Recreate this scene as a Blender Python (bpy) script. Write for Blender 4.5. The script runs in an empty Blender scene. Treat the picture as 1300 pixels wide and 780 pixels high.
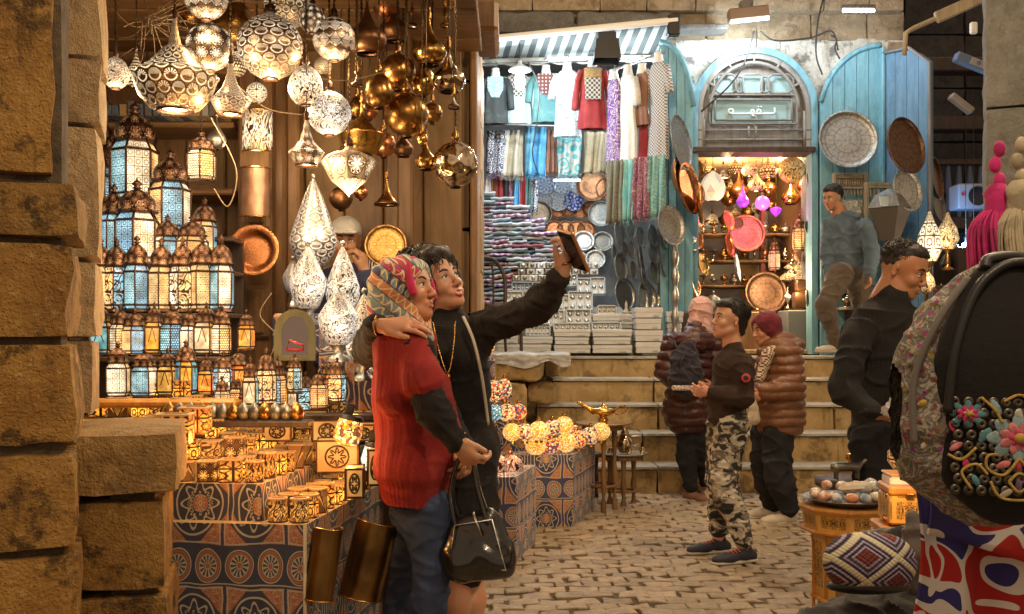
import bpy, math, random
import numpy as np
from mathutils import Vector as V, Matrix, Euler, noise as mnoise
ORD = ('first second third fourth fifth sixth seventh eighth ninth tenth eleventh twelfth thirteenth fourteenth fifteenth sixteenth seventeenth '
       'eighteenth nineteenth twentieth').split()
for _t in ('twenty', 'thirty', 'forty', 'fifty', 'sixty', 'seventy', 'eighty'):
    ORD += [_t + '-' + q for q in 'first second third fourth fifth sixth seventh eighth ninth'.split()] + ['%s-tenth' % _t]
R = math.radians; PI = math.pi
rnd = random.Random(7)
scene = bpy.context.scene
COL = scene.collection
CZ, HZ, FP = 1.3, 430.0, 1250.0        # eye height, horizon row and focal length (photo pixels)
cam_d = bpy.data.cameras.new('camera'); cam = bpy.data.objects.new('camera', cam_d); COL.objects.link(cam)
cam.location = (0, 0, CZ); cam.rotation_euler = (R(90), 0, 0)
cam_d.sensor_width = 36; cam_d.lens = FP / 1300 * 36; cam_d.shift_y = 40 / 1300
cam_d.clip_start = 0.05; cam_d.clip_end = 500
scene.camera = cam
w = bpy.data.worlds.new('World'); scene.world = w; w.use_nodes = True
nt = w.node_tree; bg = nt.nodes['Background']
sky = nt.nodes.new('ShaderNodeTexSky'); sky.sky_type = 'NISHITA'; sky.sun_disc = False
sky.sun_elevation = R(1.0); sky.sun_rotation = R(200)
mixn = nt.nodes.new('ShaderNodeMix'); mixn.data_type = 'RGBA'; mixn.inputs['Factor'].default_value = 0.85
nt.links.new(sky.outputs[0], mixn.inputs['A']); mixn.inputs['B'].default_value = (5.4, 3.75, 2.35, 1)
nt.links.new(mixn.outputs['Result'], bg.inputs['Color']); bg.inputs['Strength'].default_value = 0.066
scene.view_settings.view_transform = 'Standard'; scene.view_settings.look = 'None'
scene.view_settings.exposure = 0.72; scene.view_settings.gamma = 1.0
scene.cycles.max_bounces = 6; scene.cycles.diffuse_bounces = 3; scene.cycles.glossy_bounces = 3
scene.cycles.transmission_bounces = 4; scene.cycles.transparent_max_bounces = 6
scene.cycles.sample_clamp_indirect = 4.0; scene.cycles.caustics_reflective = False; scene.cycles.caustics_refractive = False
scene.cycles.use_denoising = True
def P(px, py, Y):
    return V(((px - 650) / FP * Y, Y, CZ + (HZ - py) / FP * Y))
def tag(o, label=None, cat=None, group=None, kind=None):
    if label: o['label'] = label
    if cat: o['category'] = cat
    if group: o['group'] = group
    if kind: o['kind'] = kind
    return o
def link(name, me, parent=None, loc=(0, 0, 0), rot=(0, 0, 0), sc=1):
    o = bpy.data.objects.new(name, me); COL.objects.link(o)
    if parent: o.parent = parent
    o.location = loc; o.rotation_euler = rot
    o.scale = (sc, sc, sc) if isinstance(sc, (int, float)) else sc
    return o
def empty(name, loc=(0, 0, 0), rot=(0, 0, 0), label=None, cat=None, group=None):
    o = link(name, None, None, loc, rot); o.empty_display_size = .05
    return tag(o, label, cat, group)
def setmat(o, m, i=0):
    o.material_slots[i].link = 'OBJECT'; o.material_slots[i].material = m
def copyt(o, loc=None, rot=None, label=None, parent=None, sc=None, first=True):
    c = o.copy(); COL.objects.link(c)
    if parent: c.parent = parent
    if loc is not None: c.location = loc
    if rot is not None: c.rotation_euler = rot
    if sc is not None: c.scale = (sc, sc, sc) if isinstance(sc, (int, float)) else sc
    if label: c['label'] = label
    for ch in list(o.children): copyt(ch, parent=c, first=False)
    return c
def catmull(pts, n=6, closed=False):
    pts = [V(p) for p in pts]; out = []
    N = len(pts)
    for i in range(N if closed else N - 1):
        g = lambda k: pts[k % N] if closed else pts[max(0, min(N - 1, k))]
        a, b, c, d = g(i - 1), g(i), g(i + 1), g(i + 2)
        for j in range(n):
            t = j / n
            out.append(.5 * ((2 * b) + (c - a) * t + (2 * a - 5 * b + 4 * c - d) * t * t + (-a + 3 * b - 3 * c + d) * t ** 3))
    if not closed: out.append(pts[-1])
    return out
class MB:
    def __init__(s): s.v = []; s.f = []; s.m = []; s.s = []; s.uv = []; s.M = None
    def add(s, vs, fs, mat=0, smooth=False, uvs=None):
        b = len(s.v)
        s.v += [tuple(s.M @ V(p)) if s.M else tuple(p) for p in vs]
        for i, f in enumerate(fs):
            s.f.append([b + k for k in f]); s.m.append(mat); s.s.append(smooth)
            s.uv.append(uvs[i] if uvs else None)
        return s
    def box(s, c, d, bev=0.0, mat=0, rot=None, jit=0, taper=1):
        x, y, z = d[0] / 2, d[1] / 2, d[2] / 2; c = V(c)
        Rm = Euler(rot).to_matrix() if rot else None
        vs = []; bev = min(bev, x * .9, y * .9, z * .9)
        if bev <= 0:
            for sx in (-1, 1):
                for sy in (-1, 1):
                    for sz in (-1, 1):
                        k = taper if sz > 0 else 1
                        vs.append(V((sx * x * k, sy * y * k, sz * z)))
            fs = [(0, 1, 3, 2), (4, 6, 7, 5), (0, 4, 5, 1), (2, 3, 7, 6), (0, 2, 6, 4), (1, 5, 7, 3)]
        else:
            idx = {}
            for sx in (-1, 1):
                for sy in (-1, 1):
                    for sz in (-1, 1):
                        for a in range(3):
                            idx[sx, sy, sz, a] = len(vs); k = taper if sz > 0 else 1
                            q = [x - bev, y - bev, z - bev]; q[a] = (x, y, z)[a]
                            vs.append(V((sx * q[0] * k, sy * q[1] * k, sz * q[2])))
            fs = []; I = idx
            for a in range(3):
                o = [(1, 2), (0, 2), (0, 1)][a]
                for sg in (-1, 1):
                    q = []
                    for (p, r) in ((-1, -1), (1, -1), (1, 1), (-1, 1)):
                        k = [0, 0, 0]; k[a] = sg; k[o[0]] = p; k[o[1]] = r; q.append(I[k[0], k[1], k[2], a])
                    fs.append(q)
            for a in range(3):      # edges along axis a
                o = [(1, 2), (0, 2), (0, 1)][a]
                for p in (-1, 1):
                    for r in (-1, 1):
                        k1 = [0] * 3; k1[a] = -1; k1[o[0]] = p; k1[o[1]] = r; k2 = list(k1); k2[a] = 1
                        fs.append([I[(*k1, o[0])], I[(*k1, o[1])], I[(*k2, o[1])], I[(*k2, o[0])]])
            for sx in (-1, 1):
                for sy in (-1, 1):
                    for sz in (-1, 1): fs.append([I[sx, sy, sz, 0], I[sx, sy, sz, 1], I[sx, sy, sz, 2]])
            g = []
            for f in fs:
                ct = sum((vs[k] for k in f), V()) / len(f)
                n = (vs[f[1]] - vs[f[0]]).cross(vs[f[2]] - vs[f[1]])
                g.append(f if n.dot(ct) > 0 else f[::-1])
            fs = g
        if bev <= 0:
            g = []
            for f in fs:
                ct = sum((vs[k] for k in f), V()) / 4
                n = (vs[f[1]] - vs[f[0]]).cross(vs[f[2]] - vs[f[1]])
                g.append(f if n.dot(ct) > 0 else f[::-1])
            fs = g
        if jit: vs = [p + V((rnd.uniform(-jit, jit), rnd.uniform(-jit, jit), rnd.uniform(-jit, jit))) for p in vs]
        vs = [c + (Rm @ p if Rm else p) for p in vs]
        return s.add(vs, fs, mat)
    def lathe(s, prof, n=24, c=(0, 0, 0), mat=0, smooth=True, a0=0, a1=2 * PI, ax=None, sx=1, sy=1, vr=None):
        """prof: (radius, z) from bottom to top"""
        full = abs(a1 - a0 - 2 * PI) < 1e-6; c = V(c); vs = []; fs = []; uvs = []
        L = [0.0]
        for i in range(1, len(prof)): L.append(L[-1] + math.dist(prof[i], prof[i - 1]))
        L = [q / L[-1] for q in L]
        cols = n if full else n + 1
        for (r, z) in prof:
            for k in range(cols):
                a = a0 + (a1 - a0) * k / n
                vs.append(V((r * math.cos(a) * sx, r * math.sin(a) * sy, z)))
        for i in range(len(prof) - 1):
            for k in range(n):
                k2 = (k + 1) % cols if full else k + 1
                fs.append((i * cols + k, i * cols + k2, (i + 1) * cols + k2, (i + 1) * cols + k))
                uvs.append([(k / n, L[i]), ((k + 1) / n, L[i]), ((k + 1) / n, L[i + 1]), (k / n, L[i + 1])])
        if ax is not None: vs = [ax @ p for p in vs]
        return s.add([c + p for p in vs], fs, mat, smooth, uvs)
    def cyl(s, a, b, r, r2=None, n=12, mat=0, smooth=True, cap=True):
        a, b = V(a), V(b); d = b - a; r2 = r if r2 is None else r2
        q = d.to_track_quat('Z', 'Y').to_matrix(); L = d.length
        pr = [(r, 0), (r2, L)]
        if cap: pr = [(1e-4, 0), (r * .999, 0), (r, L * .001), (r2, L * .999), (r2 * .999, L), (1e-4, L)]
        return s.lathe(pr, n, a, mat, smooth if not cap else smooth, ax=q)
    def tube(s, pts, r, n=6, mat=0, closed=False, flat=1):
        pts = [V(p) for p in pts]; vs = []; fs = []; N = len(pts); uvs = []
        up = None
        for i, p in enumerate(pts):
            t = (pts[(i + 1) % N] - pts[i - 1]) if closed else (pts[min(i + 1, N - 1)] - pts[max(i - 1, 0)])
            if t.length < 1e-9: t = V((0, 0, 1))
            t.normalize()
            if up is None: up = V((0, 0, 1)) if abs(t.z) < .9 else V((1, 0, 0))
            u = t.cross(up)
            if u.length < 1e-6: u = t.cross(V((0, 1, 0)))
            u.normalize(); w_ = u.cross(t).normalized(); up = w_
            rr = r[i] if isinstance(r, (list, tuple)) else r
            for k in range(n):
                a = 2 * PI * k / n
                vs.append(p + u * math.cos(a) * rr + w_ * math.sin(a) * rr * flat)
        for i in range(N if closed else N - 1):
            j = (i + 1) % N
            for k in range(n):
                k2 = (k + 1) % n
                fs.append((i * n + k, j * n + k, j * n + k2, i * n + k2))
                uvs.append([(k / n, i / N), (k / n, (i + 1) / N), ((k + 1) / n, (i + 1) / N), ((k + 1) / n, i / N)])
        if not closed:
            fs.append(tuple(range(n))); uvs.append([(0, 0)] * n)
            fs.append(tuple(range((N - 1) * n, N * n))[::-1]); uvs.append([(0, 0)] * n)
        return s.add(vs, fs, mat, True, uvs)
    def ball(s, c, r, n=12, m=8, mat=0, smooth=True, rot=None):
        r = (r, r, r) if isinstance(r, (int, float)) else r; c = V(c)
        Rm = Euler(rot).to_matrix() if rot else Matrix.Identity(3)
        pr = [(max(1e-4, math.sin(PI * i / m)), -math.cos(PI * i / m)) for i in range(m + 1)]
        D = Rm @ Matrix.Diagonal(r)
        return s.lathe(pr, n, c, mat, smooth, ax=D)
    def prism(s, poly, h0, h1, mat=0, ax='Z', bev=0):
        """poly in a plane, extruded h0..h1 along ax (poly counter-clockwise seen from +ax)"""
        f = {'Z': lambda a, b, h: (a, b, h), 'Y': lambda a, b, h: (a, h, b), 'X': lambda a, b, h: (h, a, b)}[ax]
        n = len(poly)
        vs = [f(a, b, h0) for a, b in poly] + [f(a, b, h1) for a, b in poly]
        fs = [tuple(range(n))[::-1], tuple(range(n, 2 * n))] + [(i, (i + 1) % n, n + (i + 1) % n, n + i) for i in range(n)]
        if ax == 'Y': fs = [q[::-1] for q in fs]
        if h1 < h0: fs = [q[::-1] for q in fs]
        return s.add(vs, fs, mat)
    def sheet(s, fn, nu, nv, mat=0, smooth=True, thick=0):
        """fn(u,v)->point, u,v in 0..1"""
        vs = [V(fn(i / nu, j / nv)) for j in range(nv + 1) for i in range(nu + 1)]; fs = []; uvs = []
        W = nu + 1
        for j in range(nv):
            for i in range(nu):
                fs.append((j * W + i, j * W + i + 1, (j + 1) * W + i + 1, (j + 1) * W + i))
                uvs.append([(i / nu, j / nv), ((i + 1) / nu, j / nv), ((i + 1) / nu, (j + 1) / nv), (i / nu, (j + 1) / nv)])
        s.add(vs, fs, mat, smooth, uvs)
        if thick:
            nrm = [V() for _ in vs]
            for f in fs:
                q = (vs[f[1]] - vs[f[0]]).cross(vs[f[3]] - vs[f[0]])
                for k in f: nrm[k] += q
            v2 = [p - (q.normalized() * thick if q.length > 0 else V()) for p, q in zip(vs, nrm)]
            f2 = [f[::-1] for f in fs]; s.add(v2, f2, mat, smooth, [q[::-1] for q in uvs])
            e = [j * W for j in range(nv + 1)]; b = len(s.v) - 2 * len(vs)
            rim = list(range(W)) + [j * W + nu for j in range(1, nv + 1)] + [nv * W + i for i in range(nu - 1, -1, -1)] + [j * W for j in range(nv - 1, 0, -1)]
            for a, c in zip(rim, rim[1:] + rim[:1]):
                s.f.append([b + c, b + a, b + a + len(vs), b + c + len(vs)]); s.m.append(mat); s.s.append(False); s.uv.append([(0, 0)] * 4)
        return s
    def mesh(s, name, mats):
        me = bpy.data.meshes.new(name)
        me.from_pydata(s.v, [], s.f)
        for m in (mats if isinstance(mats, (list, tuple)) else [mats]): me.materials.append(m)
        n = len(s.f)
        me.polygons.foreach_set('material_index', s.m); me.polygons.foreach_set('use_smooth', s.s)
        uvl = me.uv_layers.new(name='UVMap'); buf = []
        for f, q in zip(s.f, s.uv):
            if q is None:
                a, b, c = (V(s.v[f[0]]), V(s.v[f[1]]), V(s.v[f[2]]))
                nn = (b - a).cross(c - b); k = max(range(3), key=lambda i: abs(nn[i]))
                i, j = ((1, 2), (0, 2), (0, 1))[k]
                for t in f: buf += [s.v[t][i], s.v[t][j]]
            else:
                for t in q: buf += [t[0], t[1]]
        uvl.data.foreach_set('uv', buf)
        me.update()
        return me
    def build(s, name, mats, parent=None, loc=(0, 0, 0), rot=(0, 0, 0), sc=1):
        return link(name, s.mesh(name, mats), parent, loc, rot, sc)
class S:
    def __init__(s, v): s.v = v
    def __add__(a, b): return mth('ADD', a, b)
    __radd__ = __add__
    def __sub__(a, b): return mth('SUBTRACT', a, b)
    def __rsub__(a, b): return mth('SUBTRACT', b, a)
    def __mul__(a, b): return mth('MULTIPLY', a, b)
    __rmul__ = __mul__
    def __truediv__(a, b): return mth('DIVIDE', a, b)
    def __lt__(a, b): return mth('LESS_THAN', a, b)
    def __gt__(a, b): return mth('GREATER_THAN', a, b)
T = None
def _in(sock, v):
    if isinstance(v, S): T.links.new(v.v, sock)
    elif isinstance(v, (tuple, list)): sock.default_value = tuple(v) + ((1,) if len(v) == 3 and sock.type == 'RGBA' else ())
    else: sock.default_value = v
def mth(op, a, b=None, c=None):
    n = T.nodes.new('ShaderNodeMath'); n.operation = op
    for i, q in enumerate((a, b, c)):
        if q is not None: _in(n.inputs[i], q)
    return S(n.outputs[0])
def sin(a): return mth('SINE', a)
def cos(a): return mth('COSINE', a)
def absn(a): return mth('ABSOLUTE', a)
def frac(a): return mth('FRACT', a)
def floor(a): return mth('FLOOR', a)
def sqrt(a): return mth('SQRT', a)
def mx(a, b): return mth('MAXIMUM', a, b)
def mn(a, b): return mth('MINIMUM', a, b)
def atan2(a, b): return mth('ARCTAN2', a, b)
def smooth(a, lo, hi):
    n = T.nodes.new('ShaderNodeMapRange'); n.interpolation_type = 'SMOOTHSTEP'
    _in(n.inputs[0], a); n.inputs[1].default_value = lo; n.inputs[2].default_value = hi
    return S(n.outputs[0])
def band(a, c, w): return mth('COMPARE', a, c, w)
def tc(k='Object'):
    n = T.nodes.new('ShaderNodeTexCoord'); return S(n.outputs[k])
def sep(v):
    n = T.nodes.new('ShaderNodeSeparateXYZ'); _in(n.inputs[0], v); return S(n.outputs[0]), S(n.outputs[1]), S(n.outputs[2])
def comb(x, y, z=0.0):
    n = T.nodes.new('ShaderNodeCombineXYZ')
    for i, q in enumerate((x, y, z)): _in(n.inputs[i], q)
    return S(n.outputs[0])
def vadd(a, b):
    n = T.nodes.new('ShaderNodeVectorMath'); n.operation = 'ADD'; _in(n.inputs[0], a); _in(n.inputs[1], b); return S(n.outputs[0])
def vmul(a, b):
    n = T.nodes.new('ShaderNodeVectorMath'); n.operation = 'MULTIPLY'; _in(n.inputs[0], a); _in(n.inputs[1], b); return S(n.outputs[0])
def noise(vec, sc, det=3, rough=.55, dist=0.0, col=False):
    n = T.nodes.new('ShaderNodeTexNoise'); _in(n.inputs['Vector'], vec); n.inputs['Scale'].default_value = sc
    n.inputs['Detail'].default_value = det; n.inputs['Roughness'].default_value = rough; n.inputs['Distortion'].default_value = dist
    return S(n.outputs['Color' if col else 'Fac'])
def voro(vec, sc, feat='F1', rand=1.0, out='Distance'):
    n = T.nodes.new('ShaderNodeTexVoronoi'); n.feature = feat; _in(n.inputs['Vector'], vec); n.inputs['Scale'].default_value = sc
    n.inputs['Randomness'].default_value = rand
    return S(n.outputs[out])
def orand():
    n = T.nodes.new('ShaderNodeObjectInfo'); return S(n.outputs['Random'])
def mixc(f, a, b):
    n = T.nodes.new('ShaderNodeMix'); n.data_type = 'RGBA'; _in(n.inputs['Factor'], f); _in(n.inputs['A'], a); _in(n.inputs['B'], b)
    return S(n.outputs['Result'])
def mulc(a, b):
    n = T.nodes.new('ShaderNodeMix'); n.data_type = 'RGBA'; n.blend_type = 'MULTIPLY'; n.inputs['Factor'].default_value = 1
    _in(n.inputs['A'], a); _in(n.inputs['B'], b); return S(n.outputs['Result'])
def grey(a): return comb(a, a, a)
def hsv(c, h=.5, s_=1.0, v=1.0):
    n = T.nodes.new('ShaderNodeHueSaturation'); _in(n.inputs['Color'], c); _in(n.inputs['Hue'], h); _in(n.inputs['Saturation'], s_); _in(n.inputs['Value'], v)
    return S(n.outputs[0])
_mc = {}
def M(name, fn=None, **kw):
    """fn() -> dict(col, rough, metal, em, es, h (bump height), hs (bump strength), hd, alpha, trans, spec, sheen, coat)"""
    global T
    if name in _mc: return _mc[name]
    m = bpy.data.materials.new(name); m.use_nodes = True; T = m.node_tree
    b = T.nodes['Principled BSDF']
    d = dict(kw)
    if fn: d.update(fn())
    mp = {'col': 'Base Color', 'rough': 'Roughness', 'metal': 'Metallic', 'em': 'Emission Color', 'es': 'Emission Strength',
          'alpha': 'Alpha', 'trans': 'Transmission Weight', 'spec': 'Specular IOR Level', 'sheen': 'Sheen Weight', 'coat': 'Coat Weight', 'ior': 'IOR',
          'sss': 'Subsurface Weight', 'aniso': 'Anisotropic'}
    for k, q in d.items():
        if k in mp: _in(b.inputs[mp[k]], q)
    if 'sss' in d: b.inputs['Subsurface Radius'].default_value = (.02, .008, .004); b.inputs['Subsurface Scale'].default_value = .5
    if 'h' in d:
        n = T.nodes.new('ShaderNodeBump'); n.inputs['Strength'].default_value = d.get('hs', .5); n.inputs['Distance'].default_value = d.get('hd', .01)
        _in(n.inputs['Height'], d['h']); T.links.new(n.outputs[0], b.inputs['Normal'])
    _mc[name] = m
    return m
def rc():      # object coordinates shifted by a random amount per object
    r = orand(); return vadd(tc('Object'), comb(r * 31.0, r * 17.0, r * 7.0))
def stone(name, a, b, c=None, sc=1.0, rough=.75, bump=.5, dark=.5):
    def f():
        p = rc(); n1 = noise(p, 2.2 * sc, 5, .6); n2 = noise(p, 14 * sc, 5, .65); n3 = noise(p, 60 * sc, 3, .6)
        col = mixc(smooth(n1, .3, .7), a, b)
        col = mixc(smooth(n2, .52, .75) * .6, col, c or tuple(x * 1.5 for x in b))
        st = mx(smooth(noise(vadd(p, (5., 3., 1.)), 4.5 * sc, 6, .7), .5, .64), smooth(noise(vmul(p, (3., 3., .5)), 2.6 * sc, 5, .7), .56, .7) * .8)
        col = mixc(st * dark, col, tuple(x * .25 for x in a))
        col = hsv(col, .5, 1.0, orand() * .35 + .82)
        pit = smooth(voro(p, 38 * sc), .0, .25)
        return dict(col=col, rough=rough, h=n2 * .6 + n3 * .35 + pit * .25 + n1, hs=bump, hd=.02)
    return M(name, f)
def wood(name, a, b, rough=.5, sc=1.0, axis=2):
    def f():
        p = rc(); q = vmul(p, (1., 1., .12) if axis == 2 else ((.12, 1., 1.) if axis == 0 else (1., .12, 1.)))
        n = noise(q, 22 * sc, 5, .6, .6); n2 = noise(q, 90 * sc, 3)
        col = mixc(smooth(n, .3, .72), a, b)
        col = mixc(smooth(noise(p, 5, 4), .5, .8) * .35, col, tuple(x * .35 for x in a))
        return dict(col=hsv(col, .5, 1., orand() * .3 + .85), rough=rough, h=n * .6 + n2 * .5, hs=.35, hd=.006)
    return M(name, f)
def metal(name, c, rough=.25, c2=None, dent=.4, sc=1.0):
    def f():
        p = rc(); n = noise(p, 16 * sc, 4)
        col = mixc(smooth(n, .35, .75), c, c2 or tuple(x * .55 for x in c))
        return dict(col=col, metal=1.0, rough=noise(p, 30 * sc, 3) * .25 + (rough - .08), h=voro(p, 26 * sc) + noise(p, 9 * sc, 2), hs=dent * .5, hd=.006)
    return M(name, f)
def pt_scallop(u, v):
    row = floor(v); fu = u + mth('MODULO', row, 2.0) * .5
    x = frac(fu) - .5; y = frac(v)
    r = sqrt(x * x + y * y * .7)
    inn = r < .46
    r2x = absn(x) - .5; y2 = y + .0
    dots = (sin(u * 88.0) * sin(v * 75.0) > .15) * (r < .42)
    petals = (cos(atan2(y, x) * 14.0) > .1) * (r > .12) * (r < .4)
    hole = mx(dots * (frac(row * .5 + floor(fu) * .37) > .4), petals * (1 - (frac(row * .5 + floor(fu) * .37) > .4)))
    ring = band(r, .47, .022)
    ring2 = (1 - inn) * band(sqrt(r2x * r2x + (1 - y) * (1 - y) * .7), .38, .05)
    return mx(hole * (1 - ring), ring2), mx(ring, ring2 * 0)
def pt_star(u, v):
    x = frac(u) - .5; y = frac(v) - .5; r = sqrt(x * x + y * y); a = atan2(y, x)
    s_ = band(r, cos(a * 8.0) * .05 + .26, .045)
    d = absn(absn(x) - absn(y))
    h = mx((r < .12), mx((r > .31) * (d > .05) * (mx(absn(x), absn(y)) < .44), (r > .15) * (r < .2)))
    return h * (1 - s_), mx(s_, (mx(absn(x), absn(y)) > .46))
def pt_swirl(u, v):
    n = noise(comb(u, v), 1.1, 1, .5, 1.6); n2 = noise(comb(v + 7, u + 3), 1.6, 2, .5, 2.4)
    l = smooth(absn(sin(n * 22.0)), .35, .6); k = smooth(absn(sin(n2 * 13.0)), .3, .5)
    return l * k, 1 - l
def pt_tri(u, v):
    x = frac(u); y = frac(v); flip = mth('MODULO', floor(v), 2.0)
    t = absn(x - .5) * 2; y = mth('ABSOLUTE', y - flip)
    ln = band(y, t, .07); inside = mx(band(y, t * .6 + .1, .06), (y > t) * ((sin(u * 60.0) * sin(v * 50.0)) > .2))
    e = mx(ln, (frac(v) < .06))
    return (1 - e) * inside, e
def pt_dots(u, v):
    x = frac(u + mth('MODULO', floor(v), 2.0) * .5) - .5; y = frac(v) - .5
    r = sqrt(x * x + y * y); return (r < .3), (r > .45)
def pt_leaf(u, v):
    x = frac(u) - .5; y = frac(v) - .5; r = sqrt(x * x + y * y); a = atan2(y, x)
    pet = r - absn(cos(a * 3.0)) * .4
    l = band(pet, -.06, .05); ring = band(r, .46, .03)
    return mx((pet < -.1), mx((r > .42) * 0, band(pet, .06, .03))) * (1 - ring), mx(l, ring)
PT = dict(scallop=pt_scallop, star=pt_star, swirl=pt_swirl, tri=pt_tri, dots=pt_dots, leaf=pt_leaf)
def perf(name, pat, nu, nv, col, glow, es, rough=.35, metalv=1.0, relief=True):
    """pierced metal; bulb glow is painted into the holes as emission"""
    def f():
        u, v, _ = sep(tc('UV')); n = noise(tc('Object'), 9, 2)
        h, l = PT[pat](u * nu, v * nv)
        c = mixc(l * .85, col, tuple(x * .06 for x in col))
        c = mixc(h * .2, c, tuple(min(1, g * .9) for g in glow))
        e = h * (smooth(n, .25, .8) * 1.6 + .35)
        hot = smooth(v, 0.0, .35) * (1 - smooth(v, .5, 1.0)) * .9 + .35
        return dict(col=c, metal=metalv * (1 - h * .6), rough=rough, em=glow, es=e * hot * es * .24, h=1 - h + l * .5, hs=.5, hd=.004)
    return M(name, f)
def glass(name, pat, nu, nv, col, es, col2=None, line=(.03, .018, .01)):
    """lit stained glass behind a pierced metal lattice"""
    def f():
        u, v, _ = sep(tc('UV')); p = rc(); n = noise(p, 14, 3)
        h, l = PT[pat](u * nu, v * nv); bdr = mx(absn(frac(u) - .5), absn(frac(v) - .5)) > .46
        m = mx(l, bdr); c = mixc(smooth(n, .35, .7), col, col2 or tuple(x * .55 for x in col))
        c = mixc(h * .3, c, (1, .93, .8))
        g = (1 - m) * (smooth(noise(vadd(p, (3., 1., 2.)), 5, 1), .25, .75) * 1.0 + .35)
        return dict(col=mixc(m, mulc(c, (.4, .4, .4)), line), rough=.3, em=c, es=g * es * .62, h=m, hs=.4, hd=.002)
    return M(name, f)
def khayam(name, navy=(.04, .05, .095), sc=10.5, offs=0.0, rust=(.36, .11, .035), cream=(.44, .40, .31)):
    """printed tent-maker's cloth: rows of rosettes and framed panels"""
    def f():
        u, v, _ = sep(tc('UV')); p = tc('UV'); wv = noise(tc('Object'), 6, 2) * .03
        X = (u + wv) * sc + offs; Y = (v + wv) * sc * .82 + offs * .7
        row = mth('MODULO', floor(Y), 3.0); ros = row > 1.5
        x = frac(X) - .5; y = frac(Y) - .5; r = sqrt(x * x + y * y); a = atan2(y, x)
        pet = (cos(a * 12.0) > 0.0) * (r > .09) * (r < .27)
        c = mixc(band(r, .18, .27) * 1.0, navy, cream)
        c = mixc((r < .3), navy, cream); c = mixc(pet, c, navy); c = mixc((r < .07), c, rust)
        c = mixc(band(r, .35, .035), c, rust); c = mixc(band(r, .42, .018), c, cream)
        X2 = (X * .5); Y2 = (Y - 0.0) / 1.5 * .75
        x2 = frac(X2) - .5; yy = mth('MODULO', Y, 3.0) * .5 - .5
        r2 = sqrt(x2 * x2 + yy * yy); a2 = atan2(yy, x2)
        vine = sin(noise(comb(absn(x2), absn(yy)), 9, 1, .5, 1.2) * 42.0)
        d = mixc((absn(x2) + absn(yy)) > .56, tuple(k * 1.0 for k in navy), rust)
        d = mixc(((absn(x2) + absn(yy)) > .58) * (vine > .6), d, cream)
        d = mixc((r2 < .36), d, tuple(k * .8 for k in navy)); d = mixc(band(r2, .36, .014), d, cream)
        d = mixc(band(r2, cos(a2 * 8.0) * .05 + .24, .018), d, cream)
        d = mixc((r2 < .12), d, rust); d = mixc((r2 < .2) * (vine > .5), d, cream)
        fr = mx(absn(x2), absn(yy)); d = mixc(band(fr, .455, .01), d, cream); d = mixc((fr > .475), d, navy)
        o = mixc(ros, d, c); o = mixc(band(frac(Y), 0.0, .035) * ros, o, cream)
        o = hsv(o, .5, .9, noise(tc('Object'), 4, 3) * .5 + .75)
        wf = noise(tc('Object'), 5, 3)
        return dict(col=o, rough=.85, h=wf + sin(u * 900.0) * .01, hs=.35, hd=.03, sheen=.1)
    return M(name, f)
def cloth(name, col, col2=None, sc=8, rough=.9, th=(.5, .56), weave=True, sheen=.15):
    def f():
        p = rc(); n = noise(p, sc, 3)
        c = mixc(smooth(n, th[0], th[1]), col, col2 or tuple(x * .75 for x in col))
        return dict(col=c, rough=rough, h=noise(p, 7, 3) + noise(p, 240, 1) * .08, hs=.5, hd=.02, sheen=sheen)
    return M(name, f)
def flat(name, col, rough=.6, metalv=0.0, **k): return M(name, None, col=col, rough=rough, metal=metalv, **k)
def glow(name, col, es): return M(name, None, col=col, em=col, es=es, rough=.5)
STN_NEAR = stone('sandstone_near', (.24, .12, .025), (.40, .225, .055), (.58, .38, .14), 2.4, .8, 1.0, .95)
STN_LEDGE = stone('sandstone_ledge', (.29, .165, .05), (.44, .27, .095), (.60, .42, .19), 2.0, .75, .9, .5)
STN_PALE = stone('sandstone_pale', (.45, .30, .15), (.58, .42, .24), (.7, .55, .36), 3, .85, 1.0, .4)
STN_STEP = stone('step_stone', (.36, .235, .09), (.52, .36, .165), (.6, .46, .26), 1.2, .7, .5, .7)
STN_FAC = stone('facade_stone', (.22, .165, .10), (.34, .27, .18), (.47, .40, .29), 1.5, .85, .8, .5)
STN_GREY = stone('grey_stone', (.13, .125, .115), (.19, .185, .17), (.29, .28, .25), 3, .85, .9, .3)
PLASTER = stone('old_plaster', (.46, .46, .42), (.62, .62, .58), (.75, .76, .73), 1.5, .9, 1.0, .85)
TREAD = stone('tread_stone', (.40, .38, .33), (.52, .51, .46), (.62, .62, .58), 2, .45, .4, .35)
PAVE = stone('paving_stone', (.27, .20, .13), (.40, .31, .205), (.50, .42, .30), 4, .42, .45, .4)
JOINT = stone('paving_dirt', (.09, .065, .042), (.15, .11, .07), None, 4, .9, .8)
WOOD_M = wood('wood_shop', (.15, .075, .028), (.27, .145, .06))
WOOD_H = wood('wood_shop_level', (.15, .075, .028), (.27, .145, .06), axis=0)
WOOD_P = wood('wood_pillar', (.19, .105, .04), (.33, .2, .085), .6, .6)
WOOD_D = wood('wood_dark', (.03, .018, .012), (.07, .04, .025))
WOOD_G = wood('wood_golden', (.42, .17, .03), (.6, .28, .06), .4)
WOOD_L = wood('wood_lattice', (.22, .18, .12), (.38, .31, .2), .7)
def paint(name, a, b, under):
    def f():
        p = rc(); q = vmul(p, (1., 1., .2)); n = noise(q, 16, 5, .65); c = mixc(smooth(n, .3, .7), a, b)
        c = mixc(smooth(noise(q, 34, 6, .75), .60, .66) * .75, c, under); c = mixc(smooth(noise(p, 3.5, 6, .7), .52, .7) * .45, c, tuple(x * .35 for x in a))
        return dict(col=c, rough=.55, h=n + noise(q, 90, 3) * .6, hs=.5, hd=.006)
    return M(name, f)
BLUE = paint('blue_paint', (.12, .31, .40), (.20, .42, .51), (.24, .20, .15))
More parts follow.
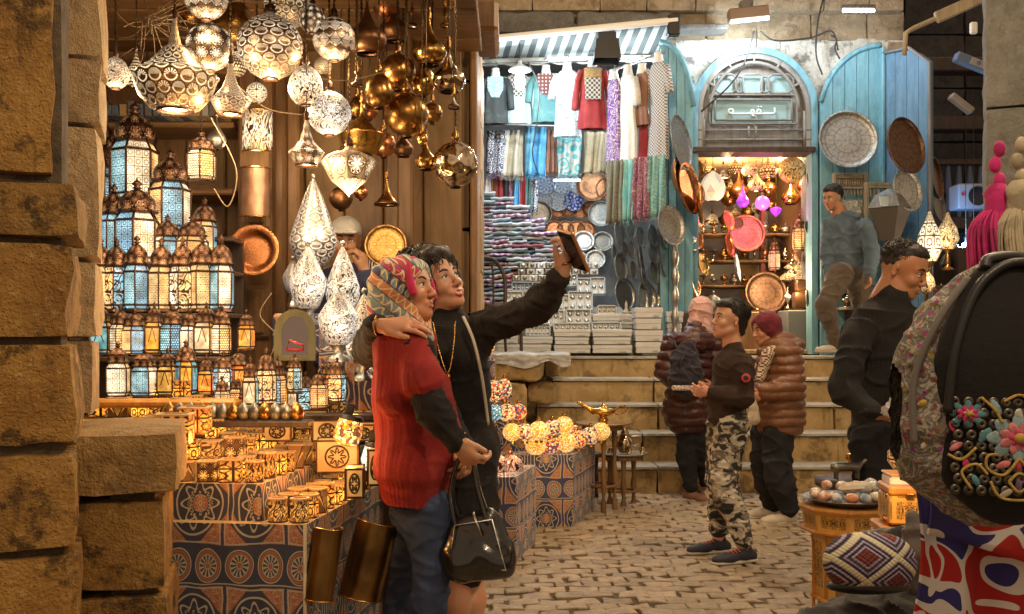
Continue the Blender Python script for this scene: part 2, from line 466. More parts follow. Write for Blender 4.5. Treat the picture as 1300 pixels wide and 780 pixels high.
BLUE_D = paint('blue_paint_weathered', (.05, .13, .22), (.09, .20, .31), (.16, .15, .14))
IRON_G = metal('grey_iron', (.26, .25, .24), .45, None, .1)
BRASS = metal('brass', (.62, .36, .10), .2)
BRASS_D = metal('brass_dark', (.38, .20, .06), .24)
COPPER = metal('copper', (.66, .28, .12), .26)
COPPER_D = metal('copper_dark', (.24, .12, .06), .4)
SILVER = metal('silver', (.52, .51, .48), .32)
SILVER_D = metal('silver_dark', (.23, .22, .20), .36)
PEWTER = metal('pewter', (.30, .28, .22), .38)
FRAME = metal('lantern_frame', (.13, .07, .045), .4, (.05, .028, .018), .3)
DOME = perf('lantern_dome', 'leaf', 8, 2, (.11, .06, .042), (1, .5, .2), .5, .4)
BLACK = flat('black_plastic', (.012, .012, .013), .45)
CABLE = flat('cable', (.02, .018, .016), .6)
CABLE_L = flat('cable_pale', (.30, .21, .12), .6)
WHITE = flat('white_card', (.72, .73, .73), .7)
BULBC = glow('bulb_cool', (.85, .95, 1.0), 14.0)
BULBW = glow('bulb_warm', (1.0, .72, .38), 14.0)
def plight(p, e, col=(1, .62, .30), r=.05, name='lamp_light'):
    d = bpy.data.lights.new(name, 'POINT'); d.energy = e; d.color = col; d.shadow_soft_size = r
    o = bpy.data.objects.new(name, d); COL.objects.link(o); o.location = p; return o
g = MB().add([(-30, -12, .003), (30, -12, .003), (30, 60, .003), (-30, 60, .003)], [(0, 1, 2, 3)]).build('ground', JOINT); tag(g, kind='structure')
sm = []
for k in range(8):
    m = MB()
    n = 8; base = []
    for (sx, sy) in ((-1, -1), (0, -1), (1, -1), (1, 0), (1, 1), (0, 1), (-1, 1), (-1, 0)):
        base.append((sx * (.5 + rnd.uniform(-.06, .06)), sy * (.5 + rnd.uniform(-.07, .07))))
    hz = [rnd.uniform(-.006, .006) for _ in range(8)]
    vs = [(a * .085 * 1.98, b * .053 * 1.98, -.02) for a, b in base] + [(a * .171, b * .109, .012 + h) for (a, b), h in zip(base, hz)] + [(a * .155, b * .094, .017 + h) for (a, b), h in zip(base, hz)] + [(0, 0, .02)]
    fs = [(i, (i + 1) % 8, 8 + (i + 1) % 8, 8 + i) for i in range(8)] + [(8 + i, 8 + (i + 1) % 8, 16 + (i + 1) % 8, 16 + i) for i in range(8)] + [(16 + i, 16 + (i + 1) % 8, 24) for i in range(8)]
    m.add(vs, fs); sm.append(m.mesh('paving_stone', PAVE))
spots = []
y = 1.2; j = 0
while y < 8.2:
    x = -2.4 + (j % 2) * .079
    while x < 3.6:
        wv = .05 * math.sin(x * 1.3 + .4) + .015 * math.sin(y * 2.3)
        spots.append((x + rnd.uniform(-.012, .012), y + wv + rnd.uniform(-.01, .01))); x += .158
    y += .103; j += 1
def inview(x, y):
    px = 650 + x / y * FP; py = HZ + CZ * FP / y
    return 590 < px < 1075 and py < 800
vis = sorted([q for q in spots if inview(*q)], key=lambda q: q[1])
near = vis[:300]; ns = set(near)
for i, (x, y) in enumerate(near):
    link('paving_stone', sm[rnd.randrange(8)], g, (x, y, rnd.uniform(-.004, .006)), (rnd.uniform(-.05, .05), rnd.uniform(-.04, .04), rnd.uniform(-.09, .09) + .05), (rnd.uniform(.82, .95), rnd.uniform(.82, .95), .9))
m = MB()
for (x, y) in spots:
    if (x, y) in ns: continue
    me = sm[rnd.randrange(8)]; Mt = Matrix.Translation((x, y, rnd.uniform(-.004, .006))) @ Euler((rnd.uniform(-.05, .05), rnd.uniform(-.04, .04), rnd.uniform(-.1, .1))).to_matrix().to_4x4() @ Matrix.Diagonal((.88, .88, .9, 1))
    m.M = Mt; m.add([v.co for v in me.vertices], [list(p.vertices) for p in me.polygons]); m.M = None
tag(m.build('paving_stone_field', PAVE, g), kind='stuff')
def rough_box(m, lo, hi, n=6, amp=.012, rad=.02, seed=0, mat=0):
    """a dressed stone block with worn edges and an uneven face"""
    lo, hi = V(lo), V(hi); c = (lo + hi) / 2; d = (hi - lo) / 2
    ns_ = [max(2, min(14, int(2 * d[i] / .07))) if n is None else n for i in range(3)]
    def pt(p):
        q = V(p)
        e = [max(0, abs(q[i]) - (d[i] - rad)) for i in range(3)]
        l = math.sqrt(sum(t * t for t in e))
        if l > rad:
            for i in range(3):
                if e[i] > 0: q[i] = math.copysign(d[i] - rad + e[i] * rad / l, q[i])
        w_ = q + c
        nz = mnoise.noise(w_ * 5 + V((seed * 3.1, 0, 0))) * amp + mnoise.noise(w_ * 17 + V((seed, 5, 2))) * amp * .5
        dirn = V([q[i] / max(d[i], 1e-3) for i in range(3)]); k = max(range(3), key=lambda i: abs(dirn[i]))
        o = V(); o[k] = math.copysign(1, dirn[k])
        return w_ + o * nz * (.2 if k == 2 else 1) - (V([t and math.copysign(t, q[i]) for i, t in enumerate(e)])) * max(0, .05 + .6 * mnoise.noise(w_ * 9))
    for a in range(3):
        u, v = [(1, 2), (2, 0), (0, 1)][a]
        for sg in (-1, 1):
            nu, nv = ns_[u], ns_[v]; vs = []
            for j in range(nv + 1):
                for i in range(nu + 1):
                    q = [0, 0, 0]; q[a] = sg * d[a]
                    f = lambda t: math.copysign(abs(t) ** .75, t)
                    q[u] = f(2 * i / nu - 1) * d[u]; q[v] = f(2 * j / nv - 1) * d[v]; vs.append(pt(q))
            W = nu + 1; fs = []
            for j in range(nv):
                for i in range(nu):
                    f4 = (j * W + i, j * W + i + 1, (j + 1) * W + i + 1, (j + 1) * W + i); fs.append(f4 if sg > 0 else f4[::-1])
            m.add(vs, fs, mat, True)
    return m
def block(name, lo, hi, mat, parent=None, amp=.012, rad=.02, n=None, seed=None):
    m = MB(); rough_box(m, lo, hi, n, amp, rad, rnd.random() * 50 if seed is None else seed)
    return m.build(name, mat, parent)
def X(px, Y): return (px - 650) / FP * Y
def Z(py, Y): return CZ + (HZ - py) / FP * Y
pl = empty('stone_pillar', (X(104, 2.2), 2.2, 0), (0, 0, R(22)), label='massive yellow sandstone pillar of big blocks beside the lantern shop', cat='pillar')
def pblock(x0, x1, y0, y1, z0, z1, mat=STN_NEAR, amp=.012, rad=.02, par=None):
    par = par or pl; o = par.location
    return block('stone_block', V((x0, y0, z0)) - o, V((x1, y1, z1)) - o, mat, par, amp, rad)
Yn = 2.2
xe = lambda px: X(px, Yn)
prev = 0
for (py0, py1, xr) in ((-60, 228, 75), (228, 306, 104), (306, 433, 95), (433, 571, 98), (571, 700, 100), (700, 960, 103), (960, 1190, 100)):
    if py1 > 1169: py1 = 1169
    z1, z0 = Z(py0, Yn), Z(py1, Yn)
    pblock(xe(xr) - 1.1, xe(xr), Yn, Yn + .38, z0 + .003, z1 - .003, STN_NEAR, .014, .022)
p2 = empty('pillar_return', (X(131, 2.75), 2.75, 0), (0, 0, R(20)), 'pale chiselled stone jamb just behind the massive sandstone pillar', 'pillar')
for (py0, py1, xr) in ((-80, 75, 131), (75, 160, 131), (160, 330, 127), (330, 430, 124), (430, 530, 122)):
    pblock(X(xr, 2.75) - .9, X(xr, 2.75), 2.75, 3.1, Z(py1, 2.75) + .002, Z(py0, 2.75) - .002, STN_PALE, .012, .016, p2)

pblock(xe(100) - 1.05, xe(100) - .03, Yn + .03, Yn + .35, 0, 3.1, JOINT, .003)
lg = empty('stone_ledge', (X(229, 2.45), 2.45, 0), (0, 0, R(16)), label='waist high sandstone ledge block worn smooth between the pillar and the lantern stand', cat='ledge')
Yl = 2.45
pblock(-1.1, X(229, Yl), Yl, 2.93, Z(632, Yl) + .004, Z(545, Yl), STN_LEDGE, .012, .022, lg)
pblock(-1.1, X(212, Yl), Yl + .02, 2.9, Z(752, Yl), Z(632, Yl) - .004, STN_NEAR, .012, .02, lg)
pblock(-1.1, X(216, Yl), Yl + .01, 2.9, 0, Z(752, Yl) - .006, STN_NEAR, .012, .02, lg)
pblock(-1.0, X(205, Yl) - .01, Yl + .05, 2.85, 0, .98, JOINT, .003, .02, lg)
sh = empty('lantern_shop', (-1.4, 4.9, 0), label='brown timber lantern shop front with shelves and panelled posts', cat='shop')
def sb(name, c, d, mat=WOOD_M, bev=.008, rot=None, par=None):
    par = par or sh
    return MB().box((0, 0, 0), d, bev).build(name, mat, par, V(c) - par.location, rot or (0, 0, 0))
YW = 4.95
for i in range(13):
    sb('wall_plank', (-2.75 + i * .2, YW + .05 + .004 * (i % 2), 1.6), (.195, .04, 3.2), WOOD_M if i % 3 else WOOD_P)
for (pa, pb, yy) in ((301, 345, 4.6), (345, 362, 4.7), (362, 380, 4.75), (503, 524, 4.7)):
    x0, x1 = X(pa, yy), X(pb, yy)
    sb('post', ((x0 + x1) / 2, yy + .05, 1.6), (x1 - x0 - .004, .1, 3.2), WOOD_M, .012)
sb('inner_wall', (X(440, 5.4), 5.75, 1.6), (1.3, .05, 3.2), WOOD_D)
sb('cornice', (X(420, 4.6), 4.58, Z(250, 4.6) + 1.9), (1.9, .1, .12), WOOD_H)
for (a, b, c, d) in ((308, 340, 362, 430), (308, 340, 250, 290)):
    x0, x1 = X(a, 4.55), X(b, 4.55); z0, z1 = Z(d, 4.55), Z(c, 4.55)
    fr = sb('door_panel', ((x0 + x1) / 2, 4.585, (z0 + z1) / 2), (x1 - x0, .03, z1 - z0), WOOD_P, .012)
    MB().box((0, 0, 0), (x1 - x0 - .04, .02, z1 - z0 - .04), .015).build('field', WOOD_M, fr, (0, -.022, 0))
for (py, yy) in ((160, 4.7), (245, 4.72), (330, 4.74), (92, 4.7)):
    x0, x1 = X(80, yy), X(300, yy); sb('shelf', ((x0 + x1) / 2, yy + .1, Z(py, yy)), (x1 - x0, .28, .03), WOOD_H)
bc = [flat('bk%d' % i, c, .7) for i, c in enumerate(((.12, .10, .09), (.35, .22, .1), (.18, .09, .05), (.3, .28, .24), (.08, .1, .14)))]
for i in range(16):
    px = 132 + i * 10.2; yy = 4.62; hh = rnd.uniform(.05, .085)
    o = MB().box((0, 0, hh / 2), (.032, .12, hh), .003).build('carved_box', bc[rnd.randrange(5)], None, (X(px, yy), yy, Z(160, 4.7) + .017), (0, 0, rnd.uniform(-.05, .05)))
    k_ = ('dark', 'brown', 'reddish', 'pale grey', 'bluish')[bc.index(o.data.materials[0])]
    tag(o, '%s little box standing on the high shelf, %s from the pillar' % (k_, ORD[i]), 'box', 'little boxes on the high shelf')
for i in range(9):
    o = sb('ceiling_board', (-1.3, 3.15 + i * .21, 2.75 + .006 * (i % 2)), (2.3, .205, .03), WOOD_H, .006)
sb('ceiling_beam', (X(400, 4.4), 4.2, 2.9), (1.8, .12, .14), WOOD_H, .012)
wp = empty('corner_pier', (-.36, 5.2, 0), label='tall brown corner pier of timber and worn blocks behind the two women', cat='pier')
pz = [0, .5, 1.0, 1.42, 1.86, 2.18, 2.62, 3.2]
for a, b in zip(pz, pz[1:]):
    block('pier_block', V((X(523, 5.1), 5.05, a + .002)) - wp.location, V((X(597, 5.05), 5.5, b - .002)) - wp.location, WOOD_P, wp, .006, .012)
for (pa, pb) in ((597, 606),):
    MB().box((0, 0, 0), (X(pb, 5.0) - X(pa, 5.0), .5, 3.3), .008).build('edge_board', WOOD_M, wp, V(((X(pa, 5.0) + X(pb, 5.0)) / 2, 5.24, 1.65)) - wp.location)
MB().box((0, 0, 0), (.5, .5, .16), .02).build('capital', WOOD_M, wp, V((X(570, 5), 5.2, Z(22, 5))) - wp.location)
sw = empty('side_wall', (-.3, 7.3, 0), label='plain brown masonry wall running back from the corner pier to the steps', cat='wall')
for i, yy in enumerate((5.51, 6.4, 7.3, 8.15)):
    for k in range(6):
        block('stone_block', V((-.85, yy + .004, k * .62)) - sw.location, V((-.26 if i < 3 else -.25, yy + .88, k * .62 + .614)) - sw.location, STN_STEP, sw, .01, .02, 5)
st = empty('steps', (1.6, 8.2, 0)); tag(st, kind='structure')
RH = [0, .237, .482, .71, .93, 1.13]; RY = [8.2, 8.52, 8.86, 9.2, 9.55]
for k in range(5):
    x = X(683, 8.2) if k < 3 else X(700, 9.3); xend = 5.2
    while x < xend:
        L = rnd.uniform(.75, 1.25); x2 = min(x + L, xend)
        block('riser_stone', V((x + .003, RY[k], RH[k] - .01)) - st.location, V((x2 - .003, RY[k] + .6, RH[k + 1] - .03)) - st.location, STN_STEP, st, .008, .015)
        block('tread_slab', V((x + .004, RY[k] - .02, RH[k + 1] - .029)) - st.location, V((x2 - .004, RY[k] + (.5 if k < 4 else .45), RH[k + 1])) - st.location, TREAD, st, .004, .008)
        x = x2
tag(MB().box((2.4, 15.0, .555), (9.5, 10.0, 1.13)).build('platform', STN_STEP), kind='structure')
ck = empty('step_cheek', (.1, 8.3, 0), label='rough sandstone side wall of the steps capped with crumpled grey sheeting', cat='wall')
for (a, b, c, d, y0, y1) in ((600, 690, 452, 486, 8.35, 9.5), (600, 668, 486, 545, 8.2, 9.4), (668, 706, 486, 515, 8.55, 9.4), (600, 684, 545, 590, 8.1, 9.2), (600, 684, 590, 630, 8.1, 9.2), (690, 712, 455, 480, 8.9, 9.5)):
    block('stone_block', V((X(a, y0), y0, Z(d, y0) + .003)) - ck.location, V((X(b, y0), y1, Z(c, y0) - .003)) - ck.location, STN_STEP, ck, .03, .05)
sheetm = cloth('grey_sheeting', (.40, .41, .42), (.55, .56, .57), 6, .4)
def shf(u, v):
    x = X(615, 8.6) + u * (X(722, 8.6) - X(615, 8.6)); w_ = V((x * 6, v * 3, 0))
    if v < .5: return (x, 9.5 - v * 2 * 1.15, Z(450, 8.4) + .02 * mnoise.noise(w_) + .012)
    q = (v - .5) * 2; return (x + .02 * mnoise.noise(w_ * 3), 8.33 - .02 * mnoise.noise(w_ * 4), Z(450, 8.4) - q * (.10 + .12 * mnoise.noise(V((x * 5, 3, 0)))))
MB().sheet(shf, 24, 14).build('sheeting', sheetm, ck, -ck.location)
fc = empty('old_facade', (2.4, 10.3, 0), label='old stone facade with flaking pale plaster over the blue arched shop', cat='building')
YF = 10.25
def fb(name, a, b, c, d, mat, y0=YF, th=.4, amp=.012, rad=.015, n=None):
    return block(name, V((X(a, y0), y0, Z(d, y0) + .003)) - fc.location, V((X(b, y0), y0 + th, Z(c, y0) - .003)) - fc.location, mat, fc, amp, rad, n)
for (c, d) in ((-110, -40), (-40, 14), (14, 52)):
    x = 604 + rnd.uniform(-30, 0)
    while x < 1146:
        w_ = rnd.uniform(55, 95); fb('stone_block', x, min(x + w_, 1148), c, d, STN_FAC, YF - (.12 if d == 14 else 0)); x += w_
def arch_wall():
    m = MB(); x0, x1 = 858, 1146; step = 4; Yp = YF + .02
    cx, rx, top, spring = 958, 80, 60, 140
    def low(px):
        if abs(px - cx) < 80: return spring - (spring - top) * math.sqrt(max(0, 1 - ((px - cx) / 80) ** 2))
        if px > 1038 and px < 1126: return max(58, 150 - 92 * math.sqrt(max(0, 1 - ((px - 1122) / 84) ** 2)))
        return 150
    vs = []; fs = []; cols = int((x1 - x0) / step)
    for i in range(cols + 1):
        px = x0 + i * step; lo = low(px)
        for j in range(9):
            py = 50 + (lo - 50) * j / 8; q = P(px, py, Yp)
            nz = mnoise.noise(q * 3.1) * .03 + mnoise.noise(q * 11) * .018
            vs.append((q.x, Yp + nz, q.z))
        vs.append((q.x, Yp + .35, q.z))
    for i in range(cols):
        for j in range(9):
            a = i * 10 + j; fs.append((a, a + 10, a + 11, a + 1)[::-1])
    m.add(vs, fs, 0, True); return m.build('plaster', PLASTER, fc, -fc.location)
arch_wall()
fb('pier', 1128, 1150, 52, 480, STN_FAC, YF - .03, .5)
fb('pier', 1034, 1046, 140, 480, STN_GREY, YF + .03, .5)
fb('pier', 866, 882, 140, 480, STN_GREY, YF + .03, .5)
for (y0, y1, zz, yy, mt) in ((22, 50, 0, 9.9, STN_GREY), ):
    x = 608
    for (a, b) in ((608, 730), (731, 862)):
        fb('beam', a, b, 12, 42, STN_GREY, 9.95, .3, .02, .05)
fb('wall', 600, 866, 42, 80, STN_GREY, 11.2, .3)
stl = empty('bazaar_stall', (1.1, 11, 1.13), label='open clothes and silverware stall under a striped awning', cat='stall')
def stb(name, lo, hi, mat, bev=.01):
    lo, hi = V(lo), V(hi); return MB().box((0, 0, 0), hi - lo, bev).build(name, mat, stl, (lo + hi) / 2 - stl.location)
STW = cloth('stall_back_cloth', (.35, .36, .36), (.28, .29, .3), 3)
stb('back_wall', (-.9, 12.5, 1.1), (2.9, 12.6, 4.8), STW)
stb('side_panel', (-.75, 9.9, 1.1), (-.7, 12.5, 4.8), WOOD_D)
stb('side_panel', (X(872, 10.6), 10.4, 1.1), (X(872, 10.6) + .05, 12.5, 4.3), WOOD_D)
stb('roof_panel', (-.9, 10.0, 4.45), (2.2, 12.6, 4.5), STN_GREY)
rp = empty('grey_pillar', (X(1251, 7), 7, 0), (0, 0, R(-24)), label='tall grey dressed stone pillar at the corner of the dark alley', cat='pillar')
for (c, d) in ((-80, 138), (138, 306), (306, 470), (470, 600), (600, 664)):
    block('stone_block', V((X(1250, 7.0), 7.0, max(0, Z(d, 7.0)) + .003)) - rp.location, V((5.2, 7.5, Z(c, 7.0) - .003)) - rp.location, STN_GREY, rp, .014, .02)
al = empty('alley_house', (5.5, 16, 0), label='dark old house closing off the unlit alley with a railed gallery', cat='building')
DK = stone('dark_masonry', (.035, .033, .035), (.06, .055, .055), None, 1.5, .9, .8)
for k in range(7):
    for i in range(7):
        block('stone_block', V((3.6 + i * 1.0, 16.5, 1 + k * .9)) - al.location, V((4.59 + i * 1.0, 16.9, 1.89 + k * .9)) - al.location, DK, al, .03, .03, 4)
MB().box((0, 0, 0), (4, .5, .2), .02).build('gallery_floor', WOOD_D, al, V((7, 15.6, 3.1)) - al.location)
for i in range(14):
    MB().lathe([(.03, 0), (.05, .15), (.03, .3), (.055, .5), (.03, .8)], 8).build('baluster', flat('bluegrey_paint', (.10, .13, .19), .6), al, V((5.8 + i * .17, 15.4, 3.2)) - al.location)
MB().box((0, 0, 0), (4, .12, .1), .02).build('handrail', WOOD_D, al, V((7, 15.4, 4.05)) - al.location)
for i, zz in enumerate((4.6, 5.5)):
    MB().box((0, 0, 0), (4.5, .3, .22), .02).build('ceiling_beam', WOOD_D, al, V((7, 15.2, zz)) - al.location)
MB().box((0, 0, 0), (5, .1, 2.2), .02).build('shutter', flat('dark_blue_shutter', (.03, .05, .08), .7), al, V((7.3, 16.3, 2.3)) - al.location)
class Solid:
    """a distance field made of blended rounded pieces, turned into one continuous mesh"""
    def __init__(s, h=.008, k=.02): s.h = h; s.k = k; s.P = []; s.M = Matrix.Identity(4)
    def setM(s, loc=(0, 0, 0), rot=None, sc=1.0):
        s.M = Matrix.Translation(loc) @ (rot.to_4x4() if rot is not None else Matrix.Identity(4)) @ Matrix.Scale(sc, 4); return s
    def cone(s, a, b, ra, rb=None, flat=None, k=None, sub=False, cut=False):
        rb = ra if rb is None else rb; sc = s.M.median_scale
        a, b = s.M @ V(a), s.M @ V(b)
        if flat: n = (s.M.to_3x3() @ V(flat[0])).normalized(); flat = (np.array(n), flat[1])
        r = max(ra, rb) * sc * (max(1, flat[1]) if flat else 1)
        s.P.append(('c', np.array(a), np.array(b), ra * sc, rb * sc, flat, s.k if k is None else k, sub, np.minimum(a, b) - r, np.maximum(a, b) + r)); return s
    def chain(s, pts, rs, **kw):
        for i in range(len(pts) - 1): s.cone(pts[i], pts[i + 1], rs[i], rs[i + 1], **kw)
        return s
    def ell(s, c, r, rot=None, k=None, sub=False):
        r = (r, r, r) if isinstance(r, (int, float)) else r
        Rm = s.M.to_3x3().normalized() @ (Euler(rot).to_matrix() if rot else Matrix.Identity(3)); sc = s.M.median_scale
        c = np.array(s.M @ V(c)); rr = max(r) * sc
        s.P.append(('e', c, np.array(Rm), np.array(r) * sc, None, None, s.k if k is None else k, sub, c - rr, c + rr)); return s
    def mesh(s, name, mat, disp=None, extra=None, smooth_it=1):
        h = s.h; pos = [p for p in s.P if not p[7]]
        lo = np.min([p[8] for p in pos], axis=0) - 3 * h; hi = np.max([p[9] for p in pos], axis=0) + 3 * h
        n = np.ceil((hi - lo) / h).astype(int) + 1
        G = np.full(n, 1.0, np.float32)
        ax = [lo[i] + h * np.arange(n[i], dtype=np.float32) for i in range(3)]
        for p in s.P:
            mg = p[6] + 2.5 * h
            i0 = np.clip(((p[8] - mg - lo) / h).astype(int), 0, n); i1 = np.clip(((p[9] + mg - lo) / h).astype(int) + 1, 0, n)
            if np.any(i1 <= i0): continue
            x = ax[0][i0[0]:i1[0], None, None]; y = ax[1][None, i0[1]:i1[1], None]; z = ax[2][None, None, i0[2]:i1[2]]
            if p[0] == 'c':
                a, b = p[1], p[2]; ab = b - a; L = max(float(ab @ ab), 1e-12)
                px, py, pz = x - a[0], y - a[1], z - a[2]
                t = np.clip((px * ab[0] + py * ab[1] + pz * ab[2]) / L, 0, 1)
                qx, qy, qz = px - t * ab[0], py - t * ab[1], pz - t * ab[2]
                d2 = qx * qx + qy * qy + qz * qz; rr = p[3] + (p[4] - p[3]) * t
                if p[5]:
                    nn, f = p[5]; c = qx * nn[0] + qy * nn[1] + qz * nn[2]
                    d = (np.sqrt(np.maximum(d2 - c * c + (c / f) ** 2, 1e-12)) - rr) * min(1, f)
                else: d = np.sqrt(d2) - rr
            else:
                c, Rm, r = p[1], p[2], p[3]
                px, py, pz = x - c[0], y - c[1], z - c[2]
                q = [(px * Rm[0, i] + py * Rm[1, i] + pz * Rm[2, i]) / r[i] for i in range(3)]
                k0 = np.sqrt(q[0] ** 2 + q[1] ** 2 + q[2] ** 2 + 1e-9)
                k1 = np.sqrt((q[0] / r[0]) ** 2 + (q[1] / r[1]) ** 2 + (q[2] / r[2]) ** 2 + 1e-9)
                d = k0 * (k0 - 1) / k1
            sl = (slice(i0[0], i1[0]), slice(i0[1], i1[1]), slice(i0[2], i1[2])); g_ = G[sl]; k = max(p[6], 1e-5)
            if p[7]:
                d = -d; hh = np.maximum(k - np.abs(g_ - d), 0) / k; G[sl] = np.maximum(g_, d) + hh * hh * k * .25
            else:
                hh = np.maximum(k - np.abs(g_ - d), 0) / k; G[sl] = np.minimum(g_, d) - hh * hh * k * .25
        neg = G < 0
        cnt = np.zeros(n - 1, np.uint8); nb = [(i, j, k) for i in (0, 1) for j in (0, 1) for k in (0, 1)]
        for (i, j, k) in nb: cnt += neg[i:n[0] - 1 + i, j:n[1] - 1 + j, k:n[2] - 1 + k]
        act = np.argwhere((cnt > 0) & (cnt < 8)); N = len(act)
        idx = np.full(n - 1, -1, np.int32); idx[tuple(act.T)] = np.arange(N)
        vals = {o: G[act[:, 0] + o[0], act[:, 1] + o[1], act[:, 2] + o[2]] for o in nb}
        acc = np.zeros((N, 3)); w_ = np.zeros(N)
        for a in nb:
            for d in range(3):
                if a[d]: continue
                b = list(a); b[d] = 1; b = tuple(b); va, vb = vals[a], vals[b]; m = (va < 0) != (vb < 0)
                t = np.where(m, va / np.where(m, va - vb, 1), 0); p = np.array(a, float)[None, :] + np.zeros((N, 3)); p[:, d] = t
                acc += p * m[:, None]; w_ += m
        vt = lo + h * (act + acc / w_[:, None])
        fs = []
        for d in range(3):
            u, v = [(1, 2), (2, 0), (0, 1)][d]
            sl0 = [slice(0, None)] * 3; sl1 = [slice(0, None)] * 3; sl0[d] = slice(0, n[d] - 1); sl1[d] = slice(1, n[d])
            for x_ in (u, v): sl0[x_] = slice(1, n[x_] - 1); sl1[x_] = slice(1, n[x_] - 1)
            A, B = neg[tuple(sl0)], neg[tuple(sl1)]; e = np.argwhere(A != B)
            if not len(e): continue
            sg = A[tuple(e.T)]; e[:, u] += 1; e[:, v] += 1
            q = []
            for (du, dv) in ((1, 1), (0, 1), (0, 0), (1, 0)):
                c = e.copy(); c[:, u] -= du; c[:, v] -= dv; q.append(idx[tuple(c.T)])
            q = np.stack(q, 1); q[~sg] = q[~sg][:, ::-1]; fs.append(q)
        F = np.concatenate(fs)
        for _ in range(smooth_it):      # light smoothing
            a2 = np.zeros_like(vt); c2 = np.zeros(N)
            for i in range(4):
                for j in ((i + 1) % 4,):
                    for (p_, q_) in ((F[:, i], F[:, j]), (F[:, j], F[:, i])):
                        for c in range(3): a2[:, c] += np.bincount(p_, weights=vt[q_, c], minlength=N)
                        c2 += np.bincount(p_, minlength=N)
            vt = vt * .5 + .5 * a2 / np.maximum(c2, 1)[:, None]
        if disp is not None:
            fn = np.cross(vt[F[:, 2]] - vt[F[:, 0]], vt[F[:, 3]] - vt[F[:, 1]]); nn = np.zeros_like(vt)
            for i in range(4):
                for c in range(3): nn[:, c] += np.bincount(F[:, i], weights=fn[:, c], minlength=N)
            nn /= np.linalg.norm(nn, axis=1)[:, None] + 1e-9
            vt = vt + nn * disp(vt, nn)[:, None]
        me = bpy.data.meshes.new(name)
        me.vertices.add(N); me.vertices.foreach_set('co', vt.astype(np.float32).ravel())
        me.loops.add(len(F) * 4); me.loops.foreach_set('vertex_index', F.astype(np.int32).ravel())
        me.polygons.add(len(F)); me.polygons.foreach_set('loop_start', np.arange(0, len(F) * 4, 4, dtype=np.int32))
        me.polygons.foreach_set('loop_total', np.full(len(F), 4, np.int32)); me.polygons.foreach_set('use_smooth', np.ones(len(F), bool))
        me.materials.append(mat); me.update(calc_edges=True)
        return me
    def build(s, name, mat, parent=None, disp=None, loc=None, **k):
        o = link(name, s.mesh(name, mat, disp, **k), parent)
        if parent: o.location = -V(parent.location) if loc is None else loc
        return o
def wnoise(p, sc, seed=0.0):
    """cheap smooth pseudo noise on numpy points, about -1..1"""
    q = p * sc + seed
    return (np.sin(q[:, 0] * 1.7 + 1.3 * np.sin(q[:, 1] * 1.1 + q[:, 2] * .7)) + np.sin(q[:, 1] * 1.9 + 1.7 * np.sin(q[:, 2] * 1.3 + q[:, 0] * .6) + 2) + np.sin(q[:, 2] * 1.6 + 1.5 * np.sin(q[:, 0] * 1.2 + q[:, 1]) + 4)) / 3
def skin(name, c, r=.45):
    def f():
        p = tc('Object'); n = noise(p, 11, 3)
        col = mixc(smooth(n, .35, .7), c, (c[0] * 1.05, c[1] * .82, c[2] * .74))
        return dict(col=col, rough=r, h=noise(p, 260, 2), hs=.08, hd=.002, sss=.12)
    return M(name, f)
SK_A = skin('skin_olive', (.50, .27, .16)); SK_B = skin('skin_light', (.56, .32, .21)); SK_C = skin('skin_tan', (.42, .22, .12))
EYEW = flat('eye_white', (.75, .72, .68), .2); IRIS = flat('iris', (.03, .015, .01), .1); LIPS = flat('lips', (.42, .10, .09), .35); TEETH = flat('teeth', (.85, .82, .76), .2)
HAIR = M('hair_dark', lambda: dict(col=mixc(noise(vmul(tc('Object'), (1, 1, .25)), 90, 2), (.006, .004, .003), (.02, .012, .009)), rough=.5, h=noise(vmul(tc('Object'), (1., 1., .2)), 160, 3), hs=.7, hd=.006))
def head_rot(yaw, pitch=0, roll=0):
    """yaw 0 faces +X, -90 faces the lane mouth (-Y); pitch up positive; roll tips the head to its right"""
    return Euler((0, 0, R(yaw))).to_matrix() @ Euler((0, -R(pitch), 0)).to_matrix() @ Euler((R(roll), 0, 0)).to_matrix()
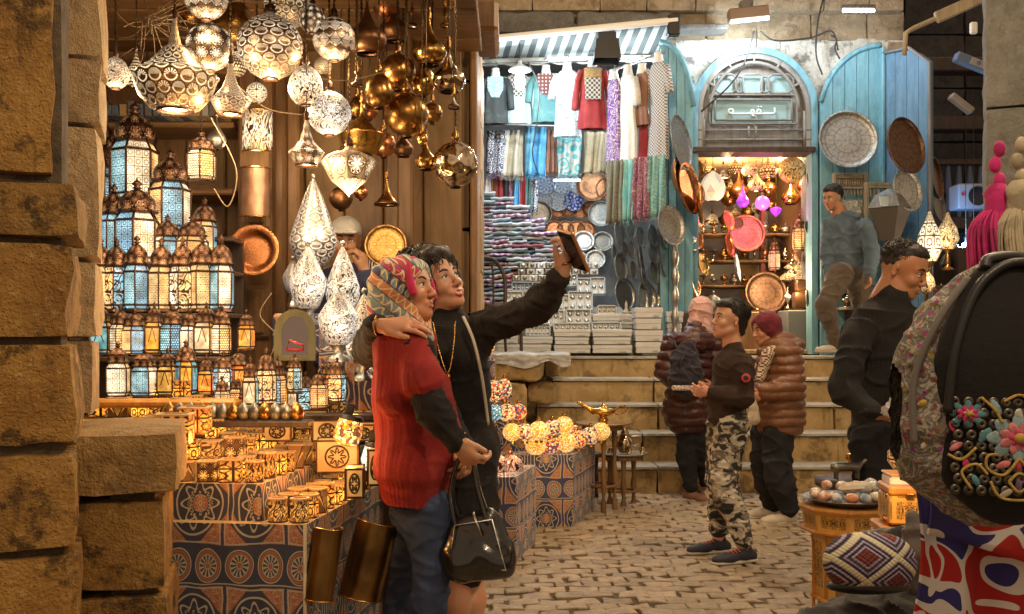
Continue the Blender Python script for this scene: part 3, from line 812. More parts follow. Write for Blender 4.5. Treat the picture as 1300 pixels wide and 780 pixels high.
def head(B, par, c, rot, sc=1.0, fem=True, smile=0, eyes=True, brow=True, lipm=LIPS, ears=True, beard=None):
    """adds the head's flesh to solid B and the small features as parts"""
    B.setM(c, rot, sc)
    j = .92 if fem else 1.0
    B.ell((-.018, 0, .035), (.093, .074, .083)); B.ell((.022, 0, .03), (.070, .066, .075), k=.03)
    B.ell((.034, 0, -.035), (.050, .051 * j, .075), k=.03); B.ell((.048, 0, -.078), (.034, .034 * j, .030), k=.03)
    B.ell((.073, 0, -.099), (.015, .019, .014), k=.022)
    B.cone((.055, -.022, -.085), (.0, -.05 * j, -.058), .016, .019, k=.025); B.cone((.055, .022, -.085), (.0, .05 * j, -.058), .016, .019, k=.025)
    for s_ in (-1, 1):
        B.ell((.066, s_ * .036, -.030), (.024, .024, .024), k=.02)
        B.cone((.084, s_ * .012, .022), (.074, s_ * .044, .020), .008, .008, k=.016)
        B.ell((.0925, s_ * .0315, .002), (.0125, .018, .0105), k=.012, sub=True)
        B.cone((.0790, s_ * .0200, .009), (.0775, s_ * .044, .007), .0055, .005, k=.006)
        B.cone((.0790, s_ * .0200, -.008), (.0755, s_ * .043, -.007), .0045, .004, k=.006)
        if ears: B.ell((-.006, s_ * .078, -.008), (.016, .007, .030), rot=(0, .15, s_ * .35), k=.008); B.ell((-.002, s_ * .084, -.006), (.008, .006, .017), k=.004, sub=True)
        B.ell((.098, s_ * .0125, -.037), (.010, .008, .007), k=.006)
    B.cone((.086, 0, .012), (.108, 0, -.028), .008, .0095, k=.012); B.ell((.1085, 0, -.0325), (.0105, .0105, .0095), k=.006)
    mo = smile * .011
    B.ell((.083, 0, -.062), (.016, .026 + mo, .013), k=.012)
    B.cone((.086, -.02 - mo, -.064 + mo * .6), (.0935, 0, -.0605), .0035, .006, k=.005); B.cone((.0935, 0, -.0605), (.086, .02 + mo, -.064 + mo * .6), .006, .0035, k=.005)
    B.cone((.086, -.016 - mo, -.0705 + mo * .4), (.091, 0, -.0745), .003, .0065, k=.005); B.cone((.091, 0, -.0745), (.086, .016 + mo, -.0705 + mo * .4), .0065, .003, k=.005)
    if smile: B.ell((.094, 0, -.067), (.008, .018, .0035), k=.003, sub=True)
    B.cone((-.025, 0, -.05), (-.035, 0, -.15), .047 if fem else .055, .05 if fem else .062, k=.03)
    Mx = Matrix.Translation(c) @ rot.to_4x4() @ Matrix.Scale(sc, 4); off = V(par.location)
    def part(name, m, mat):
        o = m.build(name, mat, par); o.matrix_local = Matrix.Translation(-off) @ Mx; return o
    if eyes:
        for s_ in (-1, 1):
            e = part('eye', MB().ball((.0785, s_ * .0315, .0005), .0122, 12, 8), EYEW)
            ir = MB().ball((.0872, s_ * .0315, .001), (.0042, .0058, .0058), 10, 6).build('iris', IRIS, e)
            part('eyelash', MB().tube([(.0855, s_ * .0195, .003), (.0925, s_ * .026, .0085), (.0915, s_ * .036, .0085), (.083, s_ * .0455, .003)], .0019, 4), HAIR)
    if brow:
        for s_ in (-1, 1): part('eyebrow', MB().tube([(.0955, s_ * .013, .021), (.0945, s_ * .022, .026), (.0915, s_ * .033, .029), (.082, s_ * .046, .024), (.076, s_ * .052, .019)], [.002, .0036, .0034, .0026, .001], 5, flat=1.2), HAIR)
    if lipm:
        m = MB().tube([(.088, -.021 - mo, -.0635 + mo), (.0955, -.009, -.0605), (.0985, 0, -.0615), (.0955, .009, -.0605), (.088, .021 + mo, -.0635 + mo)], [.001, .0042, .0045, .0042, .001], 6)
        sl = .004 if smile else 0; m.tube([(.088, -.018 - mo, -.0655 - .0), (.0945, -.009, -.0735 - sl), (.0965, 0, -.0745 - sl), (.0945, .009, -.0735 - sl), (.088, .018 + mo, -.0655)], [.001, .0042, .0052, .0042, .001], 6)
        part('lips', m, lipm)
    if smile: part('teeth', MB().ball((.089, 0, -.0665), (.0085, .021, .0058), 12, 6), TEETH)
    B.setM(); return Mx
def hand(B, w_, fdir, pn, side=1, sc=1.0, curl=(20, 30, 25), thumb=35, spread=6, k=.005, curls=None, tcurl=20):
    """wrist w_, finger direction, palm normal; side +1 puts the thumb towards pn x fdir"""
    f = V(fdir).normalized(); n = V(pn); n = (n - f * n.dot(f)).normalized(); t = n.cross(f) * side
    w_ = V(w_); q = lambda a, b, c: w_ + (f * a + t * b + n * c) * sc
    B.cone(q(.004, 0, 0), q(.05, .012, 0), .021 * sc, .022 * sc, flat=(n, .62), k=.01); B.cone(q(.01, 0, 0), q(.078, .022, 0), .018 * sc, .0125 * sc, k=.012); B.cone(q(.01, 0, 0), q(.072, -.024, 0), .018 * sc, .012 * sc, k=.012)
    B.cone(q(.04, 0, 0), q(.08, 0, 0), .02 * sc, .016 * sc, k=.012, flat=(n, .7))
    ends = []
    for i, (b, L, r) in enumerate(((.030, .072, .0088), (.010, .080, .0090), (-.011, .074, .0086), (-.030, .058, .0076))):
        a = R(spread) * (1.5 - i) * .7; d = (f * math.cos(a) + t * math.sin(a)).normalized(); p = q(.082 - (.006 if i in (0, 2) else .014 if i == 3 else 0), b, 0)
        ang = 0; cs = curls[i] if curls else curl; axis = d.cross(n)
        for (fr, c_, r1, r2) in ((.45, cs[0], 1, .95), (.31, cs[1], .95, .86), (.24, cs[2], .86, .72)):
            ang += R(c_); dd = d * math.cos(ang) + n * math.sin(ang); p2 = p + dd * L * fr * sc
            B.cone(p, p2, r * r1 * sc, r * r2 * sc, k=.003); p = p2
        ends.append(p)
    th = R(thumb); d = (f * math.cos(th) + t * math.sin(th)); p = q(.022, .024, .006); B.cone(q(.012, .01, .002), p, .015 * sc, .014 * sc, k=.008)
    p2 = p + (d + n * .25).normalized() * .036 * sc; B.cone(p, p2, .0125 * sc, .0105 * sc, k=.006)
    tc_ = R(tcurl); p3 = p2 + (d * math.cos(tc_) + (f * .6 + n * .5) * math.sin(tc_)).normalized() * .03 * sc; B.cone(p2, p3, .0105 * sc, .0085 * sc, k=.003)
    return ends
def curls(par, Mx, rad, c, n, L, r=.003, wave=.012, lo=-.6, mat=None, front=.35, name='hair_strands'):
    m = MB(); k = 0; rg = random.Random(5)
    while k < n:
        d = V((rg.gauss(0, 1), rg.gauss(0, 1), rg.gauss(0, 1))).normalized()
        if d.z < lo or (d.x > front and d.z < .45): continue
        k += 1; p = V((d.x * rad[0], d.y * rad[1], d.z * rad[2])) + V(c); t = V((-.5, d.y * .4, -1)) - d * (V((-.5, d.y * .4, -1)).dot(d)); t.normalize(); pts = []; ph = rg.uniform(0, 6)
        for i in range(5): pts.append(p + t * L * i / 4 + d * (wave * math.sin(ph + i * 1.9) + .004) - d * .25 * L * (i / 4) ** 2 + t.cross(d) * wave * math.cos(ph + i * 1.9))
        m.tube(pts, [r, r, r, r * .8, r * .3], 4)
    o = m.build(name, mat or HAIR, par); tag(o, kind='stuff'); o.matrix_local = Matrix.Translation(-V(par.location)) @ Mx; return o
def person(loc, label):
    return empty('person', loc, label=label, cat='person')
def limb(B, a, b, c, ra, rb, rc_, k=.025, bulge=1.0):
    """upper and lower segment with a joint"""
    B.cone(a, b, ra, rb * 1.04, k=k); m = V(b).lerp(V(c), .3); B.cone(b, m, rb, (rb * .55 + rc_ * .45) * 1.12 * bulge, k=k); B.cone(m, c, (rb * .55 + rc_ * .45) * 1.12 * bulge, rc_, k=k)
def shoe(par, ankle, toe, mat, sole, L=.27, name='shoe', trim=None, lace=None, hgt=.09):
    """toe: direction on the floor"""
    a = V(ankle); d = V(toe); d.z = 0; d.normalize(); rot = Matrix(((d.x, -d.y, 0), (d.y, d.x, 0), (0, 0, 1)))
    z0 = a.z - hgt
    B = Solid(.006, .02); B.setM((a.x, a.y, z0), rot)
    B.cone((-.045, 0, .04), (.02, 0, .045), .036, .038); B.cone((-.01, 0, .07), (-.005, 0, .095), .036, .036); B.cone((.02, 0, .045), (.12, 0, .036), .04, .036, flat=((0, 0, 1), .9)); B.cone((.1, 0, .034), (L - .09, -.0, .03), .040, .034, flat=((0, 0, 1), .8))
    B.ell((.06, 0, -.004), (.3, .1, .016), sub=True, k=.004)
    o = B.build(name, mat, par)
    S_ = Solid(.006, .01); S_.setM((a.x, a.y, z0), rot); S_.cone((-.05, 0, .014), (.05, 0, .014), .041, .042, flat=((0, 0, 1), .38)); S_.cone((.05, 0, .014), (L - .088, 0, .014), .042, .04, flat=((0, 0, 1), .38))
    so = S_.mesh('sole', sole); s2 = link('sole', so, o)
    if lace:
        m = MB()
        for i in range(4): x = .045 + i * .022; m.tube([(x, -.024, .072 - i * .003), (x + .004, 0, .084 - i * .004), (x, .024, .072 - i * .003)], .0035, 5)
        l_ = m.build('laces', lace, o); l_.matrix_local = Matrix.Translation((a.x, a.y, z0)) @ rot.to_4x4()
    return o
def knit(name, c, c2=None):
    def f():
        p = tc('Object'); x, y, z = sep(p)
        w_ = sin(z * 1100.0) * .5 + sin((x + y) * 900.0) * .5; n = noise(p, 9, 3)
        return dict(col=mixc(smooth(n, .35, .7), c, c2 or tuple(k * .7 for k in c)), rough=.95, h=w_ * .12 + sin((x * .8 - y * .6) * 330.0) * .12 + n, hs=.5, hd=.006)
    return M(name, f)
RED = knit('red_knit', (.29, .02, .018), (.21, .014, .013)); BLACKK = knit('black_knit', (.008, .007, .008), (.014, .012, .012)); GREYK = knit('charcoal_knit', (.03, .023, .022), (.02, .016, .015))
BROWNK = knit('brown_knit', (.028, .014, .011), (.042, .024, .018)); NAVYK = knit('navy_knit', (.02, .025, .06), (.03, .035, .08))
JEANS = M('jeans', lambda: dict(col=mixc(noise(tc('Object'), 8, 3), (.02, .034, .085), (.045, .07, .15)), rough=.85, h=noise(tc('Object'), 300, 2) * .3 + noise(tc('Object'), 9, 3), hs=.4, hd=.01))
TROUS = cloth('black_trousers', (.008, .009, .012), (.014, .014, .018), 6, sheen=0); TROUSB = cloth('brown_trousers', (.10, .07, .045), (.07, .05, .035), 6)
LEATH = M('black_patent', lambda: dict(col=(.008, .008, .009), rough=noise(tc('Object'), 12, 3) * .25 + .12, h=noise(tc('Object'), 14, 3), hs=.3, hd=.01, coat=.6))
def hij():
    p = tc('Object'); x, y, z = sep(p)
    a = (z * .8 + x * .62) * 30.0; b = (x * .7 - z * .5 + y * .8) * 42.0
    row = mth('MODULO', floor(a), 6.0)
    zig = absn(frac(b) - .5) * 2; f = frac(a)
    c = mixc((row < .5), (.18, .27, .29), (.52, .045, .09))
    c = mixc((row > 2.5) * (row < 3.5), c, (.60, .22, .10)); c = mixc((row > 4.5), c, (.50, .05, .16))
    c = mixc(band(zig, f, .17), c, (.75, .62, .38)); c = mixc(band(f, .06, .05), c, (.05, .06, .16))
    c = mixc((voro(p, 120.0) < .28) * (row > 1.5), c, (.65, .38, .08)); c = mixc((row > 3.5) * (row < 4.5) * (zig < .35), c, (.06, .05, .12))
    return dict(col=c, rough=.8, h=noise(p, 10, 3), hs=.4, hd=.01, sheen=.2)
HIJ = M('patterned_headscarf', hij); HIJ_EDGE = cloth('headscarf_edge', (.60, .03, .12), (.5, .03, .1)); HIJ_IN = cloth('pink_scarf', (.62, .37, .34), (.42, .23, .21)); MAROON = cloth('maroon_scarf', (.16, .012, .025), (.11, .01, .02))
def camo():
    p = vmul(tc('Object'), (1., 1., 1.7)); a = noise(p, 13, 2, .5, .8); b = noise(vadd(p, (3., 1., 7.)), 14, 2, .5, .8)
    c = mixc((a > .5), (.42, .38, .31), (.16, .14, .115)); c = mixc((b > .535), c, (.025, .022, .02)); c = mixc((b < .40), c, (.62, .57, .48))
    return dict(col=c, rough=.85, h=noise(p, 8, 3), hs=.4, hd=.01)
CAMO = M('camouflage_cloth', camo)
def puffer(name, c, r=.28): return M(name, lambda: dict(col=mixc(noise(tc('Object'), 7, 3), c, tuple(k * .6 for k in c)), rough=r, h=noise(tc('Object'), 26, 4, .65), hs=.7, hd=.014))
PUF_M = puffer('maroon_puffer', (.075, .02, .02)); PUF_B = puffer('bronze_puffer', (.22, .095, .045), .3)
folds = lambda amp, sc=14, seed=0: (lambda p, n: amp * .9 * wnoise(p, sc, seed) + amp * .4 * wnoise(p, sc * 2.3, seed + 3) + amp * 1.5 * (1 - np.abs(wnoise(p * np.array([1, 1, 1.8]), sc * .8, seed + 9))) ** 5 - amp * .4)
def quilt(amp, step):
    return lambda p, n: amp * (np.abs(np.sin(p[:, 2] * PI / step + .5 * wnoise(p, 9))) ** .6) + amp * .35 * wnoise(p, 30)
YA = 3.2; A = person((P(530, 780, YA).x, YA, 0), 'woman in a long red knitted sweater and patterned headscarf holding a black handbag')
q = lambda px, py, y=YA: P(px, py, y)
HA = q(514, 371); rotA = head_rot(-22, 12, -6)
B = Solid(.0045, .02)
mA = head(B, A, HA, rotA, .93, True)
B.cone(q(512, 400), q(517, 428), .05, .055)
B.cone(q(515, 470), q(527, 600), .075, .085, k=.05)
shA, elA, wrA = q(530, 452, 3.04), q(548, 520, 2.97), q(578, 561, 2.96)
limb(B, shA, elA, wrA, .045, .036, .026)
limb(B, q(535, 455, 3.36), q(560, 520, 3.36), q(588, 565, 3.2), .045, .036, .026)
hand(B, wrA, (.6, .15, -.72), (.5, .75, .1), -1, .98, curls=[(35, 45, 30), (45, 50, 30), (50, 55, 35), (50, 55, 35)], thumb=25)
hand(B, q(588, 566, 3.17), (.2, -.7, -.65), (-.5, -.1, -.5), 1, .95, curls=[(35, 45, 30)] * 4, thumb=25)
hipL, hipR = q(530, 655, 3.30), q(548, 655, 3.12)
limb(B, hipR, q(546, 760, 3.10), (q(535, 430, 3.2).x, 3.2, .09), .065, .045, .035)
limb(B, hipL, q(513, 760, 3.36), (q(495, 430, 3.4).x, 3.42, .09), .065, .045, .035)
B.build('body', SK_A, A)
B = Solid(.007, .03)       # jeans
limb(B, hipR + V((0, 0, .02)), q(546, 765, 3.10), (q(522, 430, 3.2).x, 3.2, .11), .076, .054, .042); limb(B, hipL + V((0, 0, .02)), q(513, 765, 3.36), (q(484, 430, 3.4).x, 3.42, .11), .074, .054, .042)
B.cone(q(530, 640, 3.2), q(536, 655, 3.2), .09, .10, flat=((0, 1, 0), 1.25))
B.build('jeans', JEANS, A, folds(.005, 26))
for (x_, y_) in ((q(522, 430, 3.2).x, 3.2), (q(484, 430, 3.4).x, 3.42)): shoe(A, (x_, y_, .09), (1, .1, 0), BLACK, BLACK)
B = Solid(.006, .025)      # black sleeves
limb(B, shA, elA, wrA, .055, .047, .033); limb(B, q(535, 455, 3.36), q(560, 520, 3.36), q(588, 565, 3.2), .052, .045, .032)
B.cone(shA, q(530, 470, 3.1), .06, .06)
B.build('sleeves', BLACKK, A, folds(.005, 32))
B = Solid(.006, .035)      # the sweater
B.cone(q(512, 424, 3.2), q(524, 432, 3.2), .068, .07, flat=((0, 0, 1), .6)); B.cone(q(510, 440, 3.2), q(520, 500, 3.2), .095, .110, flat=((0, 1, 0), 1.45)); B.cone(q(520, 500, 3.2), q(526, 600, 3.2), .110, .122, flat=((0, 1, 0), 1.35))
B.cone(q(526, 595, 3.2), q(530, 640, 3.2), .122, .116, flat=((0, 1, 0), 1.45))
B.cone(q(540, 500, 3.2), q(556, 560, 3.2), .085, .08, flat=((0, 1, 0), 1.2)); B.cone(q(502, 440, 3.08), q(500, 500, 3.04), .062, .055)
B.cone(q(520, 432, 3.06), q(534, 480, 2.99), .056, .068, k=.04); B.cone(q(510, 434, 3.35), q(518, 470, 3.38), .06, .06)
B.ell(q(531, 672, 3.2), (.35, .4, .095), sub=True, k=.006)
def rib(p, n):
    b = np.clip((q(0, 600).z - p[:, 2]) / .03, 0, 1)
    return .007 * wnoise(p, 13) + .0016 * np.sin((p[:, 0] * .8 - p[:, 1] * .9) * 90) * (1 - b) + .005 * ((1 - np.abs(wnoise(p * np.array([1, 1, 2.2]), 9, 2))) ** 5 - .2) - .012 * b + .002 * np.sin(np.arctan2(p[:, 1] - 3.2, p[:, 0] - q(528, 0).x) * 60) * b + .005 * np.exp(-((p[:, 0] - q(540, 0).x - .1 * np.sin(p[:, 2] * 40) * .12) / .012) ** 2) * (p[:, 1] < 3.2)
B.build('sweater', RED, A, rib)
B = Solid(.005, .018); B.setM(HA, rotA, .93)     # headscarf
B.ell((-.022, 0, .036), (.112, .092, .098)); B.ell((.03, 0, .035), (.075, .082, .083)); B.cone((-.04, 0, -.02), (-.055, 0, -.13), .085, .083, k=.04); B.cone((0, 0, -.09), (.0, 0, -.15), .075, .08, k=.03); B.ell((-.08, 0, -.07), (.06, .06, .09), k=.04)
B.ell((.12, 0, -.025), (.085, .066, .092), sub=True, k=.012); B.ell((.10, 0, -.07), (.05, .05, .06), sub=True, k=.012)
B.setM(); B.build('headscarf', HIJ, A, lambda p, n: .0035 * np.sin((p[:, 2] * .8 + p[:, 0] * .7) * 120 + 2 * wnoise(p, 14)) + .003 * wnoise(p, 30))
ed = MB(); ring = []
for i in range(25):
    a = -2.0 + i / 24 * 4.0
    ring.append((.060 - .012 * math.cos(a) + .006 * abs(math.sin(a)), .078 * math.sin(a), .006 + .100 * math.cos(a)))
ed.tube(catmull(ring, 2), .010, 8, flat=1.6); o = ed.build('scarf_edge', HIJ_EDGE, A); o.matrix_local = Matrix.Translation(-A.location) @ mA
YB = 3.48; Bp = person((P(590, 780, YB).x, YB, 0), 'smiling woman in a black turtleneck dress raising a phone for a picture')
q2 = lambda px, py, y=YB: P(px, py, y)
HB = q2(553, 362); rotB = head_rot(-42, 20, 12)
B = Solid(.0045, .02)
mB = head(B, Bp, HB, rotB, .95, True, smile=1, lipm=flat('lips_red', (.45, .06, .06), .3))
B.cone(q2(560, 392), q2(566, 420), .05, .055)
B.cone(q2(580, 440), q2(587, 570), .07, .08, k=.05)
sR, eR, wR = q2(545, 425, 3.5), q2(470, 443, 3.36), q2(481, 414, 3.03)
limb(B, sR, eR, wR, .045, .036, .025)
hand(B, wR + V((.006, -.01, 0)), (.93, .0, .08), (.0, .55, -.8), 1, 1.0, curls=[(16, 18, 14), (14, 20, 14), (14, 22, 16), (16, 24, 18)], thumb=22, spread=4)
sL, eL, wL = q2(612, 420, 3.46), q2(684, 390, 3.28), q2(713, 348, 3.12)
limb(B, sL, eL, wL, .043, .034, .025)
hand(B, wL, (.35, -.05, .93), (-.62, .5, .35), -1, 1.0, curls=[(50, 45, 30), (50, 50, 30), (55, 50, 30), (55, 50, 30)], thumb=40, spread=3)
for (a, b, c, y1) in (((590, 610), (580, 720), (572, 430), 3.45), ((596, 610), (597, 720), (594, 430), 3.53)):
    limb(B, q2(*a, y1), q2(*b, y1), (q2(c[0], 0).x, y1, .09), .06, .05, .036, bulge=1.12)
    
B.build('body', SK_B, Bp)
for xx, y1 in ((572, 3.42), (594, 3.56)): shoe(Bp, (q2(xx, 0).x, y1, .09), (.6, -.7, 0), BLACK, BLACK)
B = Solid(.006, .03)       # dress
B.cone(q2(562, 392), q2(566, 412), .056, .06, k=.02); B.cone(q2(562, 430), q2(600, 428), .062, .058, k=.05)
B.cone(q2(580, 440), q2(582, 500), .112, .108, flat=((0, 1, 0), .95)); B.cone(q2(582, 500), q2(588, 570), .100, .122, flat=((0, 1, 0), .95)); B.cone(q2(588, 570), q2(592, 640), .122, .112, flat=((0, 1, 0), 1)); B.cone(q2(592, 640), q2(588, 715), .108, .088, flat=((0, 1, 0), 1.1))
B.ell(q2(578, 455, 3.40), (.075, .055, .06), k=.04)
B.build('dress', BLACKK, Bp, folds(.005, 15))
B = Solid(.006, .025)
limb(B, sR, eR, wR + V((-.012, .015, 0)), .06, .052, .036); limb(B, sL, eL, wL + V((-.012, .006, -.014)), .060, .050, .036); B.cone(sL, q2(597, 440), .062, .07); B.cone(sR, q2(560, 440), .062, .07)
B.build('sleeves', GREYK, Bp, folds(.006, 30))
B = Solid(.005, .02); B.setM(HB, rotB, .95)
B.ell((-.04, 0, .055), (.112, .105, .105)); B.ell((.03, 0, .095), (.065, .085, .042), k=.03); B.cone((-.05, 0, 0), (-.08, .01, -.09), .10, .09, k=.03); B.ell((-.02, -.075, .0), (.065, .035, .09), k=.03); B.ell((.02, .08, .01), (.04, .025, .07), k=.03)
B.ell((.125, 0, -.03), (.085, .078, .102), sub=True, k=.012)
B.setM(); B.build('hair', HAIR, Bp, lambda p, n: .006 * wnoise(p, 60) + .006 * wnoise(p, 25)); curls(Bp, mB, (.118, .110, .110), (-.04, 0, .055), 560, .10, .0028, .011)
nk = MB().tube(catmull([q2(550, 408, 3.37), q2(556, 440, 3.33), q2(568, 474, 3.29), q2(576, 440, 3.33), q2(578, 408, 3.36)], 6), .0024, 5); nk.ball(q2(569, 478, 3.285), .009, 8, 6)
nk.build('necklace', BRASS, Bp, -Bp.location)
MB().tube([wL + V((.022 * math.cos(a), .03 * math.sin(a), .006 * math.cos(a))) + V((.008, 0, .03)) for a in [i * PI / 8 for i in range(16)]], .004, 6, closed=True).build('bracelet', BRASS_D, Bp, -Bp.location)
MB().tube([wR + V((-.004 + .005 * math.sin(a), .028 * math.sin(a), .03 * math.cos(a))) for a in [i * PI / 8 for i in range(16)]], .004, 6, closed=True).build('bracelet', BRASS_D, Bp, -Bp.location)
strp = MB().tube(catmull([q2(588, 402, 3.39), q2(601, 432, 3.345), q2(612, 480, 3.36), q2(620, 540, 3.42)], 6), .007, 6, flat=.5); tag(strp.build('bag_strap', flat('cream_strap', (.55, .5, .4), .6)), 'cream shoulder strap crossing the black dress below the collar', 'strap')
ph = empty('phone', q2(728, 318, 3.06), (R(20), R(-38), R(25)), 'slim phone in a gold case held up at arm length', 'phone')
MB().box((0, 0, 0), (.012, .078, .155), .004).build('case', flat('phone_case', (.5, .25, .12), .3, .5), ph); MB().box((-.0065, 0, 0), (.002, .068, .14), .0008).build('screen', flat('phone_screen', (.02, .02, .03), .1), ph)
hb = empty('handbag', P(607, 730, 3.06), (0, 0, R(-8)), 'glossy black patent handbag hanging from the red sweater woman\'s hands', 'handbag')
B = Solid(.006, .02)
B.cone((-.06, 0, .03), (.075, 0, .03), .04, .04, flat=((0, 1, 0), 1.3)); B.cone((-.05, 0, .14), (.03, 0, .17), .04, .04, flat=((0, 1, 0), .7), k=.06); B.cone((-.055, 0, .05), (.055, 0, .09), .06, .05, flat=((0, 1, 0), .9), k=.06)
link('bag_body', B.mesh('bag_body', LEATH, lambda p, n: .004 * wnoise(p, 40)), hb)
for dy in (-.03, .03):
    MB().tube(catmull([(-.065, dy, .15), (-.085, dy * .6, .26), (-.05, dy * .3, .38), (-.02, dy * .3, .37), (.0, dy * .6, .27), (.035, dy, .16)], 6), .007, 6).build('handle', LEATH, hb)
MB().tube([(-.085, -.052, .03), (.095, -.052, .03), (.05, -.042, .18), (-.065, -.042, .16)], .003, 5, closed=True).build('piping', SILVER, hb)
MB().tube([(-.01, -.035, .2), (.02, -.05, .13)], .004, 5).build('zip_pull', SILVER, hb)
YC = 5.8; C_ = person((P(925, 710, YC).x, YC, 0), 'boy in a dark brown sweatshirt and camouflage trousers looking towards the shops')
c3 = lambda px, py, y=YC: P(px, py, y)
HC = c3(926, 407); rotC = head_rot(196, 10, 0)
B = Solid(.006, .02); head(B, C_, HC, rotC, .96, True, lipm=flat('lips_soft', (.4, .16, .12), .4))
B.cone(c3(930, 430), c3(932, 450), .045, .055)
sC, eC, wC = c3(944, 462, 5.68), c3(944, 505, 5.64), c3(902, 499, 5.66)
limb(B, sC, eC, wC, .042, .034, .025); sD, eD, wD = c3(922, 462, 5.92), c3(915, 505, 5.9), c3(896, 500, 5.75); limb(B, sD, eD, wD, .042, .034, .025)
hand(B, wC, (-1, .1, .1), (0, .9, .3), 1, .92, curls=[(30, 40, 30)] * 4); hand(B, wD, (-.6, -.6, .1), (.5, -.5, .3), -1, .92, curls=[(30, 45, 30)] * 4)
limb(B, c3(932, 540, 5.73), c3(915, 610, 5.7), (c3(938, 0).x, 5.66, .09), .07, .05, .036); limb(B, c3(918, 540, 5.87), c3(912, 610, 5.9), (c3(918, 0).x, 5.92, .09), .07, .05, .036)
B.build('body', SK_B, C_)
B = Solid(.008, .025); B.cone(c3(931, 440), c3(932, 452), .058, .064); B.cone(c3(928, 465), c3(926, 500), .1, .105, flat=((0, 1, 0), 1.35)); B.cone(c3(926, 500), c3(921, 528), .105, .098, flat=((0, 1, 0), 1.3))
limb(B, sC, eC, wC + V((.01, 0, 0)), .066, .056, .04); limb(B, sD, eD, wD + V((.01, 0, 0)), .06, .052, .038)
B.build('sweatshirt', BROWNK, C_, folds(.006, 16))
B = Solid(.008, .025); limb(B, c3(930, 540, 5.73), c3(917, 612, 5.7), (c3(937, 0).x, 5.66, .15), .096, .08, .06); limb(B, c3(917, 540, 5.87), c3(914, 612, 5.9), (c3(918, 0).x, 5.92, .15), .094, .078, .058)
B.build('trousers', CAMO, C_, folds(.007, 20))
SNK = flat('sneaker_dark', (.02, .02, .04), .6); ORG = flat('orange_lace', (.8, .2, .04), .6); SOLW = flat('sole_pale', (.45, .4, .34), .6)
shoe(C_, (c3(938, 0).x, 5.66, .1), (-.9, -.35, 0), SNK, SOLW, .27, lace=ORG); shoe(C_, (c3(918, 0).x, 5.92, .1), (-.9, -.3, 0), SNK, SOLW, .27, lace=ORG)
B = Solid(.006, .015); B.setM(HC, rotC, .96); B.ell((-.026, 0, .055), (.096, .086, .086)); B.ell((.035, 0, .09), (.062, .07, .038), k=.02); B.cone((-.06, 0, .0), (-.07, 0, -.05), .06, .045, k=.02); B.ell((.125, 0, -.015), (.06, .08, .078), sub=True, k=.01)
B.ell((.0, -.085, -.03), (.035, .02, .045), sub=True); B.ell((.0, .085, -.03), (.035, .02, .045), sub=True)
B.setM(); B.build('hair', HAIR, C_, lambda p, n: .005 * wnoise(p, 70)); curls(C_, Matrix.Translation(HC) @ rotC.to_4x4(), (.092, .08, .083), (-.026, 0, .055), 260, .035, .0022, .005, -.1, front=.6)
MB().cyl(c3(947, 480, 5.60), c3(947, 480, 5.575), .026, n=16).build('sleeve_badge', flat('red_badge', (.5, .06, .07), .7), C_, -C_.location)
MB().cyl(c3(947, 480, 5.575), c3(947, 480, 5.572), .014, n=12).build('sleeve_badge', BLACK, C_, -C_.location)
YD = 7.93; D_ = person((P(880, 632, YD).x, YD, 0), 'woman seen from behind in a maroon quilted coat and pale pink headscarf')
c4 = lambda px, py, y=YD: P(px, py, y)
HD_ = c4(891, 397); B = Solid(.008, .02); head(B, D_, HD_, head_rot(60, 0), .98, True, eyes=False, brow=False, lipm=None)
B.cone(c4(888, 415), c4(885, 430), .05, .055)
limb(B, c4(855, 437), c4(846, 470), c4(865, 487, 7.75), .045, .036, .026); hand(B, c4(866, 488, 7.74), (1, -.2, 0), (0, .5, .5), 1, .9, curls=[(30, 40, 30)] * 4)
limb(B, c4(910, 437), c4(915, 470), c4(905, 490, 7.75), .045, .036, .026); hand(B, c4(905, 490, 7.74), (-1, -.2, 0), (0, .5, .5), 1, .9, curls=[(30, 40, 30)] * 4)
limb(B, c4(872, 525), c4(872, 575), (c4(875, 0).x, 7.85, .09), .08, .056, .04); limb(B, c4(892, 525), c4(893, 575), (c4(900, 0).x, 8.0, .09), .08, .056, .04)
B.build('body', SK_B, D_)
B = Solid(.01, .03); B.cone(c4(884, 425), c4(880, 440), .09, .12); B.cone(c4(880, 445), c4(878, 490), .155, .175, flat=((0, 1, 0), .85)); B.cone(c4(878, 490), c4(873, 522), .178, .19, flat=((0, 1, 0), .85))
limb(B, c4(856, 437), c4(846, 470), c4(862, 487, 7.77), .088, .078, .06); limb(B, c4(908, 437), c4(915, 470), c4(908, 489, 7.77), .085, .075, .06)
B.build('coat', PUF_M, D_, quilt(.02, .075))
B = Solid(.01, .03); B.cone(c4(870, 432, 7.78), c4(897, 432, 7.78), .065, .065, flat=((0, 1, 0), .8)); B.cone(c4(884, 420, 7.84), c4(884, 436, 7.76), .075, .07); B.build('hood', PUF_M, D_, quilt(.012, .05))
B = Solid(.01, .03); limb(B, c4(872, 530), c4(871, 575), (c4(875, 0).x, 7.85, .12), .1, .078, .055); limb(B, c4(892, 530), c4(893, 575), (c4(900, 0).x, 8.0, .12), .1, .078, .055); B.build('trousers', TROUS, D_, folds(.008, 16))
shoe(D_, (c4(875, 0).x, 7.85, .09), (.5, -.6, 0), flat('pinkish_sneaker', (.25, .13, .1), .6), SOLW, .25); shoe(D_, (c4(900, 0).x, 8.0, .09), (.4, .6, 0), flat('pinkish_sneaker', (.25, .13, .1), .6), SOLW, .25)
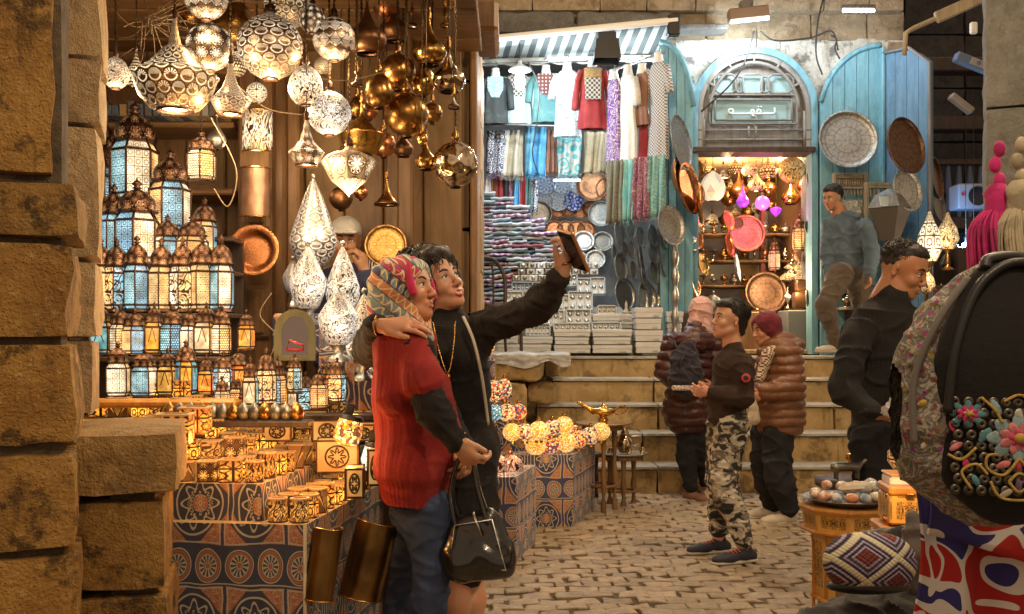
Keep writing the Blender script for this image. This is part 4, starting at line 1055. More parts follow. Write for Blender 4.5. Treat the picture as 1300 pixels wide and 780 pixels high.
B = Solid(.007, .02); B.setM(HD_, head_rot(60, 0), .98); B.ell((-.018, 0, .036), (.112, .092, .098)); B.ell((.02, 0, .035), (.08, .082, .083)); B.cone((-.03, 0, -.02), (-.06, 0, -.13), .085, .10, k=.04); B.cone((0, 0, -.09), (.0, 0, -.16), .08, .12, k=.03); B.ell((-.09, .02, -.06), (.05, .05, .08), k=.03); B.ell((.12, 0, -.02), (.07, .06, .08), sub=True, k=.01)
B.setM(); B.build('headscarf', HIJ_IN, D_, folds(.007, 20))
bp = empty('backpack', c4(870, 470, 7.66), (0, 0, 0), 'small black cloth backpack with drawstring worn over the maroon coat', 'backpack')
B = Solid(.01, .03); B.cone((0, 0, -.05), (0, 0, .08), .13, .11, flat=((0, 1, 0), .6)); B.cone((0, -.02, -.06), (0, -.02, -.09), .12, .12, flat=((0, 1, 0), .6)); B.cone((0, 0, .1), (.01, 0, .17), .07, .05, flat=((0, 1, 0), .6)); link('pack', B.mesh('pack', cloth('black_canvas', (.02, .017, .03), (.03, .025, .045)), folds(.012, 24)), bp)
for s_ in (-1, 1): MB().tube(catmull([(s_ * .05, .0, .15), (s_ * .09, .03, .22), (s_ * .1, .12, .24)], 5), .018, 6, flat=.4).build('strap', cloth('black_canvas', None), bp)
MB().tube(catmull([(-.02, -.07, .12), (-.05, -.1, .06), (-.06, -.1, 0)], 5), .005, 5).build('drawstring', BLACK, bp)
MB().box((0, -.085, -.135), (.24, .03, .04), .01).build('woven_band', M('woven_band', lambda: dict(col=mixc((voro(tc('Object'), 60) < .35), (.6, .55, .5), (.25, .03, .06)), rough=.8)), bp)
YE = 7.0; E_ = person((P(985, 660, YE).x, YE, 0), 'woman in a shiny bronze quilted jacket and dark maroon headscarf')
c5 = lambda px, py, y=YE: P(px, py, y)
HE = c5(972, 418); rE = head_rot(198, -10); B = Solid(.007, .02); head(B, E_, HE, rE, .93, True)
B.cone(c5(980, 435), c5(985, 455), .05, .055)
sE, eE, wE = c5(1000, 452, 6.88), c5(1005, 492, 6.84), c5(972, 497, 6.8); limb(B, sE, eE, wE, .045, .036, .026); hand(B, wE, (-.8, 0, -.5), (.3, .6, .2), 1, .9, curls=[(30, 40, 30)] * 4)
sF, eF, wF = c5(985, 452, 7.13), c5(985, 490, 7.15), c5(965, 500, 6.95); limb(B, sF, eF, wF, .045, .036, .026); hand(B, wF, (-.8, 0, -.5), (.3, .6, .2), -1, .9, curls=[(30, 40, 30)] * 4)
limb(B, c5(985, 545, 6.93), c5(985, 600, 6.9), (c5(993, 0).x, 6.88, .09), .08, .056, .04); limb(B, c5(975, 545, 7.08), c5(972, 600, 7.1), (c5(985, 0).x, 7.1, .09), .08, .056, .04)
B.build('body', SK_A, E_)
B = Solid(.009, .03); B.cone(c5(990, 450), c5(990, 490), .145, .155, flat=((0, 1, 0), 1.15)); B.cone(c5(990, 490), c5(990, 530), .155, .165, flat=((0, 1, 0), 1.15)); limb(B, sE, eE, wE, .085, .075, .05); limb(B, sF, eF, wF, .085, .075, .05); B.cone(c5(998, 438), c5(1008, 440), .07, .06, k=.03)
B.build('jacket', PUF_B, E_, quilt(.018, .062))
B = Solid(.009, .03); limb(B, c5(987, 550, 6.93), c5(988, 600, 6.9), (c5(995, 0).x, 6.88, .12), .112, .095, .072); limb(B, c5(972, 550, 7.08), c5(972, 600, 7.1), (c5(985, 0).x, 7.1, .12), .11, .09, .07); B.build('trousers', TROUS, E_, folds(.009, 15))
CRM = flat('cream_shoe', (.55, .48, .38), .6)
shoe(E_, (c5(993, 0).x, 6.88, .09), (-1, -.15, 0), CRM, SOLW, .25, lace=SOLW); shoe(E_, (c5(985, 0).x, 7.1, .09), (-1, 0, 0), CRM, SOLW, .25)
B = Solid(.007, .02); B.setM(HE, rE, .93); B.ell((-.022, 0, .036), (.112, .092, .098)); B.ell((.03, 0, .035), (.075, .082, .083)); B.cone((-.04, 0, -.02), (-.045, 0, -.13), .082, .083, k=.04); B.ell((.12, 0, -.02), (.075, .062, .09), sub=True, k=.012)
B.setM(); B.build('headscarf', MAROON, E_, folds(.004, 26))
WOV = M('woven_scarf', lambda: dict(col=mixc((sin(sep(tc('Object'))[2] * 260.0) * sin((sep(tc('Object'))[0] + sep(tc('Object'))[1]) * 210.0) > 0), (.62, .52, .4), (.10, .04, .03)), rough=.9))
B = Solid(.008, .02); B.chain([c5(992, 437, 6.93), c5(975, 450, 6.86), c5(965, 480, 6.84)], [.04, .04, .035]); B.build('scarf', WOV, E_, folds(.004, 30))
pb = Solid(.008, .015); pb.cone(c5(957, 518, 6.8), c5(957, 532, 6.8), .03, .045); pb.cone(c5(958, 508, 6.8), c5(957, 518, 6.8), .012, .03); tag(pb.build('small_pouch', cloth('cream_pouch', (.5, .42, .32))), 'small cream drawstring pouch hanging from the bronze jacket woman\'s hand', 'pouch')
YG = 4.3; G_ = person((P(1120, 780, YG).x, YG, 0), 'young man in a black pullover with cropped hair looking down as he walks')
c6 = lambda px, py, y=YG: P(px, py, y)
HG = c6(1147, 343); rG = head_rot(-42, -20, 0); B = Solid(.006, .02); head(B, G_, HG, rG, 1.0, False, lipm=flat('lips_soft', None))
B.cone(c6(1136, 372), c6(1130, 392), .05, .05)
sG, eG, wG = c6(1092, 425, 4.2), c6(1068, 494, 4.12), c6(1112, 524, 3.98); limb(B, sG, eG, wG, .052, .042, .03); hand(B, wG, (.95, -.1, -.2), (.1, .5, -.6), -1, 1.05, curls=[(35, 40, 30)] * 4)
sH, eH, wH = c6(1160, 420, 4.42), c6(1180, 480, 4.4), c6(1165, 525, 4.2); limb(B, sH, eH, wH, .052, .042, .03); hand(B, wH, (-.3, -.8, -.2), (-.5, 0, -.6), 1, 1.05, curls=[(35, 40, 30)] * 4)
limb(B, c6(1112, 560, 4.22), c6(1120, 690, 4.15), (c6(1100, 0).x, 4.25, .09), .07, .05, .042); limb(B, c6(1130, 560, 4.4), c6(1140, 690, 4.4), (c6(1150, 0).x, 4.5, .09), .07, .05, .042)
B.build('body', SK_C, G_)
B = Solid(.008, .035); B.cone(c6(1134, 384), c6(1128, 400), .078, .098); B.cone(c6(1100, 418), c6(1152, 415), .075, .07, k=.06); B.cone(c6(1122, 430), c6(1118, 480), .15, .145, flat=((0, 1, 0), .85)); B.cone(c6(1118, 480), c6(1121, 562), .14, .132, flat=((0, 1, 0), .9))
limb(B, sG, eG, wG + V((-.015, 0, .01)), .072, .056, .042); limb(B, sH, eH, wH, .07, .055, .042); B.build('pullover', BLACKK, G_, folds(.011, 13))
B = Solid(.009, .03); limb(B, c6(1112, 565, 4.22), c6(1122, 690, 4.15), (c6(1102, 0).x, 4.25, .12), .108, .085, .065); limb(B, c6(1130, 565, 4.4), c6(1142, 690, 4.4), (c6(1150, 0).x, 4.5, .12), .105, .085, .065); B.build('trousers', TROUS, G_, folds(.008, 14))
shoe(G_, (c6(1100, 0).x, 4.25, .09), (1, -.3, 0), BLACK, BLACK); shoe(G_, (c6(1150, 0).x, 4.5, .09), (1, -.3, 0), BLACK, BLACK)
B = Solid(.006, .015); B.setM(HG, rG, 1.0); B.ell((-.024, 0, .046), (.094, .078, .084)); B.ell((.03, 0, .085), (.055, .06, .034), k=.02); B.ell((.10, 0, -.02), (.06, .08, .095), sub=True, k=.012); B.ell((.0, -.09, -.045), (.06, .03, .05), sub=True); B.ell((.0, .09, -.045), (.06, .03, .05), sub=True); B.ell((-.03, 0, -.1), (.1, .1, .07), sub=True, k=.02)
B.setM(); B.build('hair', HAIR, G_, lambda p, n: .003 * wnoise(p, 90)); curls(G_, Matrix.Translation(HG) @ rG.to_4x4(), (.093, .077, .082), (-.024, 0, .048), 420, .018, .0016, .003, .0, front=.6)
pbg = Solid(.008, .02); pbg.cone(P(1138, 470, 3.9), P(1156, 458, 3.9), .02, .03); pbg.cone(P(1128, 522, 3.9), P(1150, 510, 3.85), .025, .035); pbg.cone(P(1156, 462, 3.9), P(1158, 500, 3.85), .02, .03)
tag(pbg.build('plastic_bag', M('thin_plastic', lambda: dict(col=(.75, .75, .78), rough=.25, alpha=.8, h=noise(tc('Object'), 30, 4), hs=.8, hd=.02)), disp=folds(.012, 40)), 'crumpled clear plastic bag carried by the young man in black', 'bag')
YI = 10.35; I_ = person((P(1050, 445, YI).x, YI, 1.13), 'man in a blue grey jacket stepping up towards the lit arched shop')
c7 = lambda px, py, y=YI: P(px, py, y)
YI = 9.95
HI_ = c7(1043, 258, YI); rI = head_rot(215, -12, 0); B = Solid(.009, .02); head(B, I_, HI_, rI, 1.0, False)
B.cone(c7(1050, 270, YI), c7(1056, 285, YI), .06, .066)
sI, eI, wI = c7(1082, 292, 9.8), c7(1092, 325, 9.8), c7(1088, 352, 9.75); limb(B, sI, eI, wI, .05, .04, .03); hand(B, wI, (0, 0, -1), (-1, 0, 0), 1, 1, curls=[(25, 30, 20)] * 4)
sJ, eJ, wJ = c7(1040, 292, 10.0), c7(1036, 320, 10.0), c7(1037, 348, 9.9); limb(B, sJ, eJ, wJ, .05, .04, .03); hand(B, wJ, (0, 0, -1), (1, 0, 0), -1, 1, curls=[(25, 30, 20)] * 4)
k1, a1, k2, a2 = c7(1033, 388, 9.75), c7(1046, 436, 9.8), c7(1080, 395, 10.05), c7(1092, 434, 10.15); h1, h2 = c7(1052, 352, 9.85), c7(1070, 352, 10.0)
limb(B, h1, k1, a1, .085, .06, .042); limb(B, h2, k2, a2, .085, .06, .042); B.build('body', SK_C, I_)
B = Solid(.01, .03); B.cone(c7(1055, 282, YI), c7(1062, 286, YI), .08, .1); B.cone(c7(1060, 295, YI), c7(1062, 345, YI), .150, .145, flat=((0, 1, 0), .75)); limb(B, sI, eI, wI, .08, .066, .05); limb(B, sJ, eJ, wJ, .08, .066, .05); B.build('jacket', cloth('bluegrey_jacket', (.075, .11, .145), (.10, .14, .18)), I_, folds(.01, 12))
B = Solid(.01, .03); limb(B, h1, k1, a1, .12, .088, .062); limb(B, h2, k2, a2, .12, .088, .062); B.cone(h1, h2, .12, .12); B.build('trousers', TROUSB, I_, folds(.008, 12))
shoe(I_, a1, (-.8, -.2, 0), CRM, SOLW); shoe(I_, a2, (-.8, -.2, 0), CRM, SOLW)
B = Solid(.008, .015); B.setM(HI_, rI, 1.0); B.ell((-.028, 0, .05), (.098, .086, .092)); B.ell((.035, 0, .09), (.06, .064, .04), k=.02); B.ell((.108, 0, -.02), (.06, .08, .095), sub=True, k=.012); B.ell((-.01, 0, -.1), (.12, .1, .06), sub=True, k=.02); B.setM(); B.build('hair', HAIR, I_, lambda p, n: .006 * wnoise(p, 60)); I_.location.y -= .35
YK = 4.72; K_ = person((P(450, 430, YK).x, YK, .5), 'shopkeeper in a white cap and navy top with a hand at his mouth')
c8 = lambda px, py, y=YK: P(px, py, y)
HK = c8(439, 306); rK = head_rot(-82, -6); B = Solid(.006, .02); head(B, K_, HK, rK, .9, False, lipm=flat('lips_soft', None))
B.cone(c8(442, 330), c8(446, 345), .06, .07); sK, eK, wK = c8(478, 365, 4.72), c8(482, 392, 4.5), c8(463, 346, 4.52); limb(B, sK, eK, wK, .05, .042, .03); hand(B, wK, (-.1, -.05, 1), (-.9, .3, 0), -1, 1, curls=[(45, 50, 35)] * 4)
B.cone(c8(446, 370), c8(446, 520), .10, .11, k=.05); limb(B, c8(415, 365), c8(405, 420), c8(415, 470, 4.6), .05, .04, .03); hand(B, c8(415, 470, 4.6), (0, 0, -1), (1, 0, 0), -1, 1)
limb(B, c8(440, 500), c8(440, 600), (c8(440, 0).x, 4.7, .5 - .4), .085, .06, .045); limb(B, c8(465, 500), c8(465, 600), (c8(465, 0).x, 4.7, .1), .085, .06, .045)
B.build('body', SK_C, K_)
B = Solid(.008, .03); B.cone(c8(443, 345), c8(446, 350), .08, .1); B.cone(c8(447, 375), c8(446, 520), .16, .17, flat=((0, 1, 0), .8)); limb(B, sK, eK, wK + V((.01, 0, -.03)), .085, .07, .05); limb(B, c8(415, 365), c8(405, 420), c8(415, 460, 4.6), .08, .065, .05); B.build('sweater', NAVYK, K_, folds(.007, 15))
B = Solid(.01, .03); limb(B, c8(440, 510), c8(440, 600), (c8(440, 0).x, 4.7, .12), .12, .09, .07); limb(B, c8(465, 510), c8(465, 600), (c8(465, 0).x, 4.7, .12), .12, .09, .07); B.build('trousers', TROUS, K_)
WST = M('striped_sleeve', lambda: dict(col=mixc((sin(sep(tc('Object'))[0] * 520.0) > 0.2), (.04, .04, .09), (.6, .6, .62)), rough=.9))
B = Solid(.006, .02); B.cone(c8(470, 338, 4.6), c8(480, 366, 4.58), .032, .05); B.build('striped_panel', WST, K_)
CAP = cloth('white_cap', (.62, .6, .56), (.5, .48, .44))
B = Solid(.005, .012); B.setM(HK, rK, .9); B.ell((-.012, 0, .055), (.104, .084, .078)); B.ell((0, 0, -.04), (.2, .2, .07), sub=True, k=.006); B.cone((.08, -.02, .05), (.12, 0, .042), .04, .042, flat=((0, 0, 1), .16), k=.01); B.cone((.08, .02, .05), (.12, 0, .042), .04, .042, flat=((0, 0, 1), .16), k=.01)
B.setM(); B.build('cap', CAP, K_)
WARMG = (1.0, .74, .42); PALEG = (1.0, .80, .55)
PC_SC = perf('pierced_scallops', 'scallop', 13, 11, (.42, .30, .18), PALEG, 2.0)
PC_SC2 = perf('pierced_scallops_gold', 'scallop', 16, 10, (.45, .32, .16), (1, .80, .50), 1.8)
PC_LF = perf('pierced_flowers', 'leaf', 9, 5, (.42, .32, .23), PALEG, 2.5)
PC_SW = perf('pierced_scrolls', 'swirl', 8, 4, (.42, .32, .22), PALEG, 2.2)
PC_TR = perf('pierced_triangles', 'tri', 11, 8, (.42, .32, .22), PALEG, 2.6)
PC_ST = perf('pierced_stars', 'star', 8, 4, (.52, .42, .30), (1, .82, .55), 3.0)
PC_DT = perf('pierced_dots', 'dots', 22, 12, (.5, .36, .2), WARMG, 2.0)
PC_SILV = perf('silvered_scrolls', 'swirl', 10, 5, (.40, .37, .34), (1, .9, .78), 1.7)
PC_SILS = perf('silvered_scallops', 'scallop', 10, 13, (.38, .35, .32), (1, .9, .78), 1.1)
PC_GOLDOFF = perf('gold_leafwork', 'swirl', 8, 4, (.55, .32, .08), (1, .7, .3), .8)
CREAM = perf('cream_panel', 'leaf', 8, 3, (.55, .42, .28), (1, .8, .55), 2.4, .4, .3)
MERC = M('mercury_glass', lambda: dict(col=mixc(smooth(noise(rc(), 22, 4), .4, .7), (.72, .60, .42), (.22, .13, .06)), metal=1.0, rough=.12, h=voro(rc(), 22) + noise(rc(), 12), hs=.5, hd=.01))
SHAPES = dict(
    ball=[(.22, -.98), (.34, -.94), (.62, -.78), (.86, -.5), (.98, -.2), (1, .05), (.95, .32), (.8, .6), (.55, .83), (.3, .95), (.14, 1.0), (.12, 1.1)],
    egg=[(.3, -1.15), (.5, -1.1), (.8, -.85), (.97, -.45), (1, -.1), (.9, .35), (.68, .75), (.4, 1.0), (.18, 1.12), (.14, 1.25)],
    onion=[(.55, -.62), (.62, -.62), (.82, -.42), (.98, -.1), (1, .1), (.93, .3), (.7, .55), (.42, .85), (.22, 1.2), (.1, 1.6), (.05, 2.0)],
    tear=[(.25, -.95), (.35, -.95), (.72, -.7), (.95, -.3), (1, 0), (.88, .4), (.6, .85), (.35, 1.3), (.18, 1.8), (.09, 2.3), (.07, 2.5)],
    dome=[(.42, -.62), (.6, -.55), (.85, -.25), (1.0, .18), (1.03, .2), (.85, .32), (.62, .48), (.42, .68), (.3, .85), (.16, .95), (.1, 1.2), (.04, 1.6)],
    bell=[(1.0, -.5), (1.0, -.42), (.8, -.2), (.55, .1), (.32, .5), (.2, .9), (.12, 1.3), (.06, 1.7)],
    cone=[(.62, -.7), (.66, -.68), (1.0, -.05), (1.02, .02), (.7, .3), (.4, .7), (.2, 1.3), (.1, 1.9)],
    facet=[(.03, -.95), (.25, -.75), (.62, -.45), (.8, -.12), (1.0, .22), (.82, .42), (.5, .55), (.2, .62), (.1, .8)])
CHAIN_M = metal('chain_brass', (.12, .08, .04), .4)
LABELS = set()
def ulabel(t):
    assert t not in LABELS, t
    LABELS.add(t); return t
def pendant(px, py, wpx, Y, kind, mat, label, lit=0, top=2.74, sq=1.0, group='lamps hanging in the lantern shop', cat='hanging lamp', n=28, bulb=True, col=(1, .72, .42)):
    r = wpx / 2 / FP * Y; c = P(px, py, Y); prof = [(a * r, b * r * sq) for a, b in SHAPES[kind]]
    o = empty('hanging_lamp', c, (0, 0, rnd.uniform(0, 6)), ulabel(label), cat, group)
    nn = 8 if kind == 'facet' else n
    MB().lathe(prof, nn, smooth=kind != 'facet').build('shade', mat, o)
    zt = prof[-1][1]; rr = max(prof[-1][0], .006)
    MB().lathe([(rr * 1.1, 0), (rr * 1.8, .006), (rr * 1.2, .014), (rr * 1.5, .024), (.004, .036), (.004, .05)], 10).build('cap', FRAME if lit else BRASS_D, o, (0, 0, zt - .004))
    m = MB(); z = zt + .04; zend = top - c.z
    if zend > z:
        m.tube([(0, 0, z), (0, 0, zend)], .0022, 4)
        k = z
        while k < min(zend, z + .5): m.tube([(.006 * math.cos(a), 0, k + .009 * math.sin(a)) for a in [i * PI / 3 for i in range(6)]], .0018, 3, closed=True); k += .02
        m.build('chain', CHAIN_M, o)
    r0 = prof[0][0]; zb = prof[0][1]
    MB().lathe([(r0 * .92, -.004), (r0 * 1.06, -.006), (r0 * 1.08, .004), (r0 * .98, .008)], 20).build('rim', FRAME, o, (0, 0, zb))
    if lit and bulb:
        MB().ball((0, 0, zb + .012), (r0 * .8, r0 * .8, .012), 12, 6).build('bulb', BULBW, o)
        if lit > 1: plight(c + V((0, -.0, zb - .05)), lit * .16, col, .035)
    return o
PEND = [
 (343, 60, 82, 3.75, 'ball', PC_SC, 'large pierced scallop-pattern globe glowing beside the flared dome lamp', 22),
 (366, 6, 60, 4.0, 'ball', PC_SC2, 'scallop globe cut by the top of the picture above the flower-cut sphere', 1),
 (397, 24, 32, 3.9, 'egg', PC_LF, 'slim ornate egg lamp hanging between two bright globes at the top', 1),
 (424, 50, 54, 3.8, 'ball', PC_TR, 'triangle-pierced white globe with a hot bulb near the copper onion lamp', 18),
 (388, 108, 44, 3.7, 'egg', PC_SW, 'egg-shaped lamp with bold black script cutouts under the scallop globe', 1),
 (418, 144, 56, 3.8, 'ball', PC_SILV, 'swirled silver glass globe above the flared star lamp', 12),
 (389, 194, 44, 3.65, 'cone', PC_LF, 'small white flared lamp tied on a slack cable', 10),
 (443, 214, 72, 3.8, 'facet', CREAM, 'eight-sided cream lamp shaped like a spinning top', 22),
 (466, 52, 50, 3.9, 'onion', COPPER_D, 'dull copper onion lamp with a tapering neck', 0),
 (500, 40, 38, 4.3, 'onion', COPPER_D, 'copper onion lamp half hidden behind its larger twin', 0),
 (505, 92, 46, 4.0, 'ball', BRASS_D, 'dark brass globe above the brass egg', 0),
 (481, 115, 38, 3.8, 'egg', BRASS_D, 'polished brass egg lamp catching many reflections', 0),
 (537, 103, 32, 4.1, 'egg', BRASS, 'pale brass egg lamp between the dark globe and the glass onion', 0),
 (516, 146, 56, 3.9, 'ball', BRASS_D, 'biggest dark brass globe, hanging lowest of the plain brass ones', 0),
 (545, 68, 44, 4.0, 'onion', BRASS, 'brass onion lamp with a tall cone top near the corner pier', 0),
 (570, 103, 42, 4.0, 'onion', MERC, 'mottled glass onion lamp against the corner pier', 0),
 (549, 144, 26, 4.2, 'ball', BRASS_D, 'small brass ball tucked behind the biggest dark globe', 0),
 (459, 178, 60, 4.0, 'dome', BRASS, 'wide brass lamp with a long spout-like neck above the cream lamp', 0),
 (487, 184, 32, 4.2, 'ball', COPPER, 'coppery ball half hidden by the wide spouted lamp', 0),
 (541, 206, 28, 3.9, 'onion', BRASS_D, 'small brass onion lamp beside the mottled glass globe', 0),
 (578, 209, 58, 3.85, 'ball', MERC, 'big mottled glass globe hanging in front of the corner pier', 0),
 (536, 177, 15, 3.8, 'ball', BRASS, 'tiny brass ball dangling under the dark globe', 0),
 (576, 133, 14, 3.8, 'bell', SILVER, 'tiny silver bell below the glass onion lamp', 0),
 (453, 105, 14, 3.8, 'bell', SILVER, 'tiny bell on a long chain beside the silver swirl globe', 0),
 (222, 108, 106, 3.45, 'dome', PC_SC2, 'huge flared dome lamp of pierced pale metal, the widest in the shop', 26),
 (266, 60, 60, 3.6, 'ball', PC_LF, 'round white lamp cut with eye and flower shapes', 14),
 (262, -2, 54, 3.5, 'ball', PC_TR, 'glowing round lamp cut by the picture top with a bright ring below', 6),
 (296, 30, 54, 3.9, 'egg', BRASS_D, 'plain dark gold egg hanging beside the flower-cut lamp', 0),
 (293, 128, 50, 3.5, 'cone', PC_SC, 'flared scallop lamp with a glaring white ring below it', 16),
 (147, 92, 34, 3.6, 'egg', PC_SW, 'small bright egg lamp close to the sandstone pillar', 12),
 (173, 98, 28, 3.8, 'tear', PC_DT, 'thin drop lamp between the pillar lamp and the flared dome', 1),
 (275, 178, 24, 4.2, 'tear', SILVER, 'plain pale glass drop hanging behind the small hanging lantern', 0),
 (310, 62, 24, 4.1, 'egg', PC_SW, 'narrow script-cut egg behind the large scallop globe', 1),
 (433, 252, 30, 4.3, 'ball', COPPER_D, 'brown metal ball hanging behind the shopkeeper\'s cap', 0),
 (491, 252, 30, 4.3, 'bell', BRASS_D, 'old brass bell lamp above the round engraved tray', 0),
 (458, 245, 18, 4.4, 'ball', COPPER, 'little copper ball beside the brown metal ball', 0),
 (352, 4, 30, 4.3, 'egg', COPPER, 'copper egg lamp in the gloom above the scallop globe', 0),
 (490, 8, 34, 4.3, 'ball', COPPER, 'copper ball just under the shop ceiling near the brass group', 0),
 (523, 30, 14, 4.2, 'bell', SILVER, 'tiny bell under the carved beam beside the copper balls', 0),
 (565, 30, 12, 4.2, 'bell', BRASS, 'second tiny bell under the carved beam, close to the pier', 0),
 (453, 138, 26, 4.25, 'egg', BRASS_D, 'dim brass egg behind the silver swirl globe', 0),
 (512, 190, 26, 4.3, 'onion', COPPER_D, 'dim copper onion lamp below the biggest dark globe', 0),
 (326, 118, 26, 4.2, 'ball', PC_ST, 'star-pierced small globe glowing behind the large scallop globe', 1),
 (410, 84, 22, 4.3, 'ball', PC_DT, 'small dotted globe glowing between larger lamps', 1),
 (300, 85, 26, 4.3, 'tear', PC_DT, 'dotted drop lamp behind the flower-cut sphere', 1),
 (470, 142, 20, 4.35, 'ball', COPPER, 'small copper ball deep in the brass group', 0),
 (240, 20, 30, 4.3, 'ball', BRASS_D, 'dark brass ball up by the wire tangle', 0),
 (570, 2, 18, 4.1, 'ball', BRASS, 'small brass ball hanging from the carved beam', 0),
]
for a in PEND: pendant(*a[:6], a[6], a[7])
m = MB()
for i in range(26):
    a = P(190 + rnd.uniform(-12, 12), 28 + rnd.uniform(-8, 8), 3.9); b = P(140 + rnd.uniform(0, 250), rnd.uniform(-10, 90), 3.7 + rnd.uniform(-.1, .5)); mid = (a + b) / 2 + V((0, 0, rnd.uniform(-.08, .1)))
    m.tube(catmull([a, mid, b], 5), .0022, 4)
tag(m.build('wire_tangle', CABLE_L), 'tangle of pale bare wires spreading under the shop ceiling', 'wiring', kind='stuff')
for i, (pts, t) in enumerate((([(303, 110), (340, 138), (384, 146)], 'pale cable swagged from the script lamp to the small flared lamp'), ([(268, 150), (300, 215), (290, 262), (272, 240)], 'pale cable looping down the wide post'), ([(345, 372), (330, 400), (352, 428), (342, 455)], 'pale cable curling beside the blue tiled box'), ([(405, 100), (444, 102), (500, 88)], 'pale cable running to the dark brass globe'))):
    tag(MB().tube(catmull([P(a, b, 3.62) for a, b in pts], 8), .0022, 5).build('cable', CABLE_L), ulabel(t), 'cable')
def sconce(px, py, w, h, mat, label, e=0):
    Y = 4.42; r = w / 2 / FP * Y; hh = h / FP * Y; c = P(px, py, Y)
    o = empty('wall_sconce', c, label=ulabel(label), cat='wall lamp', group='half round wall lamps')
    MB().lathe([(r, -hh / 2), (r, hh / 2)], 16, a0=PI, a1=2 * PI, sy=.7).build('shade', mat, o)
    for z in (-hh / 2, hh / 2): MB().tube([(r * math.cos(PI + i * PI / 12), .7 * r * math.sin(PI + i * PI / 12), z) for i in range(13)], .004, 5).build('rim', BRASS, o)
    MB().box((0, .06, 0), (.05, .16, hh * .6), .005).build('bracket', BRASS_D, o)
    if e: plight(c + V((0, -.05, -hh / 2 - .05)), e * .25, (1, .7, .4), .03)
PC_SCON = perf('script_sconce', 'swirl', 4, 1.5, (.6, .42, .22), (1, .85, .6), 2.4)
sconce(327, 167, 38, 52, PC_SCON, 'glowing half-round wall lamp cut with dark script', 6); sconce(324, 245, 38, 62, metal('embossed_copper', (.55, .33, .22), .4, None, 1.2, .6), 'unlit embossed copper half-round wall lamp below the glowing one')
def engraved(name, c, dark, rough=.3, n=12, bord=.8):
    def f():
        u, v, _ = sep(tc('UV')); a = u * 6.28318; w_ = noise(tc('Object'), 40, 3)
        p1 = absn(cos(a * (n / 2.0))) * .25 + .22; l = band(v, p1, .018); l = mx(l, band(v, absn(sin(a * float(n))) * .10 + .56, .014)); l = mx(l, band(frac(v * 7.0), .5, .06) * (v > .1))
        l = mx(l, (sin(a * 36.0) * sin(v * 90.0) > .45) * (v > .5) * (v < .72)); l = mx(l, (absn(sin(a * n * .5)) < .12) * (v < .3))
        t = noise(rc(), 9, 4); c2 = mixc(smooth(t, .4, .75), c, tuple(x * .6 for x in c))
        return dict(col=mixc(l * .5, c2, dark), metal=.9, rough=w_ * .3 + (rough - .1), h=1 - l + w_ * .3, hs=.5, hd=.004)
    return M(name, f)
TR_SIL = engraved('engraved_silver', (.50, .50, .48), (.12, .12, .11), .42, 10); TR_BR = engraved('engraved_brass', (.58, .34, .11), (.10, .05, .02)); TR_CU = engraved('engraved_copper', (.50, .24, .12), (.10, .04, .02), .35, 14)
TR_DK = engraved('engraved_dark', (.16, .09, .055), (.05, .03, .02), .4, 8); TR_GR = engraved('engraved_grey', (.33, .31, .27), (.07, .065, .055), .4, 12); TR_RED = engraved('engraved_red', (.48, .16, .12), (.15, .04, .03), .4, 8)
PL_BLUE = M('painted_plate', lambda: dict(col=mixc((sin(sep(tc('UV'))[0] * 50.0) * sin(sep(tc('UV'))[1] * 22.0) > orand() * .6 - .3), hsv((.10, .22, .50), orand() * .06 + .47, orand() * .9 + .3), (.62, .66, .70)), rough=.2, coat=.3))
_disc = {}
def disc(px, py, rx, Y, mat, label, ry=None, yaw=None, rim=.12, deep=.14, cat='tray', name='metal_tray', group=None, tilt=-8, n=36):
    """a round dish hung face to the lane; rx/ry in photo pixels, narrow ones are turned edge-on"""
    r = (ry or rx) / FP * Y
    yw = yaw if yaw is not None else (0 if not ry or ry <= rx else math.degrees(math.acos(rx / ry)))
    k = (mat.name, rim, deep, n)
    if k not in _disc:
        pr = [(1e-4, 0), (.25, 0), (.5, .0), (1 - rim * 1.6, 0), (1 - rim, .03), (1 - rim * .85, deep), (1 - .02, deep + .01), (1, deep), (.985, deep - .02), (1 - rim, -.02), (.5, -.02), (1e-4, -.02)]
        _disc[k] = MB().lathe(pr, n).mesh('dish', mat)
    o = link(name, _disc[k], None, P(px, py, Y), Euler((R(90 + tilt), 0, 0)).to_matrix().to_4x4().to_euler(), r)
    o.rotation_euler = (Matrix.Rotation(R(yw), 3, 'Z') @ Euler((R(90 + tilt), 0, 0)).to_matrix()).to_euler()
    return tag(o, ulabel(label), cat, group)
disc(324, 320, 33, 4.35, COPPER, 'hammered copper bowl hung on the wide post', deep=.3, rim=.3, cat='bowl', name='copper_bowl')
disc(490, 312, 27, 4.6, TR_BR, 'engraved brass tray on the wall beside the shopkeeper')
def slamp(px, ytop, ybot, wpx, Y, mat, label, frac_=.35, e=0, foot=True):
    zt, zb = P(0, ytop, Y).z, P(0, ybot, Y).z; r = wpx / 2 / FP * Y; H = zt - zb; c = P(px, ybot, Y)
    o = empty('standing_lamp', c, label=ulabel(label), cat='lamp', group='silvered standing lamps')
    b = frac_ * H; pr = [(r * .5, 0), (r * .62, .01)] + [(r * (math.sin(PI * (.18 + .32 * t))), b * t * 1.0) for t in (.15, .35, .6, .8, 1.0)] + [(r * (.985 * (1 - t) ** .85 + .03), b + (H - b) * t) for t in (.12, .25, .4, .55, .7, .85, 1)]
    MB().lathe(pr, 28).build('shade', mat, o)
    if foot: MB().lathe([(r * .6, -.06), (r * .55, -.045), (r * .2, -.03), (r * .45, 0)], 20).build('foot', SILVER, o)
    MB().ball((0, 0, H + .008), .011, 8, 6).build('finial', SILVER, o)
    if e: plight(c + V((-.02, -r - .05, b)), e * .045, (1, .82, .6), .03)
